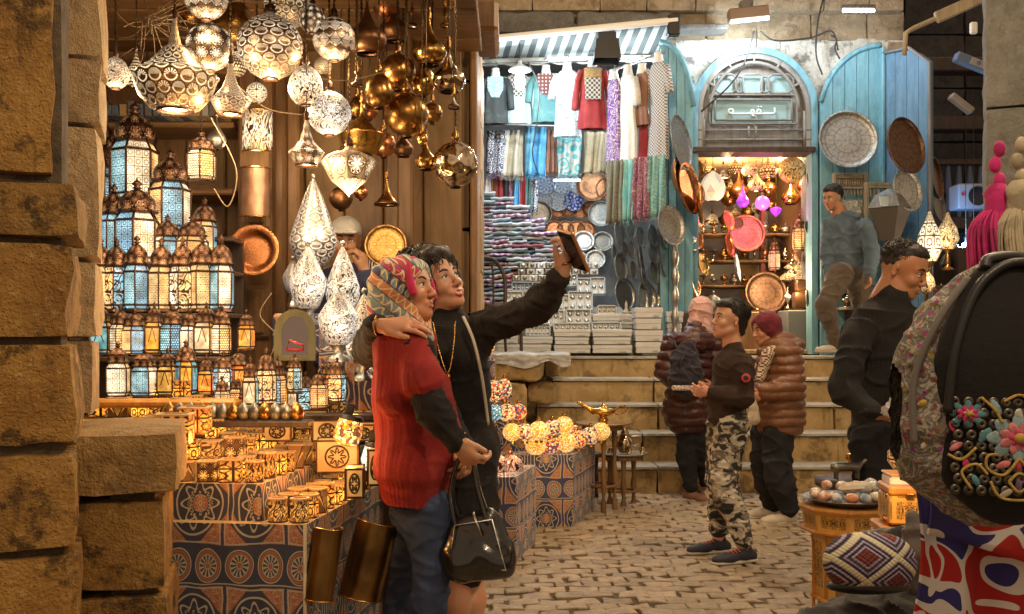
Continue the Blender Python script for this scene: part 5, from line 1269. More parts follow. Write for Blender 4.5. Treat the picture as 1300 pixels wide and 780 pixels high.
slamp(398, 226, 338, 60, 4.0, PC_SILS, 'tall scallop-cut silver teardrop lamp, the highest of its cluster', .3, 8)
slamp(391, 312, 392, 46, 3.7, PC_SILV, 'egg-topped silver scroll lamp in front of the tall teardrop', .45, 4)
slamp(435, 312, 402, 44, 3.75, perf('silvered_scrolls_bold', 'swirl', 6, 3.5, (.40, .37, .34), (1, .9, .75), 1.6), 'pointed silver lamp with bold black scrolls under the shopkeeper\'s hand', .4, 4)
slamp(430, 366, 438, 52, 3.55, PC_SILV, 'squat glaring silver lamp resting on the tiled box', .5, 8)
slamp(462, 372, 452, 40, 3.7, PC_SW, 'silver scroll lamp partly behind the sleeve of the woman in black', .45, 2)
slamp(372, 330, 372, 26, 4.1, PC_SILS, 'small silvered lamp low behind the tall teardrop lamp', .5)
slamp(462, 425, 462, 46, 3.5, perf('silvered_flowers', 'leaf', 6, 1, (.40, .37, .34), (1, .9, .75), 1.6), 'low drum-like silver lamp beside the blue tiled box', .6, 2)
GL = {}
for nm, c, c2, es in (('blue', (.02, .22, .42), (.12, .45, .60), 1.3), ('cyan', (.10, .42, .52), (.35, .62, .66), 1.3), ('white', (.85, .58, .28), (1, .86, .60), 1.6), ('amber', (.95, .36, .03), (1, .55, .10), 1.6), ('orange', (.95, .25, .03), (1, .5, .1), 1.7), ('gold', (.80, .42, .06), (1, .65, .22), 1.4), ('red', (.85, .06, .03), (1, .3, .1), 1.3)):
    for pt, nu, nv in (('star', 3, 5), ('swirl', 1, 2), ('dots', 5, 9), ('plain', 1, 1)):
        if pt == 'plain':
            def f(c=c, c2=c2, es=es):
                p = rc(); u, v, _ = sep(tc('UV')); n_ = noise(p, 16, 3); e = mx(absn(u - .5), absn(v - .5)) > .44
                cc = mixc(smooth(n_, .35, .7), c, c2); ar = band(absn(u - .5), (1 - v) * .4, .03) * (v > .35)
                e = mx(e, ar); return dict(col=mixc(e, mulc(cc, (.4, .4, .4)), (.04, .02, .01)), em=cc, es=(1 - e) * (smooth(noise(p, 5, 1), .3, .75) * 1.2 + .4) * es * .28, rough=.25)
            GL[nm, pt] = M('glass_%s_%s' % (nm, pt), f)
        else: GL[nm, pt] = glass('glass_%s_%s' % (nm, pt), pt, nu, nv, c, es, c2)
MOUTH = dict(blue='blue', cyan='pale blue', white='milky white', amber='amber', orange='orange', gold='gold', red='red')
_fan = {}
def fanous_proto(kind):
    """unit lantern: height 1 from foot to finial, body radius set by kind"""
    o = empty('glass_lantern')
    r = dict(hexa=.19, square=.24, tall=.15)[kind]; ns = 4 if kind == 'square' else 6
    z0, z1, z2, z3 = .05, .10, .52, .60
    MB().lathe([(.001, .0), (r * 1.02, 0), (r * 1.08, .02), (r * .95, .05), (r * .9, .055)], ns, smooth=False, a0=PI / ns, a1=PI / ns + 2 * PI).build('base', FRAME, o)
    def ringp(rr, z, k): a = PI / ns + k * 2 * PI / ns; return V((rr * math.cos(a), rr * math.sin(a), z))
    ra, rb, rc2 = r * .80, r, r * .78
    fr = MB()
    for k in range(ns):
        fr.tube([ringp(ra, z0, k), ringp(rb, z1, k), ringp(rb, z2, k), ringp(rc2, z3, k)], .011, 4)
    for z, rr in ((z0, ra), (z1, rb), (z2, rb), (z3, rc2)): fr.tube([ringp(rr, z, k) for k in range(ns)], .010, 4, closed=True)
    fr.build('frame', FRAME, o)
    uv = [[(0, 0), (1, 0), (1, 1), (0, 1)]]
    pn = []
    for k in range(ns):
        m_ = MB(); s_ = .97
        m_.add([ringp(rb * s_, z1, k), ringp(rb * s_, z1, k + 1), ringp(rb * s_, z2, k + 1), ringp(rb * s_, z2, k)], [(0, 1, 2, 3)], 0, False, uv)
        m_.add([ringp(rb * s_, z2, k), ringp(rb * s_, z2, k + 1), ringp(rc2 * s_, z3, k + 1), ringp(rc2 * s_, z3, k)], [(0, 1, 2, 3)], 0, False, [[(0, 0), (1, 0), (1, .25), (0, .25)]])
        m_.add([ringp(ra * s_, z0, k), ringp(ra * s_, z0, k + 1), ringp(rb * s_, z1, k + 1), ringp(rb * s_, z1, k)], [(0, 1, 2, 3)], 0, False, [[(0, 0), (1, 0), (1, .2), (0, .2)]])
        m_.build('pane', GL['white', 'star'], o)
    MB().lathe([(rc2 * 1.0, .60), (rc2 * 1.22, .61), (rc2 * 1.22, .635), (rc2 * 1.02, .645), (rc2 * 1.08, .70), (rc2 * .98, .76), (rc2 * .7, .82), (rc2 * .3, .86), (.02, .875)], 16 if ns == 6 else 4, a0=0 if ns == 6 else PI / 4, a1=2 * PI if ns == 6 else 9 * PI / 4, smooth=ns == 6).build('dome', DOME, o)
    MB().lathe([(.02, .87), (.045, .885), (.02, .905), (.05, .93), (.03, .955), (.008, .975), (.004, 1.0)], 10).build('finial', FRAME, o)
    return o
fprotos = {}
def fanous(x, y, z, w, h, cols, pat, label, kind='hexa', rz=0, group=None, name='glass_lantern'):
    if kind not in fprotos:
        fprotos[kind] = fanous_proto(kind); o = fprotos[kind]; first = True
    else: o = copyt(fprotos[kind]); first = False
    r0 = dict(hexa=.19, square=.24, tall=.15)[kind] * 2.05
    o.location = (x, y, z); o.rotation_euler = (0, 0, R(rz)); o.scale = (w / r0, w / r0, h)
    tag(o, ulabel(label), 'lantern', group)
    i = 0
    for ch in sorted(o.children, key=lambda c: c.name):
        if ch.name.startswith('pane'):
            setmat(ch, GL[cols[i % len(cols)], pat if isinstance(pat, str) else pat[i % len(pat)]]); i += 1
    return o
def cold(cols):
    c = [MOUTH[q_] for q_ in dict.fromkeys(cols)]
    return c[0] if len(c) == 1 else ' and '.join(c[:2])
def fpx(px, ytop, ybot, wpx, Y, cols, pat, label, kind='hexa', rz=None):
    c = P(px, ybot, Y); h = (ybot - ytop) / FP * Y
    return fanous(c.x, Y, c.z, wpx / FP * Y, h, cols, pat, label, kind, rnd.uniform(-12, 12) if rz is None else rz, 'coloured glass lanterns on the stepped rack')
G3 = 'coloured glass lanterns on the stepped rack'
BIG = [(171, 128, 262, 60, 4.25, ['cyan', 'white', 'amber'], 'largest lantern with white and orange glass at the top of the rack'), (216, 188, 300, 52, 4.15, ['amber', 'blue', 'white'], 'large lantern with blue and white glass right of the largest one'),
       (137, 158, 300, 44, 4.3, ['cyan', 'blue', 'white'], 'tall lantern with pale blue glass pressed against the sandstone pillar'), (118, 205, 330, 34, 4.05, ['blue', 'blue', 'cyan'], 'lantern with deep blue glass half hidden by the sandstone pillar'),
       (174, 226, 340, 56, 3.98, ['blue', 'white', 'amber'], 'large lantern of white and amber glass in front of the largest one'), (145, 232, 336, 40, 4.05, ['blue', 'cyan', 'blue'], 'blue lantern squeezed beside the white and amber one'),
       (213, 272, 345, 36, 4.0, ['blue', 'white'], 'medium lantern with blue scrollwork glass under the large ones'), (244, 272, 345, 40, 4.0, ['gold', 'amber', 'white'], 'medium lantern with golden glass at the end of the second row'), (260, 250, 330, 32, 4.15, ['red', 'gold', 'blue'], 'small lantern with red top glass near the wide post'),
       (232, 268, 330, 34, 4.2, ['cyan', 'white'], 'pale blue lantern peeping between two medium ones'), (200, 240, 330, 30, 4.2, ['amber', 'orange'], 'narrow orange lantern in the shade of the large ones')]
for (px, a, b, w_, yy, cs, t) in BIG: fpx(px, a, b, w_, yy, cs, 'star', t)
NX = lambda i, n, row, cs: '%s lantern, %s in %s' % (cold(cs), ORD[i], row)
CSETS = [['blue', 'gold', 'amber'], ['amber', 'gold', 'gold'], ['gold', 'amber', 'white'], ['amber', 'blue', 'orange'], ['cyan', 'white', 'blue'], ['white', 'gold', 'white'], ['cyan', 'blue', 'white'], ['orange', 'amber', 'red']]
for i, px in enumerate((128, 148, 174, 205, 232, 257, 281)):
    fpx(px, 298 + rnd.uniform(-3, 3), 398, 34, 3.85, CSETS[(i * 3) % 7], ('star', 'swirl', 'star')[i % 3], NX(i, 7, 'the upper full row', CSETS[(i * 3) % 7]))
for i, px in enumerate((128, 153, 171, 196, 219, 241, 262, 281)):
    cs = [['orange', 'amber', 'cyan'], ['white', 'gold', 'cyan'], ['amber', 'blue', 'gold'], ['white', 'gold', 'amber'], ['cyan', 'blue', 'white'], ['white', 'white', 'gold'], ['amber', 'orange', 'white'], ['white', 'gold', 'orange']][i]
    fpx(px, 382 + (i % 3) * 4, 452, 33 - (i % 2) * 6, 3.7, cs, ('plain', 'dots', 'star')[i % 3], NX(i, 8, 'the middle row', cs), 'hexa' if i % 3 else 'square')
fpx(313, 392, 446, 24, 3.7, ['orange', 'red', 'amber'], 'plain', 'small bright orange lantern at the edge of the middle row', 'square')
for i, (px, w_, yt) in enumerate(((150, 36, 432), (184, 36, 440), (213, 30, 440), (236, 30, 430), (262, 26, 450), (284, 30, 445), (303, 26, 440))):
    cs = [['white', 'gold'], ['cyan', 'white'], ['gold', 'amber'], ['amber', 'cyan'], ['orange', 'red'], ['white', 'cyan'], ['orange', 'red']][i]
    fpx(px, yt, 506 - i * .8, w_, 3.5 + i * .015, cs, ('star', 'star', 'plain', 'plain', 'plain', 'swirl', 'plain')[i], NX(i, 7, 'the lowest lantern row', cs), ('square', 'square', 'square', 'hexa', 'square', 'hexa', 'hexa')[i])
for i, (px, w_, yt, yb) in enumerate(((318, 24, 452, 520), (338, 26, 440, 516), (352, 24, 448, 520), (366, 26, 462, 522), (388, 26, 470, 526), (405, 24, 468, 520), (330, 22, 470, 528), (374, 20, 446, 500), (300, 22, 470, 530), (417, 22, 452, 512), (428, 26, 452, 512), (282, 20, 476, 528), (312, 20, 480, 532), (350, 20, 478, 532))):
    cs = [['white', 'cyan'], ['orange', 'gold'], ['cyan', 'orange'], ['white', 'amber'], ['cyan', 'white'], ['gold', 'orange'], ['amber', 'white'], ['cyan', 'gold'], ['orange', 'white'], ['orange', 'red'], ['amber', 'cyan'], ['gold', 'white'], ['red', 'gold'], ['white', 'blue']][i]
    fpx(px, yt, yb, w_, 3.42 + (i % 5) * .05, cs, ('plain', 'swirl', 'dots')[i % 3], '%s small lantern below the copper bowl, %s in the crowd' % (cold(cs), ORD[i]), ('square', 'hexa')[i % 2])
c = P(256, 232, 3.75); o = fanous(c.x, c.y, c.z, 38 / FP * 3.75, .2, ['white', 'gold', 'white'], 'dots', 'small cream glass lantern hanging by its ring in front of the shelves', 'hexa', 10, None)
MB().tube([(0, 0, 1), (0, 0, 4.6)], .008, 4).build('cord', CABLE, o)
for k, (x, y, z, e) in enumerate(((200, 290, 3.75, 8), (150, 410, 3.45, 5), (260, 430, 3.4, 8), (330, 450, 3.25, 7), (380, 480, 3.2, 6))): plight(P(x, y, z), e * .14, (1, .66, .32), .05)
rk = empty('stepped_rack', (-1.3, 3.9, 0), label='stepped dark wooden rack that carries the glass lanterns', cat='rack')
for (yb, yy) in ((398, 3.85), (452, 3.7), (507, 3.5), (345, 4.02), (302, 4.2)):
    z = P(0, yb, yy).z; x0, x1 = X(90, yy), X(302, yy)
    MB().box((0, 0, 0), (x1 - x0, .16, .02), .004).build('shelf_board', WOOD_D, rk, V(((x0 + x1) / 2, yy + .02, z - .012)) - rk.location)
    MB().box((0, 0, 0), (x1 - x0, .02, z - .3), .004).build('back_board', WOOD_D, rk, V(((x0 + x1) / 2, yy + .09, (z - .02 + .3) / 2)) - rk.location)
MB().box((0, 0, 0), (.62, .12, .02), .004).build('shelf_board', WOOD_D, rk, V((X(365, 3.5), 3.52, P(0, 524, 3.5).z - .014)) - rk.location)
KH = khayam('tentmaker_cloth'); KH2 = khayam('tentmaker_cloth_blue', (.055, .06, .15), 9.0, .3, (.42, .14, .04), (.5, .45, .36)); KH3 = khayam('tentmaker_cloth_small', (.05, .055, .15), 9.0, .5, (.46, .15, .035), (.52, .46, .35))
C0 = V((-.61, 2.9)); U = V((-.99, .12)); W = V((.14, .99))
sd = empty('display_stand', (C0.x, C0.y, 0), label='stepped stand draped in navy tentmaker cloth with rosettes, full of candle holders', cat='stand')
CLW = cloth('pale_table_cloth', (.42, .30, .15), (.5, .38, .2), 4)
def tier(name, u0, v0, u1, v1, z0, z1, mat=KH, topm=CLW):
    pts = [C0 + U * u0 + W * v0, C0 + U * u1 + W * v0, C0 + U * u1 + W * v1, C0 + U * u0 + W * v1]
    vs = [(p.x - C0.x, p.y - C0.y, z) for z in (z0, z1 - .01) for p in pts]; e = .008
    m = MB()
    def wall(a, b, nseg):
        L = (b - a).length; n_ = V(((b - a).y, -(b - a).x)).normalized()
        def f(u, v):
            p = a.lerp(b, u); wv = mnoise.noise(V((u * L * 9, v * .7, a.x * 3))) * .012 * (1 - v * .7)
            return (p.x - C0.x + n_.x * -wv, p.y - C0.y + n_.y * -wv, z0 + (z1 - z0) * v)
        k0 = len(m.uv); m.sheet(f, nseg, 6)
        for i in range(k0, len(m.uv)): m.uv[i] = [(t[0] * L + (0 if mat else 0), t[1] * (z1 - z0) + z0) for t in m.uv[i]]
    wall(pts[1], pts[0], 24); wall(pts[0], pts[3], 24)
    b_ = m.build(name, mat, sd)
    t = MB().add([(p.x - C0.x, p.y - C0.y, z1) for p in (pts[0], pts[3], pts[2], pts[1])], [(0, 1, 2, 3)]); t.build('tier_top', topm, sd)
T_ = [(0, 0, .75), (.15, .04, .862), (.27, .17, .912), (.39, .29, .967), (.50, .41, 1.025), (.62, .52, 1.08)]
for k, (u, v, z) in enumerate(T_): tier('cloth_tier', u, v, 1.0, 1.15, 0 if k == 0 else T_[k - 1][2] - .01, z, KH if k < 2 else CLW)
MB().tube([(0, 0, 0), (0, 0, .75)], .006, 5).build('edge_tape', cloth('edge_tape', (.5, .45, .3)), sd)
def on(u, v, z): p = C0 + U * u + W * v; return V((p.x, p.y, z))
VM = [perf('holder_%s' % n_, p_, a, b, c, (1, g_[1] * .7, g_[2] * .3), e * 2.0, .6, .2) for n_, p_, a, b, c, g_, e in (('star', 'star', 6, 1.6, (.16, .07, .03), (1, .45, .10), 1.6), ('flower', 'leaf', 6, 1.5, (.12, .06, .03), (1, .62, .25), 1.3), ('scroll', 'swirl', 5, 1.2, (.10, .05, .03), (1, .5, .15), 1.1), ('plain', 'tri', 4, 1, (.20, .12, .06), (1, .6, .25), .5))]
VM += [perf('holder_box_%s' % n_, p_, a, b, c, (1, g_[1] * .7, g_[2] * .3), e * 2.0, .6, .2) for n_, p_, a, b, c, g_, e in (('star', 'star', 3, 1.6, (.16, .07, .03), (1, .5, .14), 1.3), ('scroll', 'swirl', 3, 1.2, (.22, .13, .07), (1, .6, .25), .8), ('dark', 'leaf', 4, 1.3, (.09, .05, .03), (1, .5, .18), .7))]
HOT = perf('holder_hot', 'star', 6, 1.5, (.10, .04, .02), (1, .38, .04), 5.0, .6, .2)
WAX = M('alabaster_rim', None, col=(.42, .25, .11), em=(1, .6, .22), es=.06, rough=.5)
_hold = {}
def holder(p, kind, w_, h, mat, label, rz=0):
    k = (kind, mat.name)
    if k not in _hold:
        o = empty('candle_holder'); n_ = dict(cyl=16, hex=6, box=4)[kind]; a0 = PI / n_ + (0)
        sm_ = kind == 'cyl'
        MB().lathe([(.5, 0), (.5, 1)], n_, smooth=sm_, a0=a0, a1=a0 + 2 * PI).build('side', mat, o)
        MB().lathe([(.001, -.0), (.52, 0), (.52, .05), (.501, .06)], n_, smooth=False, a0=a0, a1=a0 + 2 * PI).build('foot', FRAME, o)
        MB().lathe([(.502, .97), (.53, .98), (.53, 1.04), (.40, 1.045), (.38, .8), (.001, .78)], n_, smooth=False, a0=a0, a1=a0 + 2 * PI).build('rim', WAX, o)
        _hold[k] = o; first = o
    else: first = copyt(_hold[k])
    first.location = p; first.rotation_euler = (0, 0, R(rz)); s_ = w_ * (1.38 if kind == 'box' else 1)
    first.scale = (s_, s_, h)
    return tag(first, ulabel(label), 'candle holder', 'candle holders on the cloth covered stand')
KN = dict(cyl='round', hex='six-sided', box='square'); MN = ['star-pierced', 'flower-pierced', 'scroll-pierced', 'plain brown', 'star-cut', 'scroll-cut', 'dark flower-cut']
ROWN = ['the lowest step', 'the second step', 'the third step', 'the fourth step', 'the fifth step', 'the highest step']
base_rz = 7
for k, (u, v, z) in enumerate(T_):
    nu_, nv_ = (0, 12) if k == 0 else (7 + k, 10 - k)
    for i in range(nu_):
        mi = rnd.choice((0, 1, 2, 4, 5, 6)) if (i + k) % 4 else 3; kd = 'hex' if (i + k) % 3 == 1 else ('cyl' if mi < 4 and i % 2 else 'box'); uu = u + .04 + i * .074
        if uu > .95: continue
        w_ = rnd.uniform(.058, .068); h = rnd.uniform(.055, .07) if k != 2 else rnd.uniform(.06, .085)
        mt = HOT if (i + k * 2) % 5 == 1 else VM[mi]
        holder(on(uu, v + .045, z), kd, w_, h, mt, '%s %s holder on the front of %s, %s from the corner' % (MN[mi] if mt is not HOT else 'brightly glowing', KN[kd], ROWN[k], ORD[i]), base_rz + 45 * (kd == 'box') * 0)
    for i2 in range(nv_ * 2):
        i, j2 = i2 // 2, i2 % 2; mi = rnd.choice((0, 1, 2, 3, 4, 5, 6)); kd = 'cyl' if (k == 0 and i < 3) else ('box' if rnd.random() < .65 else 'hex'); vv = v + .05 + (i + (1 if k else 0)) * .082
        if vv > 1.1: continue
        w_ = rnd.uniform(.052, .062); h = rnd.uniform(.06, .08)
        holder(on(u + .034 + j2 * .068, vv, z), kd, w_, h, HOT if rnd.random() < .22 else VM[mi], '%s %s holder, %s in the %s side row of %s' % (MN[mi], KN[kd], ORD[i], ('outer', 'inner')[j2], ROWN[k]), base_rz)
for (px, py, yy, e) in ((300, 590, 2.85, 2.2), (360, 560, 3.0, 3), (250, 560, 3.0, 2), (440, 590, 3.2, 4), (450, 530, 3.5, 4), (400, 600, 3.05, 1.5)): plight(P(px, py, yy), e * .3, (1, .42, .10), .03)
def mosaic(name, cs, es, sc=70.):
    def f():
        p = rc(); d = voro(p, sc, 'DISTANCE_TO_EDGE'); g_ = voro(p, sc, out='Color'); r_, _, b_ = sep(g_); c = mixc((r_ > .35), cs[0], cs[1])
        c = mixc((r_ > .62), c, cs[2]); c = mixc((b_ > .8), c, cs[3]); ln = d < .055
        return dict(col=mixc(ln, c, (.06, .04, .03)), em=c, es=(1 - ln) * (b_ * 1.0 + .35) * es, rough=.2, h=1 - smooth(d, 0, .1), hs=-.3, hd=.004)
    return M(name, f)
MZ = dict(gold=mosaic('mosaic_gold', ((.90, .42, .04), (1, .58, .10), (.95, .75, .4), (.6, .22, .02)), .8, 110.), red=mosaic('mosaic_red', ((.6, .05, .03), (.9, .6, .3), (.95, .45, .1), (.08, .05, .1)), .6), white=mosaic('mosaic_white', ((.85, .65, .4), (.05, .05, .07), (.9, .55, .2), (.5, .1, .05)), .6), blue=mosaic('mosaic_blue', ((.08, .30, .42), (.15, .45, .55), (.05, .2, .35), (.6, .7, .7)), .5, 90.), orange=mosaic('mosaic_orange', ((1, .30, .03), (1, .45, .08), (1, .7, .3), (.12, .05, .03)), .8, 80.), ice=mosaic('mosaic_ice', ((.35, .60, .70), (.75, .85, .9), (.2, .45, .6), (.9, .9, .9)), .8, 80.))
def mlamp(px, py, wpx, Y, key, label, tilt=(0, 0, 0), sq=.95, group='mosaic glass lamps'):
    r = wpx / 2 / FP * Y; o = empty('mosaic_lamp', P(px, py, Y), tuple(R(t) for t in tilt), ulabel(label), 'lamp', group)
    MB().lathe([(r * .35, -r * sq)] + [(r * math.sin(a), -r * sq * math.cos(a)) for a in [R(25 + i * 16) for i in range(9)]] + [(r * .2, r * sq)], 20).build('glass_globe', MZ[key], o)
    MB().lathe([(r * .22, 0), (r * .3, .006), (r * .2, .015), (.004, .028)], 12).build('cap', BRASS_D, o, (0, 0, r * sq)); MB().lathe([(r * .45, -.014), (r * .38, 0), (r * .36, .008)], 14).build('collar', BRASS_D, o, (0, 0, -r * sq))
    return o
def blamp(px, py, w_, h, Y, key, label, rz):
    o = empty('glass_bowl_lamp', P(px, py, Y), (0, R(14 if px < 450 else 8), R(rz)), ulabel(label), 'lamp'); a, b = w_ / FP * Y / 2, h / FP * Y
    MB().lathe([(a * .55, 0), (a * .9, b * .15), (a, b * .45), (a * .9, b * .8), (a * .8, b)], 22).build('bowl', MZ[key], o); MB().lathe([(a * .84, b - .004), (a * .84, b + .01), (.02, b + .014)], 22).build('lid', BLACK, o)
    MB().box((-a * .3, 0, b + .03), (.03, .03, .04), .004).build('plug', BLACK, o)
blamp(438, 565, 36, 34, 3.35, 'orange', 'orange mosaic bowl lamp tilted on the pale cloth', 10); blamp(474, 598, 36, 32, 3.3, 'ice', 'ice blue mosaic bowl lamp close to the red sweater', 0)
PAP = M('parchment', lambda: dict(col=(.42, .25, .09), em=(1, .55, .15), es=smooth(noise(rc(), 6, 2), .25, .8) * .35 + .05, rough=.5))
PAPW = perf('parchment_medallion', 'leaf', 1, 1, (.75, .55, .3), (1, .85, .6), 1.6, .5, .0)
def plamp(px, py, w_, h, d, Y, label, rz=7, motif=True):
    o = empty('parchment_lamp', P(px, py, Y), (0, 0, R(rz)), ulabel(label), 'lamp', 'box lamps of parchment and wood'); a, b, dd = w_ / FP * Y, h / FP * Y, d
    MB().box((0, dd / 2, b / 2), (a, dd, b), .004).build('paper_body', PAP, o)
    for sx in (-1, 1):
        for sy in (0, 1): MB().box((sx * a / 2, sy * dd, b / 2), (.007, .007, b + .008), .001).build('frame_bar', FRAME, o)
    for z in (0, b):
        for sy in (0, 1): MB().box((0, sy * dd, z), (a - .008, .0065, .0065), .001).build('frame_bar', FRAME, o)
    pass
    if motif:
        k = MB(); k.tube([(a * .28 * math.cos(t), -.004, b * .5 + b * .34 * math.sin(t)) for t in [i * PI / 10 for i in range(20)]], .003, 4, closed=True)
        nl = 4 + len(label) % 5; k.tube([((.15 + .07 * math.cos(nl * t)) * a * math.cos(t), -.004, b * .5 + (.2 + .09 * math.cos(nl * t)) * b * math.sin(t)) for t in [i * PI / 24 for i in range(48)]], .0022, 4, closed=True)
        k.build('cutout', FRAME, o)
    return o
PLS = [(450, 632, 22, 36, .10, 3.12, 'narrow parchment lamp with an oval cutout at the stand\'s front edge'), (476, 616, 18, 44, .10, 3.2, 'white-glowing parchment lamp behind the oval cutout lamp'), (428, 600, 52, 40, .1, 3.35, 'wide parchment box with a hanging ornament cutout'), (415, 560, 36, 26, .1, 3.45, 'parchment box with a round medallion in the middle of the stand'),
       (462, 560, 26, 20, .1, 3.6, 'low parchment box beside the orange mosaic bowl'), (395, 545, 40, 24, .1, 3.55, 'brown parchment box under the small lanterns'), (352, 560, 34, 24, .08, 3.3, 'softly lit orange parchment lamp among candle holders'), (470, 530, 50, 34, .1, 3.85, 'tall pale parchment screen at the back of the stand'), (425, 528, 46, 22, .1, 3.8, 'long pale box behind the small lanterns'), (500, 620, 20, 40, .1, 3.45, 'parchment lamp hidden partly by the red sweater')]
for a in PLS: plamp(a[0], a[1], a[2], a[3], a[4], a[5], a[6])
o = holder(P(222, 562, 2.98), 'box', .10, .085, VM[4], 'big pierced brown box sitting beside the sandstone ledge', 7)
o = holder(P(248, 550, 3.1), 'box', .09, .08, VM[0], 'red glowing pierced box behind the sandstone ledge', 7)
JAR = flat('dark_jar', (.05, .035, .03), .25)
for i in range(13):
    px = 215 + i * 13.5; tag(MB().lathe([(.018, 0), (.024, .01), (.024, .03), (.016, .045), (.006, .055), (.001, .06)], 10).build('perfume_jar', SILVER_D if i % 3 else BRASS_D, None, P(px, 533, 3.28)), '%s little domed jar in the row below the lanterns, %s from the pillar' % ('dull silver' if i % 3 else 'brassy', ORD[i]), 'jar', 'little domed jars')
tag(MB().box((0, 0, 0), (.62, .08, .03), .01).build('wooden_bar', WOOD_G, None, P(190, 512, 3.42), (0, R(0), 0)), 'pale wooden bar running under the lowest lantern row', 'bar')
jp = empty('jar_shelf', P(300, 533, 3.3), label='narrow shelf under the row of domed jars', cat='shelf'); MB().box((0, 0, -.012), (.5, .1, .02), .003).build('board', WOOD_D, jp)
BRS = metal('old_brass_sheet', (.30, .18, .06), .3, (.12, .07, .03), .8, .4)
for (px, py, w_, h, rz, yy, t) in ((410, 715, 38, 90, 8, 2.93, 'long dull brass sheet cylinder hanging at the corner of the stand'), (468, 710, 54, 96, 14, 3.15, 'wider dull brass sheet cylinder hanging behind the first')):
    o = empty('brass_cylinder', P(px, py, yy), (0, R(rz), R(20)), ulabel(t), 'cylinder lamp', 'brass cylinders hung from the stand'); a, b = w_ / FP * yy / 2, h / FP * yy
    MB().lathe([(a, -b / 2), (a * 1.02, 0), (a, b / 2)], 22, a0=PI, a1=2.15 * PI).build('sheet', BRS, o)
    for z in (-b / 2, b / 2): MB().tube([(a * math.cos(PI + i * 1.15 * PI / 14), a * math.sin(PI + i * 1.15 * PI / 14), z) for i in range(15)], .003, 5).build('rolled_rim', BRASS, o)
def cbox(name, x0, x1, ytop, ybot, Y, depth, mat, label, rz=0):
    a, b = P(x0, ybot, Y), P(x1, ytop, Y); o = empty(name, ((a.x + b.x) / 2, Y, a.z), (0, 0, R(rz)), ulabel(label), 'cloth covered box', 'boxes covered in tentmaker cloth')
    Wd, H = b.x - a.x, b.z - a.z; m_ = MB().box((0, depth / 2, H / 2), (Wd, depth, H), .012); m_.build('cloth_cover', mat, o); return o
cbox('cloth_box', 345, 404, 398, 452, 3.95, .3, KH2, 'blue patterned cloth box behind the arched mirror'); cbox('cloth_box', 404, 500, 440, 522, 3.9, .4, KH2, 'wide blue patterned cloth box under the silver lamps')
cbox('cloth_box', 436, 515, 470, 522, 3.75, .1, KH3, 'low patterned cloth box near the red sweater\'s shoulder')
tag(MB().box((X(420, 4), 4.0, .42), (.7, .5, .84), .02).build('support_crate', WOOD_D), 'dark crate under the patterned cloth boxes', 'crate')
mr = empty('arched_mirror', P(374, 458, 3.6), (R(-6), 0, R(6)), 'small arched mirror in a green wooden frame with a modelled red reflection', 'mirror')
def archp(w_, h): return [(-w_, 0), (w_, 0), (w_, h * .5)] + [(w_ * math.cos(a) , h * .5 + h * .5 * math.sin(a) ** .8) for a in [R(15 * i) for i in range(1, 12)]] + [(-w_, h * .5)]
GRN = wood('green_frame', (.09, .075, .03), (.15, .13, .05)); ao, ai = archp(.075, .19), archp(.048, .145); n_ = len(ao)
m_ = MB(); vs = [(a, 0, b) for a, b in ao] + [(a, 0, b + .02) for a, b in ai] + [(a, .02, b) for a, b in ao]
m_.add(vs, [(i, (i + 1) % n_, n_ + (i + 1) % n_, n_ + i) for i in range(n_)] + [((i + 1) % n_, i, 2 * n_ + i, 2 * n_ + (i + 1) % n_) for i in range(n_)]); m_.build('frame', GRN, mr)
MB().add([(a, .004, b + .02) for a, b in ai], [tuple(range(n_))]).build('glass', flat('mirror_glass', (.35, .3, .3), .06, 1.0), mr)
MB().tube([(-.03, .002, .04), (.03, .002, .04), (.035, .002, .055), (-.02, .002, .075)], .006, 5, closed=True).build('red_reflection', flat('reflection_red', (.5, .04, .04), .3), mr)  # red loop laid in the glass as a painted reflection
def ctable(x0, x1, xr, ytop, ybot, Y, depth, mat, label):
    """front face x0..x1 at Y, right side runs back to photo column xr"""
    a = P(x0, ybot, Y); b = P(x1, ytop, Y); Yb = Y + depth; xb = X(xr, Yb)
    o = empty('cloth_table', (b.x, Y, 0), label=ulabel(label), cat='table'); H = b.z; m_ = MB()
    pts = [V((a.x - b.x, 0)), V((0, 0)), V((xb - b.x, depth)), V((a.x - b.x + xb - b.x, depth))]
    for p_, q_ in ((pts[0], pts[1]), (pts[1], pts[2])):
        L = (q_ - p_).length; k0 = len(m_.uv)
        m_.sheet(lambda u, v: (p_.lerp(q_, u).x + .006 * mnoise.noise(V((u * 6, v, L))), p_.lerp(q_, u).y, H * v), 14, 5)
        for i in range(k0, len(m_.uv)): m_.uv[i] = [(t[0] * L + p_.x, t[1] * H) for t in m_.uv[i]]
    m_.build('cloth_cover', mat, o); MB().add([(p_.x, p_.y, H) for p_ in pts], [(0, 1, 2, 3)]).build('table_top', mat, o)
ctable(520, 655, 680, 606, 716, 5.65, .55, KH3, 'nearer low table draped in patterned cloth beside the handbag'); ctable(610, 727, 755, 578, 671, 6.7, .75, KH3, 'farther low table draped in patterned cloth with rows of mosaic lamps')
cbox('cloth_box', 600, 628, 455, 520, 7.1, .25, KH3, 'upright patterned box carrying a single mosaic lamp'); cbox('cloth_box', 596, 650, 490, 640, 6.9, .3, KH3, 'patterned box behind the two egg-shaped mosaic lamps'); cbox('cloth_box', 610, 700, 556, 650, 6.95, .2, KH3, 'patterned step under the middle row of mosaic lamps')
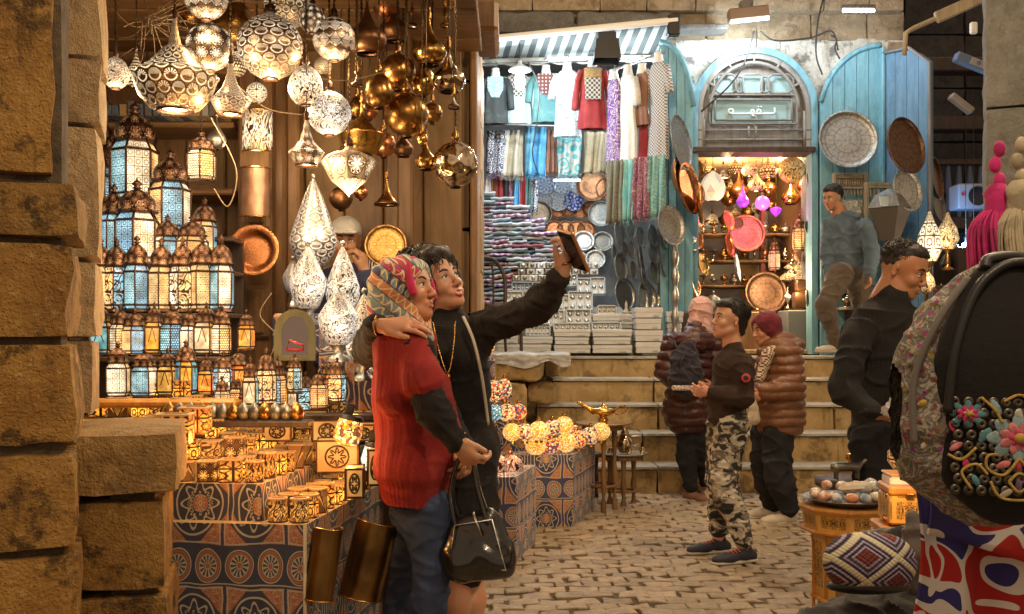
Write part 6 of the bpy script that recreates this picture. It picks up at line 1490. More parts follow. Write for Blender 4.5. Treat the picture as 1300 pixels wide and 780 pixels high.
ML = [(615, 438, 27, 7.15, 'orange', 'single glowing orange mosaic lamp above the woman in black\'s hip', 1.25), (612, 496, 26, 6.8, 'gold', 'gold mosaic egg with red flower at the end of its shelf', 1.3), (628, 497, 22, 6.85, 'white', 'white and black mosaic egg in the middle of three', 1.35), (640, 494, 20, 6.9, 'white', 'black spotted mosaic egg, last of three', 1.4),
      (604, 526, 20, 6.7, 'white', 'grey mosaic globe beside the blue one', 1), (628, 524, 22, 6.7, 'blue', 'solid blue mosaic globe', 1), (644, 524, 24, 6.72, 'white', 'white patterned globe next to the blue one', 1), (658, 523, 22, 6.75, 'red', 'red and white globe ending the blue globe\'s row', 1),
      (650, 549, 24, 6.6, 'gold', 'golden globe leading the middle row of mosaic lamps', 1), (666, 549, 24, 6.62, 'white', 'purple spotted globe second in the middle row', 1), (684, 547, 26, 6.65, 'gold', 'large golden globe third in the middle row', 1), (701, 543, 22, 6.75, 'white', 'pale globe fourth in the middle row', 1), (716, 540, 24, 6.85, 'gold', 'golden spotted globe ending the middle row', 1),
      (680, 566, 27, 6.75, 'gold', 'golden globe first on the near edge of the farther table', 1), (699, 565, 26, 6.8, 'red', 'red striped globe second along the farther table', 1), (719, 562, 26, 6.85, 'gold', 'bright golden globe third along the farther table', 1), (735, 558, 24, 6.95, 'red', 'brown patterned globe fourth along the farther table', 1), (750, 553, 24, 7.05, 'white', 'pale mosaic globe fifth along the farther table', 1), (763, 548, 24, 7.15, 'gold', 'last golden globe on the farther table beside the brass lamp stool', 1), (690, 556, 18, 7.05, 'white', 'small white globe tucked behind the golden one', 1), (728, 548, 18, 7.2, 'red', 'small reddish globe at the back of the farther table', 1)]
for (px, py, w_, Y, k, t, sq) in ML: mlamp(px, py, w_, Y, k, t, sq=.95 * sq)
ROSE = perf('rose_copper_scrolls', 'swirl', 5, 1.5, (.55, .28, .20), (1, .7, .5), .5)
for (px, py, w_, t) in ((626, 580, 38, 'rose copper pot lamp nearest the dress on the nearer table'), (648, 578, 34, 'rose copper pot lamp ribbed and rounder than its neighbour'), (612, 566, 26, 'tall rose copper lamp standing behind the pot lamps'), (604, 590, 26, 'rose copper lamp mostly hidden by the black dress')):
    r = w_ / 2 / FP * 5.9; o = empty('copper_pot_lamp', P(px, 604, 5.85 + (px - 600) * .002), label=ulabel(t), cat='lamp', group='rose copper lamps on the nearer table')
    MB().lathe([(r * .5, 0), (r * .9, r * .3), (r, r * .7), (r * .8, r * 1.2), (r * .4, r * 1.5), (r * .15, r * 1.6)], 20).build('body', ROSE, o); MB().lathe([(r * .15, r * 1.6), (r * .22, r * 1.7), (.003, r * 1.95)], 10).build('knob', COPPER, o)
plight(P(690, 530, 6.2), 3, (1, .6, .25), .05); plight(P(625, 540, 5.7), 3, (1, .7, .45), .05)
def stool(px, ytop, ybot, w_, Y, label, mat=WOOD_M, nleg=3, topm=None, roundtop=True):
    a = P(px, ybot, Y); H = P(px, ytop, Y).z; a.z = 0; r = w_ / 2 / FP * Y; o = empty('stool', a, label=ulabel(label), cat='stool')
    MB().lathe([(.001, H - .03), (r, H - .03), (r, H), (.001, H)], 24, smooth=False).build('table_top', topm or mat, o)
    for k in range(nleg):
        t = k * 2 * PI / nleg + .5; q_ = V((r * .7 * math.cos(t), r * .7 * math.sin(t), 0)); MB().lathe([(.018, 0), (.022, H * .1), (.012, H * .2), (.024, H * .45), (.013, H * .6), (.022, H * .9), (.02, H - .03)], 8).build('leg', mat, o, q_)
    MB().lathe([(r * .62, H * .3), (r * .7, H * .3), (r * .7, H * .33), (r * .62, H * .33)], 20).build('stretcher', mat, o)
stool(765, 540, 640, 52, 7.35, 'small round wooden stool carrying a brass oil lamp tray'); stool(790, 578, 640, 50, 7.6, 'turned wooden stool carrying a glass tea set tray'); stool(745, 575, 640, 40, 7.9, 'low dark stool behind the oil lamp stool', WOOD_D)
tag(MB().lathe([(.001, 0), (.19, 0), (.22, .012), (.2, .016), (.001, .008)], 28).build('brass_dish', TR_BR, None, P(766, 539, 7.35)), 'round engraved dish under the brass oil lamp', 'dish'); tag(MB().lathe([(.001, 0), (.17, 0), (.19, .012), (.18, .016), (.001, .006)], 28).build('silver_dish', SILVER, None, P(792, 577, 7.6)), 'round silver dish under the tea pot', 'dish')
ol = empty('oil_lamp', P(766, 533, 7.3), label='ornate brass genie-style oil lamp with long spout', cat='oil lamp')
Bq = Solid(.006, .015); Bq.ell((0, 0, .06), (.09, .06, .035)); Bq.cone((-.07, 0, .06), (-.17, 0, .12), .022, .012); Bq.ell((-.18, 0, .125), (.022, .014, .012)); Bq.cone((0, 0, .0), (0, 0, .03), .04, .015); Bq.cone((0, 0, .09), (0, 0, .13), .025, .006); link('lamp_body', Bq.mesh('lamp_body', BRASS), ol)
MB().tube(catmull([(.08, 0, .07), (.15, 0, .11), (.16, 0, .06), (.09, 0, .04)], 5), .008, 6).build('handle', BRASS, ol)
tp = empty('tea_pot', P(793, 576, 7.55), label='small silver and glass tea pot on the lower stool', cat='tea pot'); MB().lathe([(.04, .01), (.065, .05), (.07, .09), (.05, .13), (.03, .15), (.035, .16), (.004, .2)], 18).build('body', MERC, tp); MB().tube(catmull([(.06, 0, .05), (.12, 0, .08), (.12, 0, .13), (.05, 0, .13)], 5), .006, 6).build('handle', SILVER, tp)
MB().tube(catmull([(-.06, 0, .07), (-.1, 0, .1), (-.12, 0, .15)], 5), .008, 6).build('spout', SILVER, tp)
for i, (dx, dy) in enumerate(((-.12, -.05), (.02, -.13), (.13, -.04))): tag(MB().lathe([(.018, .0), (.024, .05), (.021, .05), (.016, .004), (.001, .004)], 12).build('tea_glass', MERC, None, P(793, 576, 7.6) + V((dx, dy, 0))), ('little tea glass on the silver dish on the side of the boy', 'little tea glass in front of the tea pot', 'little tea glass behind the tea pot\'s handle')[i], 'glass', 'tea glasses')

CS = {}
def printc(name, base, c2, pat, sc, c3=None):
    def f():
        p = tc('Object'); x, y, z = sep(p); n = noise(p, 7, 3)
        if pat == 'plain': m_ = smooth(n, .45, .6)
        elif pat == 'dots': m_ = voro(comb(x * sc, z * sc), 1.0, rand=0.0) < .22
        elif pat == 'rings': m_ = band(frac(voro(comb(x, z), sc) * 4.0), .5, .2)
        elif pat == 'flor': m_ = absn(sin(noise(comb(x, z), sc, 2, .5, 1.5) * 26.0)) < .45
        elif pat == 'stripe': m_ = mx((sin(z * sc) > .3) * (absn(sin(noise(comb(x, z), 30, 2) * 30.0)) < .6), (z < -.2) * 0)
        elif pat == 'check': m_ = (sin(x * sc) * sin(z * sc)) > .0
        c = mixc(m_, base, c2)
        if c3: c = mixc((voro(comb(x, z, 3.0), sc * .7 + 8) < .25), c, c3)
        return dict(col=c, rough=.85, h=noise(p, 9, 3), hs=.5, hd=.02)
    CS[name] = M(name, f); return CS[name]
for a in (('black_tunic', (.03, .035, .035), (.05, .06, .06), 'plain', 5), ('mint_tunic', (.38, .50, .50), (.45, .56, .55), 'plain', 5), ('teal_tunic', (.10, .24, .25), (.14, .30, .30), 'plain', 5), ('maroon_dot', (.16, .05, .05), (.65, .6, .5), 'dots', 26), ('bluewhite', (.70, .76, .78), (.06, .30, .42), 'flor', 16),
          ('kaftan_red', (.30, .03, .035), (.36, .05, .05), 'plain', 5), ('purple_print', (.18, .07, .35), (.65, .6, .45), 'flor', 9), ('white_lace', (.70, .70, .68), (.55, .55, .54), 'flor', 22), ('brown_vest', (.22, .11, .07), (.28, .14, .09), 'plain', 5), ('grey_dotted', (.16, .16, .17), (.60, .60, .60), 'check', 190),
          ('yoke_blue', (.10, .30, .42), (.62, .72, .75), 'flor', 26), ('yoke_silver', (.5, .48, .42), (.08, .07, .08), 'check', 130), ('yoke_gold', (.50, .36, .15), (.18, .03, .03), 'flor', 30),
          ('rings_scarf', (.10, .11, .18), (.68, .70, .72), 'rings', 14), ('cream_scarf', (.50, .46, .36), (.62, .58, .48), 'plain', 6), ('sky_scarf', (.08, .32, .55), (.16, .42, .62), 'plain', 6), ('rust_scarf', (.35, .14, .07), (.12, .12, .12), 'flor', 14), ('paisley_scarf', (.42, .42, .38), (.08, .32, .34), 'rings', 6), ('beige_scarf', (.48, .40, .26), (.3, .25, .15), 'flor', 26),
          ('olive_scarf', (.16, .17, .14), (.32, .32, .27), 'flor', 24), ('aqua_scarf', (.18, .50, .55), (.30, .60, .62), 'plain', 7), ('plum_scarf', (.20, .03, .13), (.55, .42, .38), 'flor', 18), ('turq_scarf', (.10, .36, .38), (.48, .55, .52), 'flor', 20)): printc(*a)
MANN = flat('mannequin_white', (.68, .68, .66), .5)
def garment(px, ytop, ybot, wpx, Y, mat, label, yoke=None, sl=.45, yaw=0, hemw=1.0, dress=False):
    o = empty('hanging_tunic', P(px, ytop, Y), (0, 0, R(yaw)), ulabel(label), 'garment', 'garments hung along the stall front'); H = (ybot - ytop) / FP * Y; w_ = wpx / FP * Y / 2
    pr = [(.50 * hemw, -1), (.49 * hemw, -.97), (.45, -.7), (.40, -.45), (.44, -.25), (.46, -.12), (.34, -.05), (.14, 0)]
    m_ = MB(); nn = 40; prof = [(a * 2 * w_ * .82, b * H) for a, b in pr]; m_.lathe(prof, nn, sy=.42)
    vs = []
    for (x, y, z) in m_.v:
        t = -z / H; f = 1 + .15 * t * math.sin(math.atan2(y * 2.4, x) * 7 + px + 2 * z) + .05 * math.sin(z * 9 + x * 20); vs.append((x * f, y * f + .01 * math.sin(z * 14 + px), z))
    m_.v = vs; m_.build('fabric', mat, o)
    for s_ in (-1, 1):
        if sl: MB().tube([(s_ * w_ * .62, 0, -.07 * H - .015), (s_ * w_ * .9, -.01, -.25 * H), (s_ * w_ * 1.02, -.015, -(.2 + sl) * H)], [.05, .046, .044], 10, flat=.8).build('sleeve', mat, o)
    MB().lathe([(.06, -.04), (.05, .0), (.04, .05), (.045, .07), (.001, .072)], 12).build('mannequin_neck', MANN, o)
    if yoke:
        m_ = MB(); L = .42 * H
        m_.sheet(lambda u, v: ((u - .5) * w_ * 1.0 * (1 - .55 * max(0, v - .6) / .4), -.42 * w_ * .82 * 1.02 * math.sqrt(max(.1, 1 - ((u - .5) * 1.0) ** 2)) - .012, -.06 * H - v * L), 8, 8); m_.build('yoke', CS[yoke], o)
    MB().tube(catmull([(0, 0, .07), (.02, 0, .12), (0, 0, .15), (-.02, 0, .13)], 4), .005, 5).build('hook', IRON_G, o)
    return o
for a in ((629, 96, 158, 40, 10.4, 'black_tunic', 'black tunic with pale blue embroidered chest, first on the hanging rail', 'yoke_blue', .5), (657, 94, 158, 44, 10.5, 'mint_tunic', 'pale mint tunic hanging behind the bare bulb', 'yoke_silver', .5), (693, 92, 156, 44, 10.45, 'teal_tunic', 'teal tunic half covered by a dotted maroon waistcoat', 'maroon_dot', .4), (720, 88, 174, 40, 10.2, 'bluewhite', 'white tunic with blue printed borders', None, .25), (752, 84, 164, 44, 10.1, 'kaftan_red', 'dark red kaftan with a silver and gold embroidered chest', 'yoke_gold', .5),
          (779, 98, 205, 30, 10.0, 'purple_print', 'purple printed long dress at the turn of the rail', None, 0, -50), (797, 92, 205, 36, 9.9, 'white_lace', 'white lace dress hanging between the purple and brown ones', None, .2, -50), (815, 90, 160, 28, 9.85, 'brown_vest', 'brown sleeveless vest hanging over dark red cloth', None, 0, -55), (817, 140, 206, 22, 9.92, 'kaftan_red', 'long dark red skirt below the brown vest', None, 0, -50), (836, 76, 204, 38, 9.75, 'grey_dotted', 'long grey dress with tiny white checks closest to the blue door', None, .15, -45)):
    garment(a[0], a[1], a[2], a[3], a[4], CS[a[5]], a[6], a[7], a[8], a[9] if len(a) > 9 else 0)
[MB().box((0, -.115, -.26), (.16, .012, .22), .004).build('silver_bib', CS['yoke_silver'], o) for o in COL.objects if o.get('label', '').startswith('dark red kaftan')]
sc_ = {}
def scarf(px, y0, y1, wpx, Y, mat, label, yaw=0, n=3.0, group='scarves hanging in the stall', hem=None):
    w_, H = wpx / FP * Y, (y1 - y0) / FP * Y; o = empty('hanging_scarf', P(px, y0, Y), (0, 0, R(yaw)), ulabel(label), 'scarf', group)
    f = lambda u, v: ((u - .5) * w_ * (1 + .04 * math.sin(v * 5 + px)), .045 * math.sin(u * n * 6.28 + px + v) * (.4 + .6 * v) + .012 * math.sin(u * n * 15 + v * 5) - .02 * v, -v * H)
    MB().sheet(lambda u, v: f(u, v), 26, 10, thick=.008).build('cloth', CS[mat], o)
    m_ = MB()
    for i in range(int(wpx / 1.6)): u = (i + .5) / int(wpx / 1.6); q_ = f(u, 1); m_.tube([q_, (q_[0] + .003, q_[1], q_[2] - .05)], .004, 3)
    tag(m_.build('fringe', CS[hem or mat], o), kind='stuff')
for a in ((630, 166, 221, 24, 10.8, 'rings_scarf', 'circle-patterned scarf with a violet hem', 'purple_print'), (649, 166, 224, 30, 10.85, 'cream_scarf', 'plain cream shawl beside the circle-patterned scarf', None), (680, 160, 223, 26, 10.8, 'sky_scarf', 'sky blue shawl', None), (700, 166, 220, 13, 10.9, 'rust_scarf', 'narrow rust coloured scarf', None), (723, 170, 224, 30, 10.8, 'paisley_scarf', 'grey paisley shawl with a teal border', 'turq_scarf'), (756, 168, 220, 28, 10.75, 'beige_scarf', 'beige patterned shawl under the red kaftan', None)):
    scarf(*a[:5], a[5], a[6] + ' in the stall\'s second hanging row', 0, 2.0, hem=a[7])
for a in ((781, 204, 284, 22, 9.85, 'olive_scarf', 'olive grey fringed scarf, first of the four long ones'), (798, 203, 280, 17, 9.8, 'aqua_scarf', 'plain aqua scarf, second of the four long ones'), (814, 200, 278, 20, 9.75, 'plum_scarf', 'plum scarf with pale scrollwork, third of the four long ones'), (833, 198, 276, 24, 9.7, 'turq_scarf', 'turquoise scarf with silver motifs beside the blue door')): scarf(*a[:5], a[5], a[6], -30, 2.5)
NAR = [('purple_print', 'violet'), ('white_lace', 'white'), ('rust_scarf', 'rusty'), ('kaftan_red', 'crimson'), ('black_tunic', 'dark navy'), ('plum_scarf', 'plum'), ('sky_scarf', 'bright blue'), ('kaftan_red', 'red'), ('teal_tunic', 'teal'), ('rings_scarf', 'ringed')]
for i in range(10): scarf(612 + i * 7.4, 224, 268 + (i % 3) * 7, 7.2, 10.95 + .02 * (i % 3), NAR[i][0], '%s narrow tie hanging above the folded cloths, %s along' % (NAR[i][1], ORD[i]), 0, 1.0, 'narrow ties above the folded cloths')
FC = [flat('fold_%d' % i, c, .9) for i, c in enumerate(((.60, .60, .62), (.34, .37, .42), (.12, .13, .18), (.50, .10, .20), (.45, .53, .60), (.42, .36, .44), (.60, .52, .52), (.12, .22, .30), (.28, .10, .12), (.38, .48, .52)))]
FN = ['white', 'slate', 'black', 'crimson', 'pale blue', 'lilac grey', 'cream', 'petrol', 'wine', 'aqua']
FSTR = M('fold_striped', lambda: dict(col=mixc((sin(sep(tc('Object'))[0] * 90.0 + orand() * 20.0) > 0), hsv((.50, .22, .32), orand() * .3 + .3, 1.0, 1.0), (.62, .62, .66)), rough=.9))
fm = []
for k in range(5):
    Bf = MB(); Bf.sheet(lambda u, v: ((u - .5) * .26 * (1 + .02 * math.sin(v * 9 + k)), -.10 * math.sin(v * PI) + .01 * math.sin(u * 9 + k), .022 - .022 * math.cos(v * PI) + .004 * math.sin(u * 13 + k * 2)), 10, 8, thick=.0)
    Bf.sheet(lambda u, v: ((u - .5) * .26, -.0 + v * .2, .044 + .005 * math.sin(u * 11 + v * 4 + k)), 8, 3); Bf.sheet(lambda u, v: ((u - .5) * .23, -.08 * math.sin(v * PI) + .004, .022 - .012 * math.cos(v * PI) + .006 * math.sin(u * 7 + k)), 8, 5); fm.append(Bf.mesh('folded_cloth', FC[0]))
cnt_ = {}
for cidx, (px, ytop) in enumerate(((613, 246), (636, 254), (658, 266), (678, 282), (694, 296))):
    Y = 10.75 - .0 * cidx; z = P(0, 398 if cidx > 2 else 425, Y).z; ztop = P(0, ytop, Y).z; j = 0
    while z < ztop:
        ci = rnd.choice((0, 0, 1, 2, 3, 4, 4, 5, 5, 6, 6, 7, 8, 9, 10, 10, 10, 10)); nm = FN[ci] if ci < 10 else 'striped'
        o = link('folded_cloth', fm[rnd.randrange(5)], None, (P(px + rnd.uniform(-2, 2), 0, Y).x, Y + rnd.uniform(-.04, .04), z), (rnd.uniform(-.05, .05), rnd.uniform(-.09, .03) - .03, rnd.uniform(-.12, .12)), (rnd.uniform(.85, 1.05), 1, rnd.uniform(.85, 1.1)))
        setmat(o, FC[ci] if ci < 10 else FSTR); tag(o, '%s folded cloth, %s layer up in the %s pile from the corner pier' % (nm, ORD[j], ORD[cidx]), 'folded cloth', 'folded cloths piled in the stall'); z += .047; j += 1
tag(MB().box((X(650, 11), 11.25, 1.75), (1.2, .8, 1.2), .02).build('cloth_counter', WOOD_D), 'dark counter behind the piles of folded cloths', 'counter')
k = 0
for (py, xs, rr) in ((235, (692, 714, 735), 13), (256, (690, 709, 728), 13)):
    for px in xs: disc(px, py, rr, 11.6, PL_BLUE, 'blue and white painted plate, %s of six on the back wall' % ORD[k], deep=.12, cat='plate', name='painted_plate', group='painted plates on the back wall', n=20); k += 1
for i, (px, py, rr) in enumerate(((752, 236, 21), (770, 240, 14), (763, 272, 17), (684, 272, 17))): disc(px, py, rr, 11.5, (TR_CU, TR_CU, TR_SIL, TR_GR)[i], ('large reddish carved plate beside the blue painted plates', 'reddish plate mostly behind the large carved one', 'silver plate reflecting colours under the reddish ones', 'silver bowl plate above the folded cloths')[i], cat='plate', name='metal_plate', n=24)
for i, px in enumerate((708, 722, 738, 750)): disc(px, 268 - (i % 2) * 2, 11, 11.65, TR_CU, 'small peach coloured plate, %s in its short row' % ORD[i], cat='plate', name='metal_plate', group='peach plates', n=16)
for i, px in enumerate((704, 718, 732, 744)): disc(px, 292, 12, 11.62, TR_CU, 'rosy plate half hidden, %s behind the silver plates' % ORD[i], cat='plate', name='metal_plate', group='rosy plates', n=16)
for r_, (py, xs) in enumerate(((308, (672, 693, 714, 741, 765)), (331, (672, 692, 712, 734, 756)))):
    for i, px in enumerate(xs): disc(px, py + rnd.uniform(-2, 2), 14 if r_ == 0 else 13, 10.9 - r_ * .15, (TR_GR, TR_SIL)[(i + r_) % 2], '%s engraved plate, %s of the %s row' % (('grey', 'silver')[(i + r_) % 2], ORD[i], ('upper', 'lower')[r_]), cat='plate', name='metal_plate', group='engraved plates standing in two rows', tilt=-18, rim=.25, n=24)
for i, (px, py, rx, ry, m_) in enumerate(((786, 300, 9, 20, TR_SIL), (801, 292, 6, 12, TR_SIL), (812, 302, 7, 14, TR_SIL), (828, 300, 8, 15, TR_SIL), (801, 318, 6, 12, TR_SIL), (787, 340, 10, 19, TR_SIL), (829, 322, 8, 15, TR_SIL), (803, 344, 6, 13, TR_SIL), (829, 347, 8, 16, TR_SIL), (792, 375, 15, 22, SILVER), (820, 378, 14, 22, TR_SIL), (812, 330, 5, 20, SILVER), (779, 322, 4, 10, TR_SIL), (815, 350, 5, 18, SILVER), (792, 318, 5, 12, SILVER), (842, 300, 6, 18, SILVER), (842, 335, 6, 18, TR_SIL))):
    disc(px, py, rx, 10.0, m_, 'grey metal tray turned sideways below the long scarves, %s of the cluster' % ORD[i], ry=ry, cat='tray', name='metal_tray', group='trays leaning below the long scarves', rim=.15, n=24)
LG = flat('box_grey_lid', (.42, .46, .47), .35); SLV = metal('trinket_silver', (.6, .6, .6), .3); BEIGE = flat('box_beige', (.50, .47, .38), .6)
CARD = M('white_carton', lambda: dict(col=mixc(smooth(noise(rc(), 3, 4), .4, .7), (.62, .62, .61), (.72, .72, .71)), rough=.7, h=noise(rc(), 8, 3), hs=.2, hd=.01))
def carton(x0, x1, y0, y1, Y, label, d=.35):
    a, b = P(x0, y1, Y), P(x1, y0, Y); w_, h = b.x - a.x, b.z - a.z; o = empty('white_carton', ((a.x + b.x) / 2, Y, a.z), (0, 0, R(rnd.uniform(-2, 2))), ulabel(label), 'carton', 'white cartons stacked along the stall edge')
    MB().box((0, d / 2, h * .38), (w_ - .012, d - .01, h * .76 - .004), .004).build('tray', CARD, o); MB().box((0, d / 2, h * .5 + h * .25), (w_ - .003, d, h * .45), .005).build('lid', CARD, o)
    for q_ in range(1): MB().box((w_ * .25, -.003, h * .2), (w_ * .2, .002, h * .12), .0005).build('sticker', LG, o)
CT = []
for c_, (x0, x1, ys) in enumerate(((625, 660, (415, 425, 437, 448)), (661, 702, (427, 437, 448)), (703, 750, (418, 428, 438, 449)), (752, 803, (418, 428, 438, 449)), (806, 842, (390, 404, 419, 434, 449)), (752, 806, (398, 408, 417)), (846, 868, (395, 410, 425, 449)))):
    for j in range(len(ys) - 1): carton(x0 + (j % 2), x1 - (j % 2) * 2, ys[j] + .4, ys[j + 1] - .2, 9.62 if c_ < 5 else 9.85, 'white carton, %s from the top of the %s stack along the edge' % (ORD[j], ORD[c_]))
def jbox(x0, x1, y0, y1, Y, nx, ny, label, mat=LG, tilt=-25, gem=SLV):
    a, b = P(x0, y1, Y), P(x1, y0, Y); w_, h = b.x - a.x, (b.z - a.z) * 1.15; o = empty('jewellery_box', ((a.x + b.x) / 2, Y, a.z), (R(tilt), 0, R(rnd.uniform(-4, 4))), ulabel(label), 'jewellery box', 'open boxes of trinkets'); m_ = MB()
    m_.box((0, .02, h / 2), (w_, .02, h), .003); m_.build('inlay', WHITE, o); f_ = MB()
    for s_ in (-1, 1): f_.box((s_ * w_ / 2, 0, h / 2), (.012, .05, h), .002)
    for z in (0, h): f_.box((0, 0, z), (w_ - .013, .049, .012), .002)
    for i in range(1, nx): f_.box((-w_ / 2 + i * w_ / nx, .0, h / 2), (.006, .03, h - .013), .001)
    tag(f_.build('divider_frame', mat, o), kind='stuff'); t_ = MB()
    for i in range(nx):
        for j in range(ny): t_.lathe([(.3 * w_ / nx, -.004), (.26 * w_ / nx, .006), (.1 * w_ / nx, .012), (.001, .01)], 8, (-w_ / 2 + (i + .5) * w_ / nx, 0, (j + .5) * h / ny), ax=Euler((R(90), 0, 0)).to_matrix())
    tag(t_.build('trinkets', gem, o), kind='stuff')
JB = [(642, 664, 372, 392, 3, 2), (666, 710, 398, 415, 5, 2), (668, 698, 413, 427, 6, 2), (702, 722, 376, 396, 3, 2), (722, 752, 372, 395, 3, 2), (719, 750, 395, 411, 3, 2), (760, 783, 390, 410, 4, 2), (733, 750, 355, 374, 2, 2), (750, 768, 354, 374, 2, 1), (703, 748, 412, 421, 6, 1), (752, 788, 411, 420, 5, 1), (650, 676, 360, 372, 5, 1), (676, 700, 360, 372, 4, 1), (664, 690, 384, 398, 4, 2), (690, 716, 396, 410, 3, 1), (790, 804, 398, 412, 2, 1), (703, 718, 350, 366, 2, 2), (718, 733, 350, 364, 2, 2)]
for i, a in enumerate(JB): jbox(a[0], a[1], a[2], a[3], 9.75 + (420 - a[3]) * .012, a[4], a[5], 'shallow divided box of small silver trinkets, %s along the sloping display' % ORD[i], LG if i % 3 else BEIGE)
for r_, (py, n_, x0, dx) in enumerate(((349, 9, 662, 11.5), (341, 9, 664, 11.5), (357, 7, 655, 11))):
    for i in range(n_):
        px = x0 + i * dx; o = empty('trinket_box', P(px, py, 10.5 - r_ * .12 if r_ != 1 else 10.6), (0, 0, R(rnd.uniform(-6, 6))), ulabel('%s inlaid trinket box, %s of the %s' % (('dark', 'beige', 'pale')[i % 3], ORD[i], ('middle box row', 'back box row', 'front box row')[r_])), 'box', 'rows of inlaid trinket boxes')
        MB().box((0, 0, .03), (.085, .07, .06), .005).build('box_body', (PEWTER, BEIGE, WHITE)[i % 3], o); MB().lathe([(.001, 0), (.022, 0), (.02, .006), (.001, .006)], 10, ax=Euler((R(90), 0, 0)).to_matrix()).build('inlay', (SILVER, SILVER_D)[i % 2], o, (0, -.036, .03))
tag(MB().box((X(720, 10.1), 10.35, 1.35), (1.5, .9, .42), .01, rot=(R(12), 0, 0)).build('display_counter', BEIGE), 'sloping counter that carries the trinket boxes', 'counter')
for i, (px, py, m_) in enumerate(((821, 386, SILVER), (829, 384, SILVER), (836, 385, MERC), (795, 382, BEIGE))):
    tag(MB().lathe([(.03, 0), (.022, .02), (.012, .05), (.016, .08), (.001, .12)], 10).build('figurine', m_, None, P(px, 390 if i < 3 else 397, 9.7)), 'tiny silver pyramid-like figurine, %s on top of the carton stacks' % ORD[i], 'figurine', 'figurines on the cartons')
bl = empty('shaded_bulb', P(660, 90, 9.9), label='glaring white bulb under a wide pale enamel shade', cat='lamp')
MB().lathe([(.115, 0), (.11, .02), (.05, .05), (.02, .07), (.02, .1)], 24).build('shade', flat('enamel', (.55, .6, .6), .4), bl); MB().lathe([(.001, -.20), (.035, -.18), (.052, -.12), (.045, -.05), (.02, .0)], 16).build('bulb', BULBC, bl); MB().tube([(0, 0, .1), (.0, 0, .3), (.1, .1, .45)], .006, 5).build('cord', CABLE, bl)
plight(P(660, 118, 9.6), 38, (.80, .93, 1.0), .06)
tag(MB().tube(catmull([P(670, 78, 9.8), P(684, 110, 9.75), P(681, 160, 9.8), P(676, 195, 9.8), P(684, 222, 9.8)], 8), .006, 5).build('cable', CABLE), 'thin dark cable dangling from the bare bulb over the blue shawl', 'cable')
ts = empty('tiered_shade', P(770, 72, 9.7), label='black tiered lampshade hanging in front of the red kaftan', cat='lampshade')
for z, w_ in ((.0, .37), (.1, .33), (.17, .26)): MB().lathe([(w_ / 2, 0), (w_ / 2 * .93, .1)], 4, smooth=False, a0=PI / 4, a1=9 * PI / 4).build('tier', BLACK, ts, (0, 0, z - .05))
for i, (px, e) in enumerate(((800, 36), (720, 34))):
    o = empty('tube_lamp', P(px, 76, 10.6), label='white tube lamp under the awning %s' % ('over the dresses' if i == 0 else 'over the tunics'), cat='lamp'); MB().cyl((-.2, 0, 0), (.2, 0, 0), .018).build('tube', BULBC, o); MB().box((0, 0, .03), (.44, .05, .03), .004).build('fitting', WHITE, o); plight(P(px, 104, 10.15), e * .7, (.82, .93, 1), .1)
AWN = M('awning_stripes', lambda: dict(col=mixc((sin(sep(tc('UV'))[0] * 2 * PI * 15) > 0), (.36, .38, .36), (.07, .085, .085)), rough=.9, h=noise(tc('Object'), 6, 3), hs=.3, hd=.02))
aw = empty('awning', P(620, 50, 9.6), label='grey and white striped awning with a scalloped edge over the stall', cat='awning')
def awf(u, v):
    a = P(612 + u * 244, 50 - u * 23, 9.6); b = P(606 + u * 232, 74 - u * 6, 10.6); return a.lerp(b, v) - V(aw.location)
MB().sheet(awf, 40, 6, thick=.01).build('canvas', AWN, aw)
MB().sheet(lambda u, v: P(606 + u * 232, 74 - u * 6 + v * (8 + 3 * abs(math.sin(u * 24))), 10.6) - V(aw.location), 96, 3).build('valance', cloth('valance', (.5, .48, .42), (.6, .58, .5)), aw)
MB().cyl(P(610, 51, 9.58) - V(aw.location), P(860, 26, 9.58) - V(aw.location), .035).build('roller', WHITE, aw)
for (a, b) in (((606, 82), (800, 76)), ((612, 158), (705, 160))): MB().cyl(P(*a, 10.45) - V(aw.location), P(*b, 10.3) - V(aw.location), .012).build('hanging_rail', IRON_G, aw)
MB().cyl(P(770, 92, 10.2) - V(aw.location), P(845, 66, 9.7) - V(aw.location), .012).build('hanging_rail', IRON_G, aw)
MB().box(P(855, 33, 9.6) - V(aw.location), (.12, .1, .2), .01).build('bracket', BLACK, aw)
ch = empty('bentwood_chair', P(618, 447, 9.35), (0, 0, R(25)), 'dark bentwood chair standing at the stall edge behind the two women', 'chair')
MB().tube(catmull([(-.19, 0, .42), (-.2, .03, .7), (-.12, .05, .86), (0, .05, .9), (.12, .05, .86), (.2, .03, .7), (.19, 0, .42)], 6), .02, 8).build('backrest', WOOD_D, ch); MB().tube(catmull([(-.07, 0, .42), (-.08, .03, .7), (-.07, .05, .86)], 5), .01, 6).build('slat', WOOD_D, ch); MB().tube(catmull([(.07, 0, .42), (.08, .03, .7), (.07, .05, .86)], 5), .01, 6).build('slat', WOOD_D, ch)
MB().lathe([(.001, .4), (.21, .4), (.21, .44), (.001, .44)], 20).build('seat', WOOD_D, ch, (0, -.2, 0))
for sx in (-1, 1):
    for y in (0, -.38): MB().cyl((sx * .17, y, .42), (sx * .2, y + (.03 if y else 0), 0), .018, .014).build('leg', WOOD_D, ch)
plight(P(720, 238, 10.3), 8, (.85, .94, 1), .08); o = empty('tube_lamp', P(720, 229, 10.4), label='slim white tube lamp added to light the painted plates', cat='lamp'); MB().cyl((-.14, 0, 0), (.14, 0, 0), .009).build('tube', BULBC, o)  # tube and its light are added to brighten the plates
ar = empty('arched_shop', (P(958, 450, 10.2).x, 10.2, 1.13), label='narrow lamp shop behind a light blue arch with grey latticed fanlight', cat='shop')
AO = V(ar.location); YA_ = 10.16
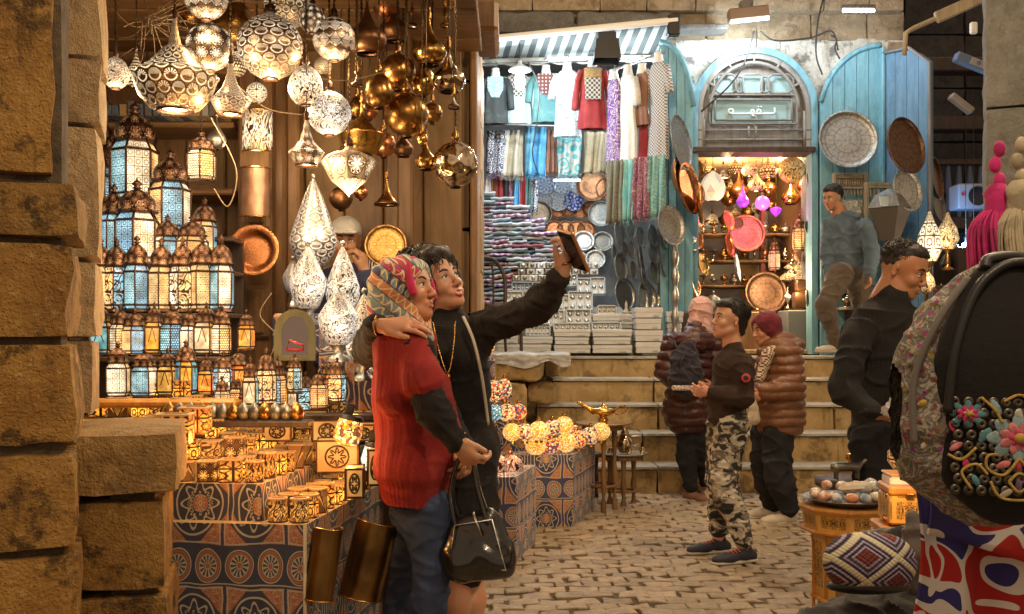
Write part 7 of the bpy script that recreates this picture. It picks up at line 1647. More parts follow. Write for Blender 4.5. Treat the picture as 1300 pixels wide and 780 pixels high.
def ap(px, py, y=YA_): return P(px, py, y) - AO
def archring(cx, w0, w1, spring, top0, top1, y0, y1, bottom, mat, name, par=ar):
    """arched band between half widths w0 < w1, in photo pixels at depth YA_"""
    m_ = MB(); o = V(par.location); N = 24; inn = []; out = []
    for i in range(N + 1):
        a = PI - PI * i / N
        inn.append(P(cx + w0 * math.cos(a), spring - (spring - top0) * math.sin(a), YA_) - o); out.append(P(cx + w1 * math.cos(a), spring - (spring - top1) * math.sin(a), YA_) - o)
    inn = [P(cx - w0, bottom, YA_) - o] + inn + [P(cx + w0, bottom, YA_) - o]; out = [P(cx - w1, bottom, YA_) - o] + out + [P(cx + w1, bottom, YA_) - o]
    n_ = len(inn); f0 = [V((p.x, y0, p.z)) for p in inn]; g0 = [V((p.x, y0, p.z)) for p in out]; f1 = [V((p.x, y1, p.z)) for p in inn]; g1 = [V((p.x, y1, p.z)) for p in out]
    fs = []
    for i in range(n_ - 1): fs += [(i + 1, i, n_ + i, n_ + i + 1)[::-1], (i, i + 1, 2 * n_ + i + 1, 2 * n_ + i)[::-1], (n_ + i + 1, n_ + i, 3 * n_ + i, 3 * n_ + i + 1)[::-1]]
    m_.add(f0 + g0 + f1 + g1, fs); return m_.build(name, mat, par)
archring(958, 72, 80, 140, 68, 60, -.06, .14, 450, BLUE, 'arch_frame'); archring(958, 66, 72.3, 140, 74, 67.8, -.03, .1, 186, wood('grey_lattice', (.20, .18, .16), (.30, .28, .25), .6), 'arch_lining')
GW = M('grey_lattice')
pane = MB(); pts = [ap(958 + 66 * math.cos(a), 140 - 66 * math.sin(a)) for a in [R(180 - 7.5 * i) for i in range(25)]]; pts = [ap(892, 186)] + pts + [ap(1024, 186)]
pane.add([(p.x, .06, p.z) for p in pts], [tuple(range(len(pts)))]); pane.build('fanlight_board', GW, ar)
for (x0, x1, y0, y1) in ((905, 939, 94, 119), (942, 970, 92, 119), (973, 1009, 94, 119), (906, 1008, 124, 154)):
    a, b = ap(x0, y1), ap(x1, y0); MB().box(((a.x + b.x) / 2, .05, (a.z + b.z) / 2), (b.x - a.x, .03, b.z - a.z), .003).build('painted_pane', flat('painted_pane', (.30, .47, .49), .4), ar)
def bar(pl_, r=.016, y=-.02, closed=False, n_='lattice_bar'): MB().tube([V((p.x, y, p.z)) for p in [ap(*q_) for q_ in pl_]], r, 8, closed=closed).build(n_, GW, ar)
bar([(894, 151), (894, 186)]); bar([(1022, 151), (1022, 186)])
bar([(958 + 57 * math.cos(R(a)), 141 - 62 * math.sin(R(a))) for a in range(180, -1, -12)], .02)
for a in (30, 60, 90, 120, 150): bar([(958 + 57 * math.cos(R(a)), 141 - 62 * math.sin(R(a))), (958 + 68 * math.cos(R(a)), 141 - 73 * math.sin(R(a)))], .014)
for py in (165, 177): bar([(883, py), (1033, py)], .013)
for px in (893, 1022): bar([(px, 141), (px, 186)], .013)
for px in (951, 960): bar([(px, 160), (px, 176)], .011)
oct_ = lambda x0, x1, y0, y1, c: [(x0 + c, y0), (x1 - c, y0), (x1, y0 + c), (x1, y1 - c), (x1 - c, y1), (x0 + c, y1), (x0, y1 - c), (x0, y0 + c)]
for r_ in ((908, 1006, 126, 152, 1), (901, 1013, 120, 157, 2)): bar(oct_(*r_), .012, closed=True)
for r_ in ((907, 936, 94, 118, 6), (944, 968, 94, 118, 2), (975, 1008, 94, 118, 6), (934, 944, 97, 117, 3), (967, 977, 97, 117, 3)): bar(oct_(*r_), .012, closed=True)
for (x, y) in ((916, 160), (955, 160), (993, 160)): bar([(x - 5, y), (x, y - 4), (x + 5, y), (x, y + 4)], .009, closed=True)
SG = flat('sign_white', (.85, .87, .86), .5); m_ = MB()
st_ = [[(926, 139), (927, 142.5), (933, 143.5), (950, 143.5), (957, 143), (958, 139.5), (955.5, 139), (954.5, 142), (957, 146), (958.5, 146.5)], [(958, 143.5), (962, 143.5), (963, 139), (966.5, 139), (966, 143.5), (962, 143.5), (975, 143.5), (983, 143), (985, 141), (984.5, 136)], [(926, 139), (929, 137.5), (932, 139.5), (930, 143)]]
for s_ in st_: m_.tube([V((p.x, -.0, p.z)) for p in catmull([ap(*q_) for q_ in s_], 4)], .010, 6)
m_.build('sign_lettering', SG, ar)
for (x, y) in ((964, 134.5), (967.5, 134.8)): MB().ball(V((ap(x, y).x, 0, ap(x, y).z)), .009, 8, 6).build('sign_dot', SG, ar)
def asb(name, x0, x1, y0, y1, Ya, Yb, mat):
    a, b = P(x0, y1, Ya), P(x1, y0, Ya); return MB().box((0, 0, 0), (b.x - a.x, Yb - Ya, b.z - a.z), .01).build(name, mat, ar, V(((a.x + b.x) / 2, (Ya + Yb) / 2, (a.z + b.z) / 2)) - AO)
asb('lintel', 880, 1036, 186, 193, 10.08, 10.4, WOOD_D); CEILM = flat('shop_ceiling', (.55, .36, .18), .5)
asb('shop_ceiling', 868, 1060, 188, 191, 10.42, 12.6, CEILM); asb('back_wall', 840, 1070, 170, 470, 12.6, 12.65, cloth('ochre_wall', (.42, .24, .09), (.5, .3, .13), 3)); asb('shop_wall', 872, 875, 190, 470, 10.4, 12.5, WOOD_M); asb('shop_wall', 1037, 1040, 190, 470, 10.4, 12.5, WOOD_M)
asb('white_beam', 886, 1028, 196, 206, 11.6, 11.7, WHITE); asb('post', 966, 972, 262, 400, 11.6, 11.7, flat('red_post', (.35, .10, .08), .5)); asb('mirror_panel', 950, 1010, 262, 330, 12.4, 12.45, flat('pale_mirror', (.45, .43, .42), .2, .6))
for i, py in enumerate((296, 330, 362, 394)): asb('shelf', 885, 1034, py, py + 3, 11.4, 11.8, WOOD_P)
asb('counter', 900, 965, 396, 450, 10.6, 11.0, WOOD_M); asb('counter', 1000, 1045, 394, 450, 10.5, 10.9, flat('grey_counter', (.16, .18, .19), .6)); asb('shop_floor_step', 884, 1034, 444, 450, 10.3, 12.4, STN_STEP)
dl = empty('downlight', P(1000, 191, 10.9), label='round white downlight in the arched shop ceiling', cat='lamp'); MB().lathe([(.001, -.004), (.1, -.004), (.11, .004)], 20).build('lens', BULBW, dl, (0, 0, -.02))
MB().lathe([(.1, -.01), (.125, -.012), (.125, .006)], 20).build('trim_ring', WHITE, dl, (0, 0, -.02)); plight(P(998, 215, 10.9), 15, (1, .75, .45), .08); plight(P(930, 215, 10.9), 26, (1, .68, .36), .08); plight(P(975, 345, 10.5), 22, (1, .7, .4), .08)
H2 = 'lamps hanging inside the arched shop'; AG = perf('arch_lamp_gold', 'dots', 16, 8, (.5, .3, .1), (1, .7, .3), 1.5); AG2 = perf('arch_lamp_scroll', 'swirl', 6, 3, (.55, .4, .2), (1, .75, .4), 1.6)
MAG = M('magenta_glow', None, col=(.8, .05, .5), em=(1, .06, .55), es=2.6, rough=.3); PURP = M('purple_glass', None, col=(.2, .03, .3), em=(.45, .06, .8), es=.5, rough=.2)
STARL = M('painted_star_lamp', lambda: (lambda u, v: dict(col=mixc(((absn(frac(u * 4.0) - .5) + absn(v - .3)) < .22), mixc(((absn(frac(u * 4.0 + .5) - .5) + absn(v - .75)) < .25), (.85, .8, .7), mixc((frac(u * 2.0) > .5), (.7, .08, .15), (.08, .25, .6))), mixc((v > .3), (.8, .5, .05), (.6, .1, .05))), em=(1, .85, .6), es=.35, rough=.3))(*sep(tc('UV'))[:2]))
for a in ((905, 237, 32, 10.5, 'egg', STARL, 'white painted lamp with blue, red and yellow stars at the arch edge', 0), (933, 214, 20, 10.8, 'dome', AG, 'small fringed golden lamp, first under the white beam', 1), (951, 217, 22, 10.9, 'dome', AG2, 'fringed golden lamp, second under the white beam', 1), (975, 218, 24, 10.8, 'dome', AG, 'fringed golden lamp beside the big pierced globe', 1), (1005, 216, 34, 10.6, 'ball', PC_GOLDOFF, 'big gold leafwork globe at the inner corner of the arch', 1), (918, 222, 16, 10.6, 'bell', CREAM, 'small pale bell lamp on a chain behind the star lamp', 1),
          (938, 244, 26, 11.2, 'onion', COPPER, 'tall copper bottle lamp behind the fringed lamps', 0), (960, 236, 22, 11.0, 'onion', AG2, 'glowing onion lamp with a glare beside the magenta one', 2), (976, 240, 20, 11.2, 'ball', BRASS, 'brass ball lamp in the middle of the arch', 0), (1004, 252, 24, 11.0, 'onion', BRASS, 'brass onion lamp near the climbing man\'s head', 0), (968, 258, 18, 10.9, 'ball', MAG, 'magenta glowing glass lamp', 1), (943, 256, 16, 10.9, 'tear', PURP, 'purple glass drop lamp beside the magenta one', 1), (1020, 236, 16, 11.0, 'tear', COPPER, 'narrow copper drop lamp near the inner post', 0), (896, 214, 16, 11.0, 'dome', AG, 'golden lamp half behind the star lamp', 1), (985, 268, 16, 11.0, 'facet', PURP, 'dark faceted purple lamp below the magenta glow', 0), (1020, 262, 14, 11.2, 'bell', BRASS_D, 'dull brass bell near the shop\'s inner post', 0), (925, 250, 20, 11.4, 'egg', BRASS_D, 'dark brass egg at the back of the arched shop', 0)):
    pendant(a[0], a[1], a[2], a[3], a[4], a[5], a[6], a[7], top=P(0, 191, a[3]).z, group=H2, n=18)
plight(P(968, 268, 10.8), 3, (1, .1, .6), .04)
for i in range(22):
    k = ('onion', 'dome', 'ball', 'egg', 'tear')[i % 5]; pendant(888 + (i * 37) % 140, 205 + (i * 29) % 78, rnd.uniform(12, 19), 11.6 + .12 * (i % 5), k, (AG, BRASS, AG2, COPPER, BRASS_D, AG)[i % 6], '%s lamp crowded at the back of the arched shop, %s of them' % (('golden pierced', 'plain brass', 'scroll-cut', 'plain copper', 'dark brass', 'golden pierced')[i % 6], ORD[i]), (1, 0, 1, 0, 0, 1)[i % 6], top=P(0, 191, 12).z, group='small lamps crowded at the back of the arched shop', n=12)
for i in range(12): disc((886, 1030)[i % 2] + rnd.uniform(-5, 5), 215 + i * 15, rnd.uniform(6, 10), 10.35, (TR_BR, TR_SIL, COPPER, TR_GR)[i % 4], 'small plate hung on the arch post, %s from the top' % ORD[i], ry=rnd.uniform(10, 14), cat='plate', name='metal_plate', group='small plates on the arch posts', n=16)
disc(947, 297, 24, 11.3, TR_RED, 'red toned carved tray in the middle of the arched shop'); disc(972, 372, 27, 11.0, TR_DK, 'big carved brass tray leaning on the shop counter', rim=.16); disc(925, 312, 8, 10.9, COPPER, 'copper oval tray on the slanted board', ry=15); disc(924, 280, 9, 10.9, TR_BR, 'star edged small tray above the copper oval', ry=13); disc(936, 284, 8, 11.0, TR_DK, 'dark round frame beside the red tray'); disc(935, 340, 6, 10.9, PL_BLUE, 'blue painted plate turned sideways', ry=18, cat='plate', name='painted_plate')
c = P(1015, 320, 10.7); fanous(c.x, c.y, c.z, .17, .42, ['orange', 'amber', 'gold'], 'dots', 'hexagonal orange lantern hanging near the climbing man', 'hexa'); c = P(983, 345, 11.3); fanous(c.x, c.y, c.z, .14, .4, ['gold', 'red'], 'star', 'dark lantern standing on the arched shop\'s middle shelf', 'hexa')
c = P(1016, 392, 10.6); o = empty('amber_box_lamp', c, label='glowing amber box lamp with white top on the grey counter', cat='lamp'); MB().box((0, 0, .09), (.15, .12, .18), .01).build('glass_box', GL['amber', 'plain'], o); MB().box((0, 0, .25), (.10, .1, .12), .01).build('upper_box', GL['gold', 'plain'], o)
c = P(1016, 372, 10.9); o = empty('fringed_lamp', P(1010, 356, 10.9), label='pagoda-like fringed lamp glowing on the counter', cat='lamp'); MB().lathe([(.2, 0), (.16, .05), (.06, .12), (.13, .14), (.04, .22), (.004, .3)], 16).build('shade', AG2, o); plight(P(1012, 372, 10.5), 4, (1, .6, .2), .04)
VP = [[(.5, 0), (.3, .1), (.9, .5), (1, .9), (.5, 1.5), (.3, 1.9), (.5, 2.1)], [(.8, 0), (.2, .15), (.15, .6), (.7, 1.0), (.8, 1.4), (.2, 1.7), (.02, 2.2)], [(.6, 0), (1, .4), (1, .9), (.6, 1.3), (.02, 1.6)], [(.9, 0), (.2, .2), (.2, 1.4), (.8, 1.6), (.85, 1.8)]]
VN = ['bulbous vase', 'slender-necked flask', 'squat lidded pot', 'tall footed cup']; MT = [(BRASS, 'brass'), (SILVER, 'silver'), (COPPER, 'copper'), (MERC, 'mottled glass'), (PEWTER, 'pewter'), (BRASS_D, 'dark brass')]
def ware(px, py, w_, Y, vi, mi, where, h=1.0):
    r = w_ / 2 / FP * Y; o = empty('metal_vase', P(px, py, Y), label=ulabel('%s %s %s' % (MT[mi][1], VN[vi], where)), cat='vase', group='metalware standing in the arched shop')
    pr = [(a * r, b * r * h) for a, b in VP[vi]]; MB().lathe([(.001, 0)] + pr, 14).build('vase_body', MT[mi][0], o); MB().ball((0, 0, pr[-1][1] + r * .12), r * .16, 8, 6).build('knob', MT[mi][0], o)
for s_, (py, nm) in enumerate(((296, 'highest shelf'), (330, 'upper shelf'), (362, 'middle shelf'), (394, 'low shelf'))):
    for i in range(11): ware(893 + i * 13, py, rnd.uniform(11, 16), 11.45, rnd.randrange(4), rnd.randrange(6), '%s on the arched shop\'s %s' % (ORD[i], nm), rnd.uniform(.8, 1.15))
for i in range(6): ware(906 + i * 11, 396, rnd.uniform(7, 10), 10.7, rnd.randrange(4), (0, 1, 5)[i % 3], 'on the carved counter, %s from the grey vases' % ORD[i])
for i, (px, py, w_, vi, mi, t, h) in enumerate(((876, 395, 24, 0, 4, 'on its stand beside the cartons', 1.6), (873, 318, 30, 1, 1, 'with a wide foot hung by the copper trays', .7), (905, 400, 26, 2, 4, 'behind the pale pink headscarf', 1.3), (898, 350, 18, 3, 0, 'glinting at the arch edge', 1.2), (915, 420, 18, 0, 4, 'low behind the boy', 1.1), (1000, 392, 12, 1, 1, 'shaped almost like a dancer by the amber lamp', 1.9), (1007, 345, 14, 1, 3, 'above the amber lamp', 1.3))): ware(px, py, w_, 10.1 if px < 930 else 10.6, vi, mi, t, h)
o = empty('twisted_stand', P(857, 448, 9.75), label='tall twisted silver candle stand beside the carton stacks', cat='stand'); MB().lathe([(.07, 0), (.03, .05)] + [(.018 + .022 * abs(math.sin(i * .55)), .05 + i * .035) for i in range(1, 32)] + [(.05, 1.18), (.001, 1.2)], 12).build('turned_stem', SILVER, o); MB().lathe([(.001, 0), (.09, 0), (.07, .02)], 14).build('foot', SILVER, o)
tag(MB().box(P(882, 422, 10.05), (.34, .3, .42), .02).build('dark_plinth', WOOD_D), 'dark plinth under the pewter vase beside the pink headscarf', 'plinth')
ld = empty('door_leaf', P(860, 450, 9.98), label='light blue arched door leaf folded back beside the dresses', cat='door'); o_ = V(ld.location)
def leaf(par, x0, x1, xc, rx, spring, top, Y, mat, th=.05, nb=4, bottom=450):
    """arched leaf between photo columns, boards as parts"""
    def ty(px): return spring - (spring - top) * math.sqrt(max(0, 1 - ((px - xc) / rx) ** 2))
    for i in range(nb):
        a, b = x0 + (x1 - x0) * i / nb, x0 + (x1 - x0) * (i + 1) / nb; n_ = 6; up = [P(a + (b - a) * j / n_, ty(a + (b - a) * j / n_), Y) for j in range(n_ + 1)]; lo = [P(a, bottom, Y), P(b, bottom, Y)]
        poly = [(lo[0].x + .003, lo[0].z), (lo[1].x - .003, lo[1].z)] + [(min(max(p.x, lo[0].x + .003), lo[1].x - .003), p.z) for p in up[::-1]]
        MB().prism([(p[0] - par.location.x, p[1] - par.location.z) for p in poly], 0, th - .004 * (i % 2), ax='Y').build('board', mat, par)
    rim_ = [P(x0 + (x1 - x0) * j / 14, ty(x0 + (x1 - x0) * j / 14), Y) - V(par.location) for j in range(15)]
    MB().tube([V((p.x, -.015, p.z)) for p in rim_], .028, 6, flat=1).build('arched_rail', mat, par)
leaf(ld, 838, 880, 838, 42.5, 150, 54, 9.98, BLUE)
disc(864, 181, 18, 9.7, TR_GR, 'large oval looking grey steel tray on the blue door leaf', ry=36, rim=.08, deep=.05); disc(858, 226, 12, 9.62, COPPER, 'gold and copper dish turned sideways below the steel tray', ry=27, rim=.3, deep=.25, name='copper_dish', cat='dish'); disc(872, 240, 18, 9.7, COPPER, 'wide polished copper tray behind the sideways dish', ry=34, rim=.1); disc(850, 287, 20, 9.55, TR_SIL, 'pale engraved plate leaning out beside the scarves', ry=26, rim=.15, name='metal_plate', cat='plate')
disc(886, 262, 4, 9.7, BRASS, 'narrow curved brass horn plate by the arch edge', ry=24)
rd = empty('door_leaf', P(1085, 450, 10.05), label='bright blue arched door leaf with boards, carrying a silver tray', cat='door'); leaf(rd, 1042, 1118, 1120, 80, 150, 58, 10.05, BLUE, nb=5, bottom=452)
MB().box(P(1119.5, 255, 10.0) - V(rd.location), (.03, .1, 3.1), .006).build('edge_stile', BLUE, rd)
r2 = empty('door_leaf', P(1122, 452, 9.98), (0, 0, R(-57)), label='weathered dark blue door leaf with a cut corner, turned away from the wall', cat='door')
Hd = P(0, 68, 9.98).z - P(0, 452, 9.98).z
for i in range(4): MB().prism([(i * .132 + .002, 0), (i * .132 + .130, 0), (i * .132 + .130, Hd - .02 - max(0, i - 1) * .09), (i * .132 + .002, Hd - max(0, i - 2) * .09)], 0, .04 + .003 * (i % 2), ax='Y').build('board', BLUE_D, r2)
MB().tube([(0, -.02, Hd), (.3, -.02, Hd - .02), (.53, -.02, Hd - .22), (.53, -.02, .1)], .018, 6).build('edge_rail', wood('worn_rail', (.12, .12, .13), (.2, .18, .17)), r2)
disc(1076, 178, 38, 9.8, TR_SIL, 'large round silver tray engraved with a star flower on the bright blue door', rim=.10, deep=.1, n=48); disc(1148, 186, 31, 9.3, TR_DK, 'large dark copper tray with a bright rim on the weathered door', ry=37, rim=.06, deep=.12, n=48); disc(1186, 227, 17, 9.9, TR_DK, 'dark tray further back past the weathered door', ry=28, rim=.08); disc(1150, 242, 24, 9.38, TR_SIL, 'grey engraved tray half hidden under the dark copper one', ry=28, rim=.12); disc(1140, 300, 12, 9.7, BRASS, 'curved brass dish behind the lattice frame', ry=26, rim=.2); disc(1172, 297, 9, 9.9, SILVER, 'slim silver dish beside the glowing lamps', ry=20, rim=.2); disc(1060, 320, 10, 9.95, BRASS_D, 'brass dish behind the blue grey jacket', ry=24); disc(1190, 262, 14, 10.0, SILVER_D, 'dim silver bowl in the alley mouth', ry=20)
def lattice(px0, px1, py0, py1, Y, label, rows, yaw=0, panel=None):
    a, b = P(px0, py1, Y), P(px1, py0, Y); w_, h = b.x - a.x, b.z - a.z; o = empty('lattice_panel', (a.x, Y, a.z), (0, 0, R(yaw)), ulabel(label), 'panel', 'carved wooden panels'); t = .035
    for (x, z, ww, hh) in ((t / 2, h / 2, t, h), (w_ - t / 2, h / 2, t, h), (w_ / 2, t / 2, w_ - 2 * t, t), (w_ / 2, h - t / 2, w_ - 2 * t, t)): MB().box((x, 0, z), (ww - .002, .05, hh - .002), .005).build('frame_rail', WOOD_L, o)
    for (za, zb, nn) in rows:
        for j in range(nn): MB().lathe([(.006, 0), (.012, (zb - za) * h * .5), (.006, (zb - za) * h)], 6).build('spindle', WOOD_L, o, (t + (j + .5) * (w_ - 2 * t) / nn, 0, za * h))
        MB().box((w_ / 2, 0, zb * h + .012), (w_ - 2 * t - .002, .045, .022), .004).build('cross_rail', WOOD_L, o)
    if panel: MB().box((w_ / 2, 0, h * panel[0]), (w_ - 2 * t - .004, .02, h * panel[1]), .006).build('relief_panel', M('relief_silver', lambda: dict(col=(.45, .44, .40), metal=.7, rough=.35, h=noise(tc('Object'), 14, 3, .5, 1.5), hs=1.0, hd=.03)), o)
lattice(1057, 1100, 220, 322, 9.97, 'pale carved panel with a silver relief field hanging below the silver tray', [(.84, .93, 12), (.72, .8, 8)], 0, (.36, .62)); lattice(1098, 1140, 232, 304, 9.9, 'open wooden lattice frame tilted in front of the trays', [(.1, .22, 5), (.75, .9, 6)], 6)
hx = empty('square_lantern', P(1130, 306, 9.4), label='dark tapered square lantern with pale glass hanging at the lattice frame', cat='lantern'); MB().lathe([(.09, 0), (.2, .3), (.14, .42)], 4, smooth=False).build('glass_body', flat('lantern_smoke_glass', (.10, .09, .08), .1, .2), hx); MB().lathe([(.2, .3), (.215, .31), (.15, .43), (.02, .5)], 4, smooth=False).build('cap', SILVER_D, hx); MB().box((-.08, -.12, .36), (.14, .02, .1), .004, rot=(R(-20), 0, R(10))).build('pale_pane', flat('pale_pane', (.4, .48, .5), .2), hx)
for i, (px, py, w_, h) in enumerate(((1180, 340, 32, 72), (1203, 322, 28, 52), (1176, 375, 22, 36))):
    o = empty('table_lamp', P(px, py, 9.3), label=('lit table lamp with a tall pierced drop shade near the alley', 'smaller pierced drop lamp glowing brightly by the alley', 'low pierced lamp behind the walking man\'s face')[i], cat='lamp'); r = w_ / 2 / FP * 9.3; H_ = h / FP * 9.3
    MB().lathe([(r * .5, H_ * .1), (r, H_ * .35), (r * .8, H_ * .6), (r * .3, H_ * .85), (.01, H_)], 20).build('shade', AG2 if i else PC_ST, o); MB().lathe([(r * .6, -H_ * .4), (r * .15, -H_ * .3), (r * .3, -.1), (r * .15, 0), (r * .45, H_ * .1)], 14).build('foot', BRASS_D, o)
plight(P(1203, 328, 9.0), 9, (1, .75, .5), .05)
tag(MB().box(P(1135, 392, 9.9), (1.1, .4, .03), .005).build('ware_shelf', WOOD_L), 'shelf of metalware at knee height behind the walking man', 'shelf'); tag(MB().box(P(1150, 420, 10.0), (1.2, .5, .9), .02).build('ware_table', WOOD_D), 'dark table under the shelf of metalware', 'table')
for i in range(16):
    px = 1066 + i * 9.2; r = rnd.uniform(5, 8) / FP * 9.9; vi = rnd.randrange(4); mi = rnd.randrange(6); o = empty('metal_vase', P(px, 390 if i % 2 else 370, 9.85 if i % 2 else 10.1), label=ulabel('%s %s behind the walking man, %s from the arch' % (MT[mi][1], VN[vi], ORD[i])), cat='vase', group='metalware behind the walking man'); MB().lathe([(.001, 0)] + [(a * r, b * r) for a, b in VP[vi]], 12).build('vase_body', MT[mi][0], o)
tag(MB().box(P(1120, 372, 10.15), (1.1, .3, .03), .005).build('ware_shelf', WOOD_L), 'upper narrow shelf of metalware behind the walking man', 'shelf')
fl = empty('tube_lamp', P(950, 22, 9.9), (0, R(-6), 0), 'rusty hooded tube lamp fixed above the blue arch', 'lamp'); MB().box((0, 0, .03), (.40, .12, .12), .01).build('hood', flat('rusty_hood', (.20, .12, .07), .7), fl); MB().cyl((-.19, -.05, -.045), (.19, -.05, -.045), .016).build('tube', BULBC, fl); MB().box((0, .06, .13), (.12, .1, .1), .01).build('bracket', IRON_G, fl)
plight(P(950, 54, 9.85), 20, (.78, .9, 1), .08); plight(P(1090, 40, 9.4), 14, (.78, .9, 1), .1, 'lamp_light')
tl = empty('tube_lamp', P(1090, 14, 9.4), label='small white tube lamp at the top of the facade over the bright blue door', cat='lamp'); MB().cyl((-.15, 0, 0), (.15, 0, 0), .014).build('tube', BULBC, tl); MB().box((0, .02, .04), (.32, .06, .04), .004).build('hood', IRON_G, tl)
for i, pts in enumerate(([(957, 40), (945, 80), (925, 110), (890, 142)], [(965, 40), (985, 52), (1030, 48), (1056, 40), (1064, 64)], [(1046, -5), (1038, 30), (1036, 70), (1044, 95)], [(960, 40), (960, 60)], [(1055, 45), (1062, 50), (1060, 62), (1066, 75)])):
    tag(MB().tube(catmull([P(a, b, 10.0) for a, b in pts], 6), .009, 5).build('cable', CABLE), 'black cable on the facade ' + ('crossing the fanlight lattice', 'running sideways from the tube lamp', 'falling between the two blue arches', 'dropping straight from the tube lamp', 'knotted near the bright blue door')[i], 'cable')
def acunit(px, py, Y, label):
    o = empty('air_conditioner', P(px, py, Y), label=label, cat='air conditioner'); MB().box((0, 0, 0), (.4, .3, .34), .02).build('casing', flat('ac_white', (.35, .37, .38), .5), o); MB().lathe([(.001, 0), (.12, 0), (.13, .01)], 20, ax=Euler((R(90), 0, 0)).to_matrix()).build('fan_grille', BLACK, o, (.06, -.155, 0)); MB().lathe([(.001, 0), (.03, 0), (.03, .004)], 12, ax=Euler((R(90), 0, 0)).to_matrix()).build('badge', flat('ac_badge', (.5, .05, .1), .5), o, (-.13, -.155, .03))
acunit(1229, 251, 13.5, 'white outdoor air conditioner with a round fan in the dark alley')
for i, (px, py, w_, h, rz) in enumerate(((1233, 80, 44, 12, -22), (1220, 132, 34, 8, -38))):
    o = empty('alley_sign', P(px, py, 9.5), (0, R(-rz), 0), ('dim tilted sign box with a round emblem under the alley roof', 'thin unlit tube fitting slanting in the alley')[i], 'sign'); MB().box((0, 0, 0), (w_ / FP * 9.5, .1, h / FP * 9.5), .01).build('sign_box', flat('dim_sign_%d' % i, ((.10, .14, .24), (.22, .2, .18))[i], .5), o)
    if i == 0: MB().box((.05, -.055, 0), (.16, .006, .07), .002).build('sign_face', flat('sign_face', (.30, .28, .26), .5), o); MB().cyl((.05, -.06, 0), (.05, -.062, 0), .022, n=14).build('round_emblem', flat('emblem', (.10, .14, .3), .5), o)
pa = empty('roof_pole', P(1200, 20, 8.5), label='pale wooden pole lashed across the alley mouth', cat='pole'); MB().tube([P(a, b, 8.5) - V(pa.location) for a, b in ((1148, 70), (1150, 42), (1160, 36), (1215, 12), (1262, -8))], .022, 8).build('pole', WOOD_L, pa); MB().box(P(1222, 8, 8.46) - V(pa.location), (.5, .05, .1), .01, rot=(0, R(-24), 0)).build('plank', WOOD_L, pa); MB().box(P(1236, 36, 8.3) - V(pa.location), (.06, .04, .1), .01).build('white_socket', WHITE, pa)
for i, (px, py) in enumerate(((1236, 296), (1226, 313))):
    o = empty('street_bulb', P(px, py, 11.0), label=('upper glaring blue-white bulb in the alley', 'lower glaring blue-white bulb in the alley')[i], cat='lamp'); MB().ball((0, 0, 0), .045, 12, 8).build('bulb', M('bulb_alley', None, col=(.6, .8, 1), em=(.5, .78, 1), es=60), o); MB().cyl((0, 0, .03), (0, 0, .1), .02).build('socket', BLACK, o); MB().tube([(0, 0, .1), (.0, .0, 1.4)], .004, 4).build('cord', CABLE, o)
plight(P(1228, 304, 10.8), 26, (.25, .6, 1), .05); plight(P(1200, 290, 13), 22, (.2, .45, 1), .1)
for i in range(22):
    px = rnd.uniform(1200, 1252); py = rnd.uniform(320, 352); tag(MB().lathe([(.001, 0), (.05, 0), (.06, .05), (.03, .12), (.001, .15)], 10).build('stall_ware', MERC if i % 2 else SILVER, None, P(px, py, 10.2 + i * .04)), ulabel('small shiny %s in the blue lit alley stall, %s of the heap' % ('glass jar' if i % 2 else 'silver pot', ORD[i])), 'ware', 'wares in the blue lit alley stall')
tag(MB().box(P(1228, 372, 10.7), (.7, 1.0, .9), .02).build('alley_counter', WOOD_D), 'dark counter of the blue lit alley stall', 'counter')
tb = empty('carved_table', (P(1075, 640, 3.75).x, 3.75, 0), (0, 0, R(8)), 'golden carved octagonal wooden table carrying a dish of polished stones', 'table')
CARV = M('carved_gold_wood', lambda: (lambda u, v: (lambda n: dict(col=mixc((1 - smooth(absn(sin(n * 26.0)), .35, .6)) * ((absn(frac(u) - .5) < .38) * (absn(v - .5) < .34)), (.62, .34, .08), (.06, .025, .008)), rough=.35, h=(1 - smooth(absn(sin(n * 40.0)), .25, .5) * ((absn(frac(u) - .5) < .38) * (absn(v - .5) < .34))), hs=.8, hd=.01))(noise(comb(absn(frac(u) - .5), absn(v - .5)), 4.5, 1, .5, 1.0)))(*sep(tc('UV'))[:2]))
Ht = P(0, 640, 3.75).z; r = .165
for k in range(8):
    a, b = R(22.5 + k * 45), R(67.5 + k * 45); uv = [[(0, 0), (1, 0), (1, 1), (0, 1)]]
    q_ = lambda rr, t, z: (rr * math.cos(t), rr * math.sin(t), z)
    MB().add([q_(r * .95, a, Ht - .085), q_(r * .95, b, Ht - .085), q_(r, b, Ht - .02), q_(r, a, Ht - .02)], [(0, 1, 2, 3)], 0, False, uv).build('carved_panel', CARV, tb)
    MB().add([q_(r * .72, a, Ht - .35), q_(r * .72, b, Ht - .35), q_(r * .80, b, Ht - .095), q_(r * .80, a, Ht - .095)], [(0, 1, 2, 3)], 0, False, uv).build('carved_panel', CARV, tb)
    MB().prism([q_(r * .74, a, 0)[:2], q_(r * .78, a + .12, 0)[:2], q_(r * .70, a + .1, 0)[:2]], 0, Ht - .1).build('leg', WOOD_G, tb)
for z, rr, h in ((Ht - .02, 1.06, .02), (Ht - .1, 1.04, .015), (Ht - .36, .8, .015)): MB().lathe([(.001, 0), (r * rr, 0), (r * rr * 1.02, h / 2), (r * rr, h), (.001, h)], 8, smooth=False, a0=R(22.5), a1=R(382.5)).build('moulding', WOOD_G, tb, (0, 0, z))
tag(MB().lathe([(.001, .006), (.12, .006), (.16, .022), (.163, .026), (.12, .0), (.001, 0)], 32).build('stone_dish', metal('dish_grey', (.35, .35, .35), .4), None, (tb.location.x, 3.75, Ht + .002)), 'flat grey metal dish holding polished stones', 'dish')
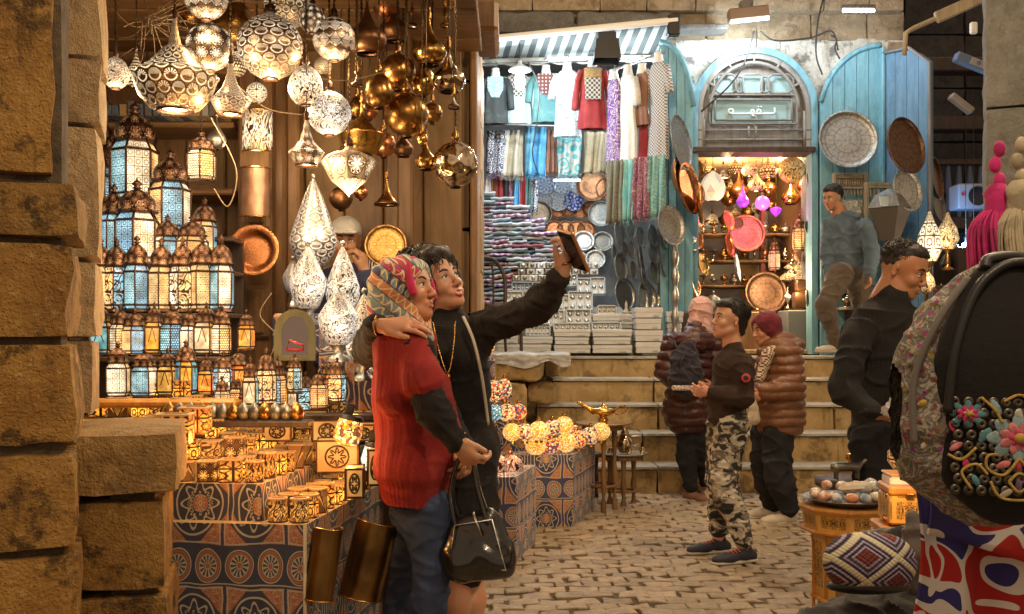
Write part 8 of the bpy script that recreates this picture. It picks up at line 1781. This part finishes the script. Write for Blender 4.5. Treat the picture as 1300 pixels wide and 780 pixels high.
SC = [((.55, .22, .1), 'orange'), ((.12, .24, .38), 'blue'), ((.6, .5, .36), 'cream'), ((.38, .2, .14), 'brown'), ((.45, .42, .38), 'grey'), ((.62, .38, .24), 'peach')]
SM = [M('agate_%s' % n_, lambda c=c: dict(col=mixc(smooth(noise(rc(), 30, 4), .4, .65), c, (.65, .6, .52)), rough=.2)) for c, n_ in SC]
SP = [(-.11, -.07, 0), (-.07, -.1, 1), (-.02, -.115, 0), (.03, -.11, 1), (.08, -.09, 2), (-.12, -.01, 5), (-.07, -.03, 3), (0, -.05, 2), (.05, -.05, 4), (.10, -.02, 1), (-.06, .05, 0), (0, .04, 2), (.05, .04, 3), (.11, .05, 4), (-.02, .0, 5), (.03, .09, 2), (-.1, .06, 4), (.075, .0, 0)]
for i, (dx, dy, ci) in enumerate(SP):
    s_ = rnd.uniform(.022, .032); B_ = MB().ball((0, 0, 0), (s_, s_ * .85, s_ * .75), 10, 7); B_.v = [tuple(V(p) * (1 + .18 * mnoise.noise(V(p) * 60 + V((i, 0, 0))))) for p in B_.v]
    tag(B_.build('polished_stone', SM[ci], None, (tb.location.x + dx, 3.75 + dy, Ht + .022 + s_ * .6 + (.03 if 6 < i < 15 else 0)), (0, 0, rnd.uniform(0, 3))), ulabel('%s polished stone in the grey dish, %s counted from its near edge' % (SC[ci][1], ORD[i])), 'stone', 'polished stones in the dish')
tag(MB().box((0, 0, 0), (.11, .05, .03), .008, taper=.8).build('stone_slab', SM[2], None, (tb.location.x + .01, 3.70, Ht + .075), (0, R(-4), 0)), 'long cream stone slab lying across the polished stones', 'stone')
for i, (px, py, yy) in enumerate(((1075, 598, 4.15), (1092, 584, 4.6))):
    B_ = Solid(.005, .01); B_.cone((-.05, 0, .05), (.05, 0, .05), .02, .018); B_.chain([(.05, 0, .055), (.085, 0, .08), (.11, 0, .075)], [.012, .01, .008]); [B_.cone((x, s_ * .012, .045), (x, s_ * .014, 0), .008, .006) for x in (-.045, .045) for s_ in (-1, 1)]
    tag(link('bronze_animal', B_.mesh('bronze_animal', (SILVER_D, BRASS)[i]), None, P(px, py + 10, yy)), ('dark metal animal figure behind the dish of stones', 'small brass animal figure further behind the dish')[i], 'figurine')
tag(MB().lathe([(.001, .0), (.05, 0), (.05, .02), (.035, .6), (.16, .66), (.16, .69), (.001, .69)], 14).build('figure_stand', WOOD_D, None, (P(1082, 600, 4.3).x, 4.3, 0)), 'slim dark stand carrying the small metal animals', 'stand')
def gbox(px, ytop, ybot, w_, Y, label, mat=CARV, d=.14):
    a = P(px, ybot, Y); ww, h = w_ / FP * Y, (ybot - ytop) / FP * Y; o = empty('carved_box', a, (0, 0, R(-6)), ulabel(label), 'box', 'carved golden boxes'); bb = MB().box((0, d / 2, h * .38), (ww, d, h * .74), .006); bb.uv = [[(0, 0), (1, 0), (1, 1), (0, 1)][:len(f)] for f in bb.f]; bb.build('box_body', mat, o); MB().box((0, d / 2, h * .88), (ww * 1.04, d * 1.04, h * .22), .006).build('lid', WOOD_G, o); MB().box((0, -.004, h * .74), (ww * .2, .006, h * .16), .002).build('clasp', BRASS, o)
gbox(1155, 618, 668, 48, 2.9, 'upper carved golden box beside the red and white cloth'); gbox(1150, 668, 715, 58, 2.92, 'lower carved golden box beside the red and white cloth'); gbox(1152, 602, 618, 42, 2.95, 'small white-lidded box on top of the golden boxes', WHITE, .1)
tag(MB().box((P(1152, 0, 3.0).x, 3.02, .36), (.34, .3, .62), .02).build('box_pedestal', WOOD_M), 'brown pedestal under the carved golden boxes', 'pedestal')
sl_ = perf('small_gold_lamp', 'star', 8, 3, (.5, .25, .08), (1, .55, .2), 1.2); o = empty('brass_lamp', P(1148, 590, 3.1), label='small glowing orange lamp above the golden boxes', cat='lamp'); MB().lathe([(.03, -.02), (.05, .01), (.05, .04), (.02, .07), (.004, .09)], 16).build('shade', sl_, o); MB().lathe([(.06, -.06), (.05, -.03), (.03, -.02)], 16).build('foot', BRASS, o); plight(P(1138, 612, 2.75), 1.6, (1, .55, .2), .03)
for i, (px, py, w_, m_, t) in enumerate(((1134, 640, 22, BRASS, 'brass goblet beside the golden boxes'), (1128, 662, 16, COPPER, 'copper cup low beside the golden boxes'), (1142, 700, 20, MERC, 'red lit glass cup above the patterned cap'))):
    o = empty('goblet', P(px, py + 14, 2.95), label=t, cat='goblet'); r_ = w_ / 2 / FP * 2.95; MB().lathe([(r_ * .8, 0), (r_ * .2, r_ * .3), (r_ * .2, r_), (r_ * .8, r_ * 1.5), (r_, r_ * 2.6), (r_ * .85, r_ * 2.6), (r_ * .6, r_ * 1.6)], 16).build('cup', m_, o)
capm = M('embroidered_cap', lambda: (lambda x, y, z: (lambda a, b: (lambda fa, fb: dict(col=mixc(mx(band(fa, .0, .06), band(fb, .0, .06)), mixc((mn(fa, fb) > .30), mixc(band(frac(mn(fa, fb) * 9.0), .5, .22), (.03, .025, .03), (.30, .26, .42)), mixc((sin(fa * 60.0) + sin(fb * 60.0)) > .3, (.16, .035, .03), (.08, .02, .02))), (.55, .52, .34)), rough=.95, h=sin(fa * 70.0) * .3 + sin(fb * 70.0) * .3, hs=.5, hd=.006))(absn(frac(a) - .5), absn(frac(b) - .5)))(x * 7.0 + z * 9.0 + .1, x * 7.0 - z * 9.0 + .3))(*sep(tc('Object'))))
cp = empty('round_hat', P(1104, 714, 2.32), (R(-12), 0, 0), 'round cap embroidered in maroon, black and cream diamonds', 'hat')
B_ = Solid(.005, .02); B_.cone((-.04, 0, 0), (.04, 0, 0), .062, .062, flat=((0, 0, 1), 1.0)); B_.ell((0, .0, 0), (.105, .07, .068)); link('crown', B_.mesh('crown', capm), cp)
B_ = Solid(.006, .02); B_.ell((0, .02, -.055), (.1, .07, .02)); link('band', B_.mesh('band', BLACK), cp)
B_ = Solid(.008, .03); [B_.ell(P(px, py, yy), (a, b, c)) for px, py, yy, a, b, c in ((1100, 785, 2.4, .11, .1, .05), (1065, 800, 2.35, .1, .1, .05), (1140, 785, 2.42, .08, .1, .06), (1140, 690, 2.62, .04, .05, .035), (1118, 682, 2.64, .04, .05, .025))]
tag(B_.build('dark_fabric_heap', cloth('black_cloth', (.015, .015, .017), (.03, .03, .03)), disp=folds(.012, 22)), 'crumpled black fabric heaped under the embroidered cap', 'fabric')
tag(MB().box((P(1100, 0, 2.5).x, 2.6, .25), (.36, .34, .52), .03).build('goods_crate', WOOD_D), 'dark crate under the heap of black fabric', 'crate')
B_ = Solid(.008, .03); B_.chain([P(1160, 660, 2.45), P(1162, 700, 2.44), P(1160, 745, 2.44)], [.02, .035, .03]); tag(B_.build('grey_cloth', cloth('brown_grey_cloth', (.13, .11, .10), (.10, .085, .08)), disp=folds(.008, 20)), 'plain grey brown cloth hanging beside the red and white banner', 'cloth')
def appl():
    x, y, z = sep(tc('Object')); p = comb(x * 1.0, 0.0, z * 1.0); n = noise(p, 5.6, 1, .4, 1.6); n2 = noise(vadd(p, (4.7, 0., 2.0)), 5.2, 1, .4, 1.8)
    c = mixc((n > .47), (.42, .018, .012), (.70, .68, .66)); c = mixc((n > .53), c, (.035, .03, .18)); c = mixc((n2 > .545), c, (.70, .68, .66)); c = mixc((n2 > .60), c, (.42, .018, .012))
    return dict(col=c, rough=.85, h=noise(tc('Object'), 200, 1) * .2, hs=.3, hd=.003)
APP = M('applique_cloth', appl)
def apf(u, v):
    return V((P(1160 + u * 210, 0, 1.85).x + .01 * math.sin(v * 7) + v * -.0, 1.85 + .025 * math.sin(u * 17 + v * 2.5) * (.3 + v) + .015 * math.sin(u * 7 - v * 6), P(0, 604, 1.85).z - v * .62 + .02 * math.sin(u * 5)))
tag(MB().sheet(apf, 60, 30, thick=.006).build('applique_banner', APP), 'red, white and blue applique cloth hanging below the embroidered bag', 'cloth')
tag(MB().sheet(lambda u, v: V((P(1175 + u * 200, 0, 1.8).x, 1.80 - .02 * math.sin(u * 9 + v * 3), P(0, 600 + u * 30, 1.8).z - v * .11 - u * .04)), 40, 8, thick=.006).build('applique_flap', APP), 'upper folded flap of the red, white and blue cloth', 'cloth')
YB_ = 1.6; bo = P(1240, 480, YB_); bg_ = empty('embroidered_backpack', bo, (0, 0, R(-4)), 'big black backpack with colourful flower embroidery and rows of sequins', 'backpack')
q9 = lambda px, py, dy=0.0: P(px, py, YB_) - bo + V((0, dy, 0))
B_ = Solid(.006, .03); outl = [(1262, 378, 42), (1246, 430, 64), (1232, 490, 80), (1232, 560, 80), (1247, 588, 62)]
for (a, b, r1), (c, d, r2_) in zip(outl, outl[1:]): B_.cone(q9(a, b), q9(c, d), r1 / FP * YB_, r2_ / FP * YB_, flat=((0, 1, 0), .62), k=.05)
B_.cone(q9(1300, 440), q9(1290, 570), .1, .1, flat=((0, 1, 0), .62), k=.05)
SIDE = M('woven_side', lambda: (lambda p: dict(col=mixc((voro(p, 75.0) < .3), mixc((sin(noise(p, 30, 2, .5, 1.0) * 44.0) > .3), (.16, .15, .13), (.36, .33, .28)), hsv((.36, .06, .10), voro(p, 75.0, out='Color') * .5 + .25, 1.0, .8)), rough=.9, h=noise(p, 120, 2) + voro(p, 60), hs=.7, hd=.006))(tc('Object')))
link('bag_body', B_.mesh('bag_body', SIDE, folds(.004, 30)), bg_)
VEL = M('black_velvet', lambda: dict(col=(.010, .009, .010), rough=.95, h=noise(tc('Object'), 60, 3), hs=.4, hd=.006, sheen=.04))
B_ = Solid(.006, .02); B_.cone(q9(1262, 375, -.045), q9(1262, 455, -.06), .058, .085, flat=((0, 1, 0), .4), k=.03); B_.cone(q9(1262, 455, -.06), q9(1262, 590, -.06), .094, .088, flat=((0, 1, 0), .4), k=.04); B_.cone(q9(1215, 470, -.055), q9(1212, 590, -.055), .036, .036, flat=((0, 1, 0), .6)); B_.cone(q9(1300, 470, -.055), q9(1300, 600, -.055), .05, .05, flat=((0, 1, 0), .6))
link('front_panel', B_.mesh('front_panel', VEL), bg_)
MB().tube(catmull([q9(1180, 520, -.085), q9(1190, 440, -.085), q9(1215, 375, -.075), q9(1245, 345, -.07), q9(1275, 338, -.07), q9(1310, 350, -.07)], 8), .008, 8).build('piping', BLACK, bg_)
MB().tube(catmull([q9(1150, 560, -.05), q9(1150, 480, -.05), q9(1175, 410, -.06), q9(1215, 355, -.05)], 8), .006, 8).build('piping', flat('grey_piping', (.16, .15, .14), .8), bg_)
MB().tube(catmull([q9(1232, 345, -.06), q9(1240, 333, -.05), q9(1275, 330, -.05), q9(1290, 345, -.06)], 6), .010, 8).build('carry_loop', BLACK, bg_)
SEQ = metal('sequin', (.18, .165, .14), .35, None, .2); sq_ = MB().lathe([(.0018, .0005), (.003, .0022), (.0078, .0014), (.0086, 0)], 12, ax=Euler((R(90), 0, 0)).to_matrix()).mesh('sequin', SEQ)
def fy(px, py):      # front of the panel at a photo position
    return -.060 - .036 * math.sqrt(max(0, 1 - ((px - 1262) / 84) ** 2)) - .003
for r_ in range(9):
    for i in range(9):
        px, py = 1190 + i * 13.4 + (r_ % 2) * 3, 506 + r_ * 13.2
        if py > 622 or px > 1302: continue
        link('sequin', sq_, bg_, q9(px, py, fy(px, py) - .002))
EMB = {k: cloth('thread_' + k, c, tuple(x * .7 for x in c), 60, .7) for k, c in dict(pink=(.60, .04, .16), rose=(.70, .22, .26), teal=(.10, .30, .36), sky=(.28, .42, .48), gold=(.50, .34, .07), cream=(.6, .52, .42), purple=(.15, .10, .20), white=(.6, .6, .58)).items()}
def petal(px, py, w_, h, ang, key, lift=.004):
    a, b = w_ / FP * YB_ / 2, h / FP * YB_ / 2; o = MB().ball((0, 0, 0), (a, .0022, b), 12, 6).build('petal', EMB[key], bg_, q9(px, py, fy(px, py) - lift), (0, R(ang), 0))
for (cx, cy, s_, ks) in ((1257, 548, 1.0, ('sky', 'rose', 'pink')), (1202, 520, .55, ('teal', 'pink', 'rose'))):
    for L, (rr, w_, h, n_) in enumerate(((24, 16, 26, 8), (14, 12, 20, 8), (6, 8, 14, 6))):
        for k in range(n_): a = k * 360 / n_ + L * 20; petal(cx + rr * s_ * math.sin(R(a)), cy - rr * s_ * .72 * math.cos(R(a)), w_ * s_, h * s_, a, ks[L], .004 + L * .0018)
    MB().ball((0, 0, 0), (.010 * s_, .006, .008 * s_), 10, 6).build('flower_eye', EMB['gold'], bg_, q9(cx, cy, fy(cx, cy) - .010))
for pts in ([(1257, 572), (1240, 592), (1222, 585), (1222, 570), (1234, 568)], [(1257, 572), (1275, 592), (1293, 585), (1293, 570), (1280, 568)], [(1225, 600), (1235, 618), (1257, 622), (1280, 618), (1290, 600)], [(1245, 600), (1257, 590), (1270, 600), (1257, 612), (1245, 600)], [(1210, 560), (1195, 575), (1182, 570)], [(1215, 500), (1230, 515), (1238, 530)], [(1300, 508), (1285, 518), (1278, 532)], [(1205, 610), (1195, 590), (1210, 580), (1222, 592)], [(1240, 505), (1257, 497), (1275, 505)]):
    MB().tube([q9(p[0], p[1], fy(p[0], p[1]) - .006) for p in [(q_.x, q_.y) for q_ in catmull([(a, b, 0) for a, b in pts], 6)]], .0024, 6).build('gold_braid', EMB['gold'], bg_)
for (px, py, w_, h, a, k) in ((1220, 545, 10, 22, 40, 'teal'), (1296, 545, 10, 22, -40, 'teal'), (1232, 512, 9, 22, -30, 'sky'), (1282, 512, 9, 22, 30, 'sky'), (1257, 580, 8, 14, 0, 'pink'), (1240, 580, 9, 18, 70, 'rose'), (1275, 580, 9, 18, -70, 'rose'), (1257, 604, 8, 16, 0, 'purple'), (1243, 614, 8, 18, 60, 'cream'), (1272, 614, 8, 18, -60, 'cream'), (1190, 560, 8, 18, 60, 'rose'), (1200, 578, 8, 14, 20, 'pink'), (1298, 572, 8, 18, 20, 'pink'), (1257, 520, 10, 14, 0, 'white'), (1210, 600, 8, 16, -30, 'teal'), (1186, 536, 7, 14, -20, 'pink')): petal(px, py, w_, h, a, k)
for i, (px, py, k) in enumerate(((1166, 470, 'rose'), (1172, 500, 'teal'), (1160, 510, 'gold'), (1170, 540, 'pink'), (1180, 450, 'pink'), (1190, 420, 'cream'), (1163, 560, 'cream'), (1178, 575, 'rose'), (1185, 480, 'gold'), (1176, 520, 'cream'))):
    MB().ball((0, 0, 0), (.006, .003, .010), 8, 6).build('petal', EMB[k], bg_, q9(px, py, -.052), (0, R(i * 37), 0))
def tassel(px, py0, py1, w_, Y, c, label, n=70):
    n *= 2
    col = cloth('tassel_' + label.split()[0], c, tuple(x * .7 for x in c), 20); o = empty('tassel', P(px, py0, Y), label=ulabel(label), cat='tassel', group='big tassels hung by the grey pillar'); H = (py1 - py0) / FP * Y; r_ = w_ / 2 / FP * Y; m_ = MB()
    for i in range(n):
        a = rnd.uniform(0, 2 * PI); q_ = math.sqrt(rnd.random()); m_.tube(catmull([(.012 * math.cos(a), .012 * math.sin(a), -.02), (r_ * .8 * q_ * math.cos(a) - .01, r_ * .8 * q_ * math.sin(a), -H * .45), (r_ * q_ * math.cos(a) - .03 * (w_ < 60), r_ * q_ * math.sin(a), -H * rnd.uniform(.9, 1.05))], 4), .0024, 4)
    tag(m_.build('strands', col, o), kind='stuff'); MB().lathe([(.014, -.05), (.022, -.035), (.02, -.01), (.024, .005), (.012, .02)], 12).build('knot', col, o)
    for k in range(3): MB().ball((.004 * (-1) ** k, 0, .026 + k * .028), (.011, .010, .015), 10, 8).build('cord_knot', col, o)
tassel(1266, 248, 345, 66, 1.75, (.62, .03, .22), 'bright magenta tassel hanging above the embroidered backpack', 90); tassel(1294, 244, 358, 60, 1.72, (.52, .46, .33), 'cream silk tassel at the picture edge next to the magenta one', 90)
for i, (x, y, z, e) in enumerate(((1.5, 2.2, 3.6, 70), (.6, .4, 3.3, 50), (2.0, 5.2, 3.9, 95), (.9, 7.2, 4.3, 95))):  # unseen bulbs added above the view to light the people and the paving
    o = empty('added_lane_lamp', (x, y, z), label='added unseen enamel shaded bulb over the lane, %s in the string' % ORD[i], cat='lamp', group='added fill bulbs over the lane')
    MB().lathe([(.14, 0), (.12, .04), (.05, .09), (.02, .12)], 20).build('shade', M('enamel'), o); MB().ball((0, 0, -.01), .04, 12, 8).build('bulb', BULBW, o); MB().tube([(0, 0, .1), (0, 0, 1.2)], .005, 5).build('cord', CABLE, o); plight((x, y, z - .09), e, (1, .74, .45), .06)
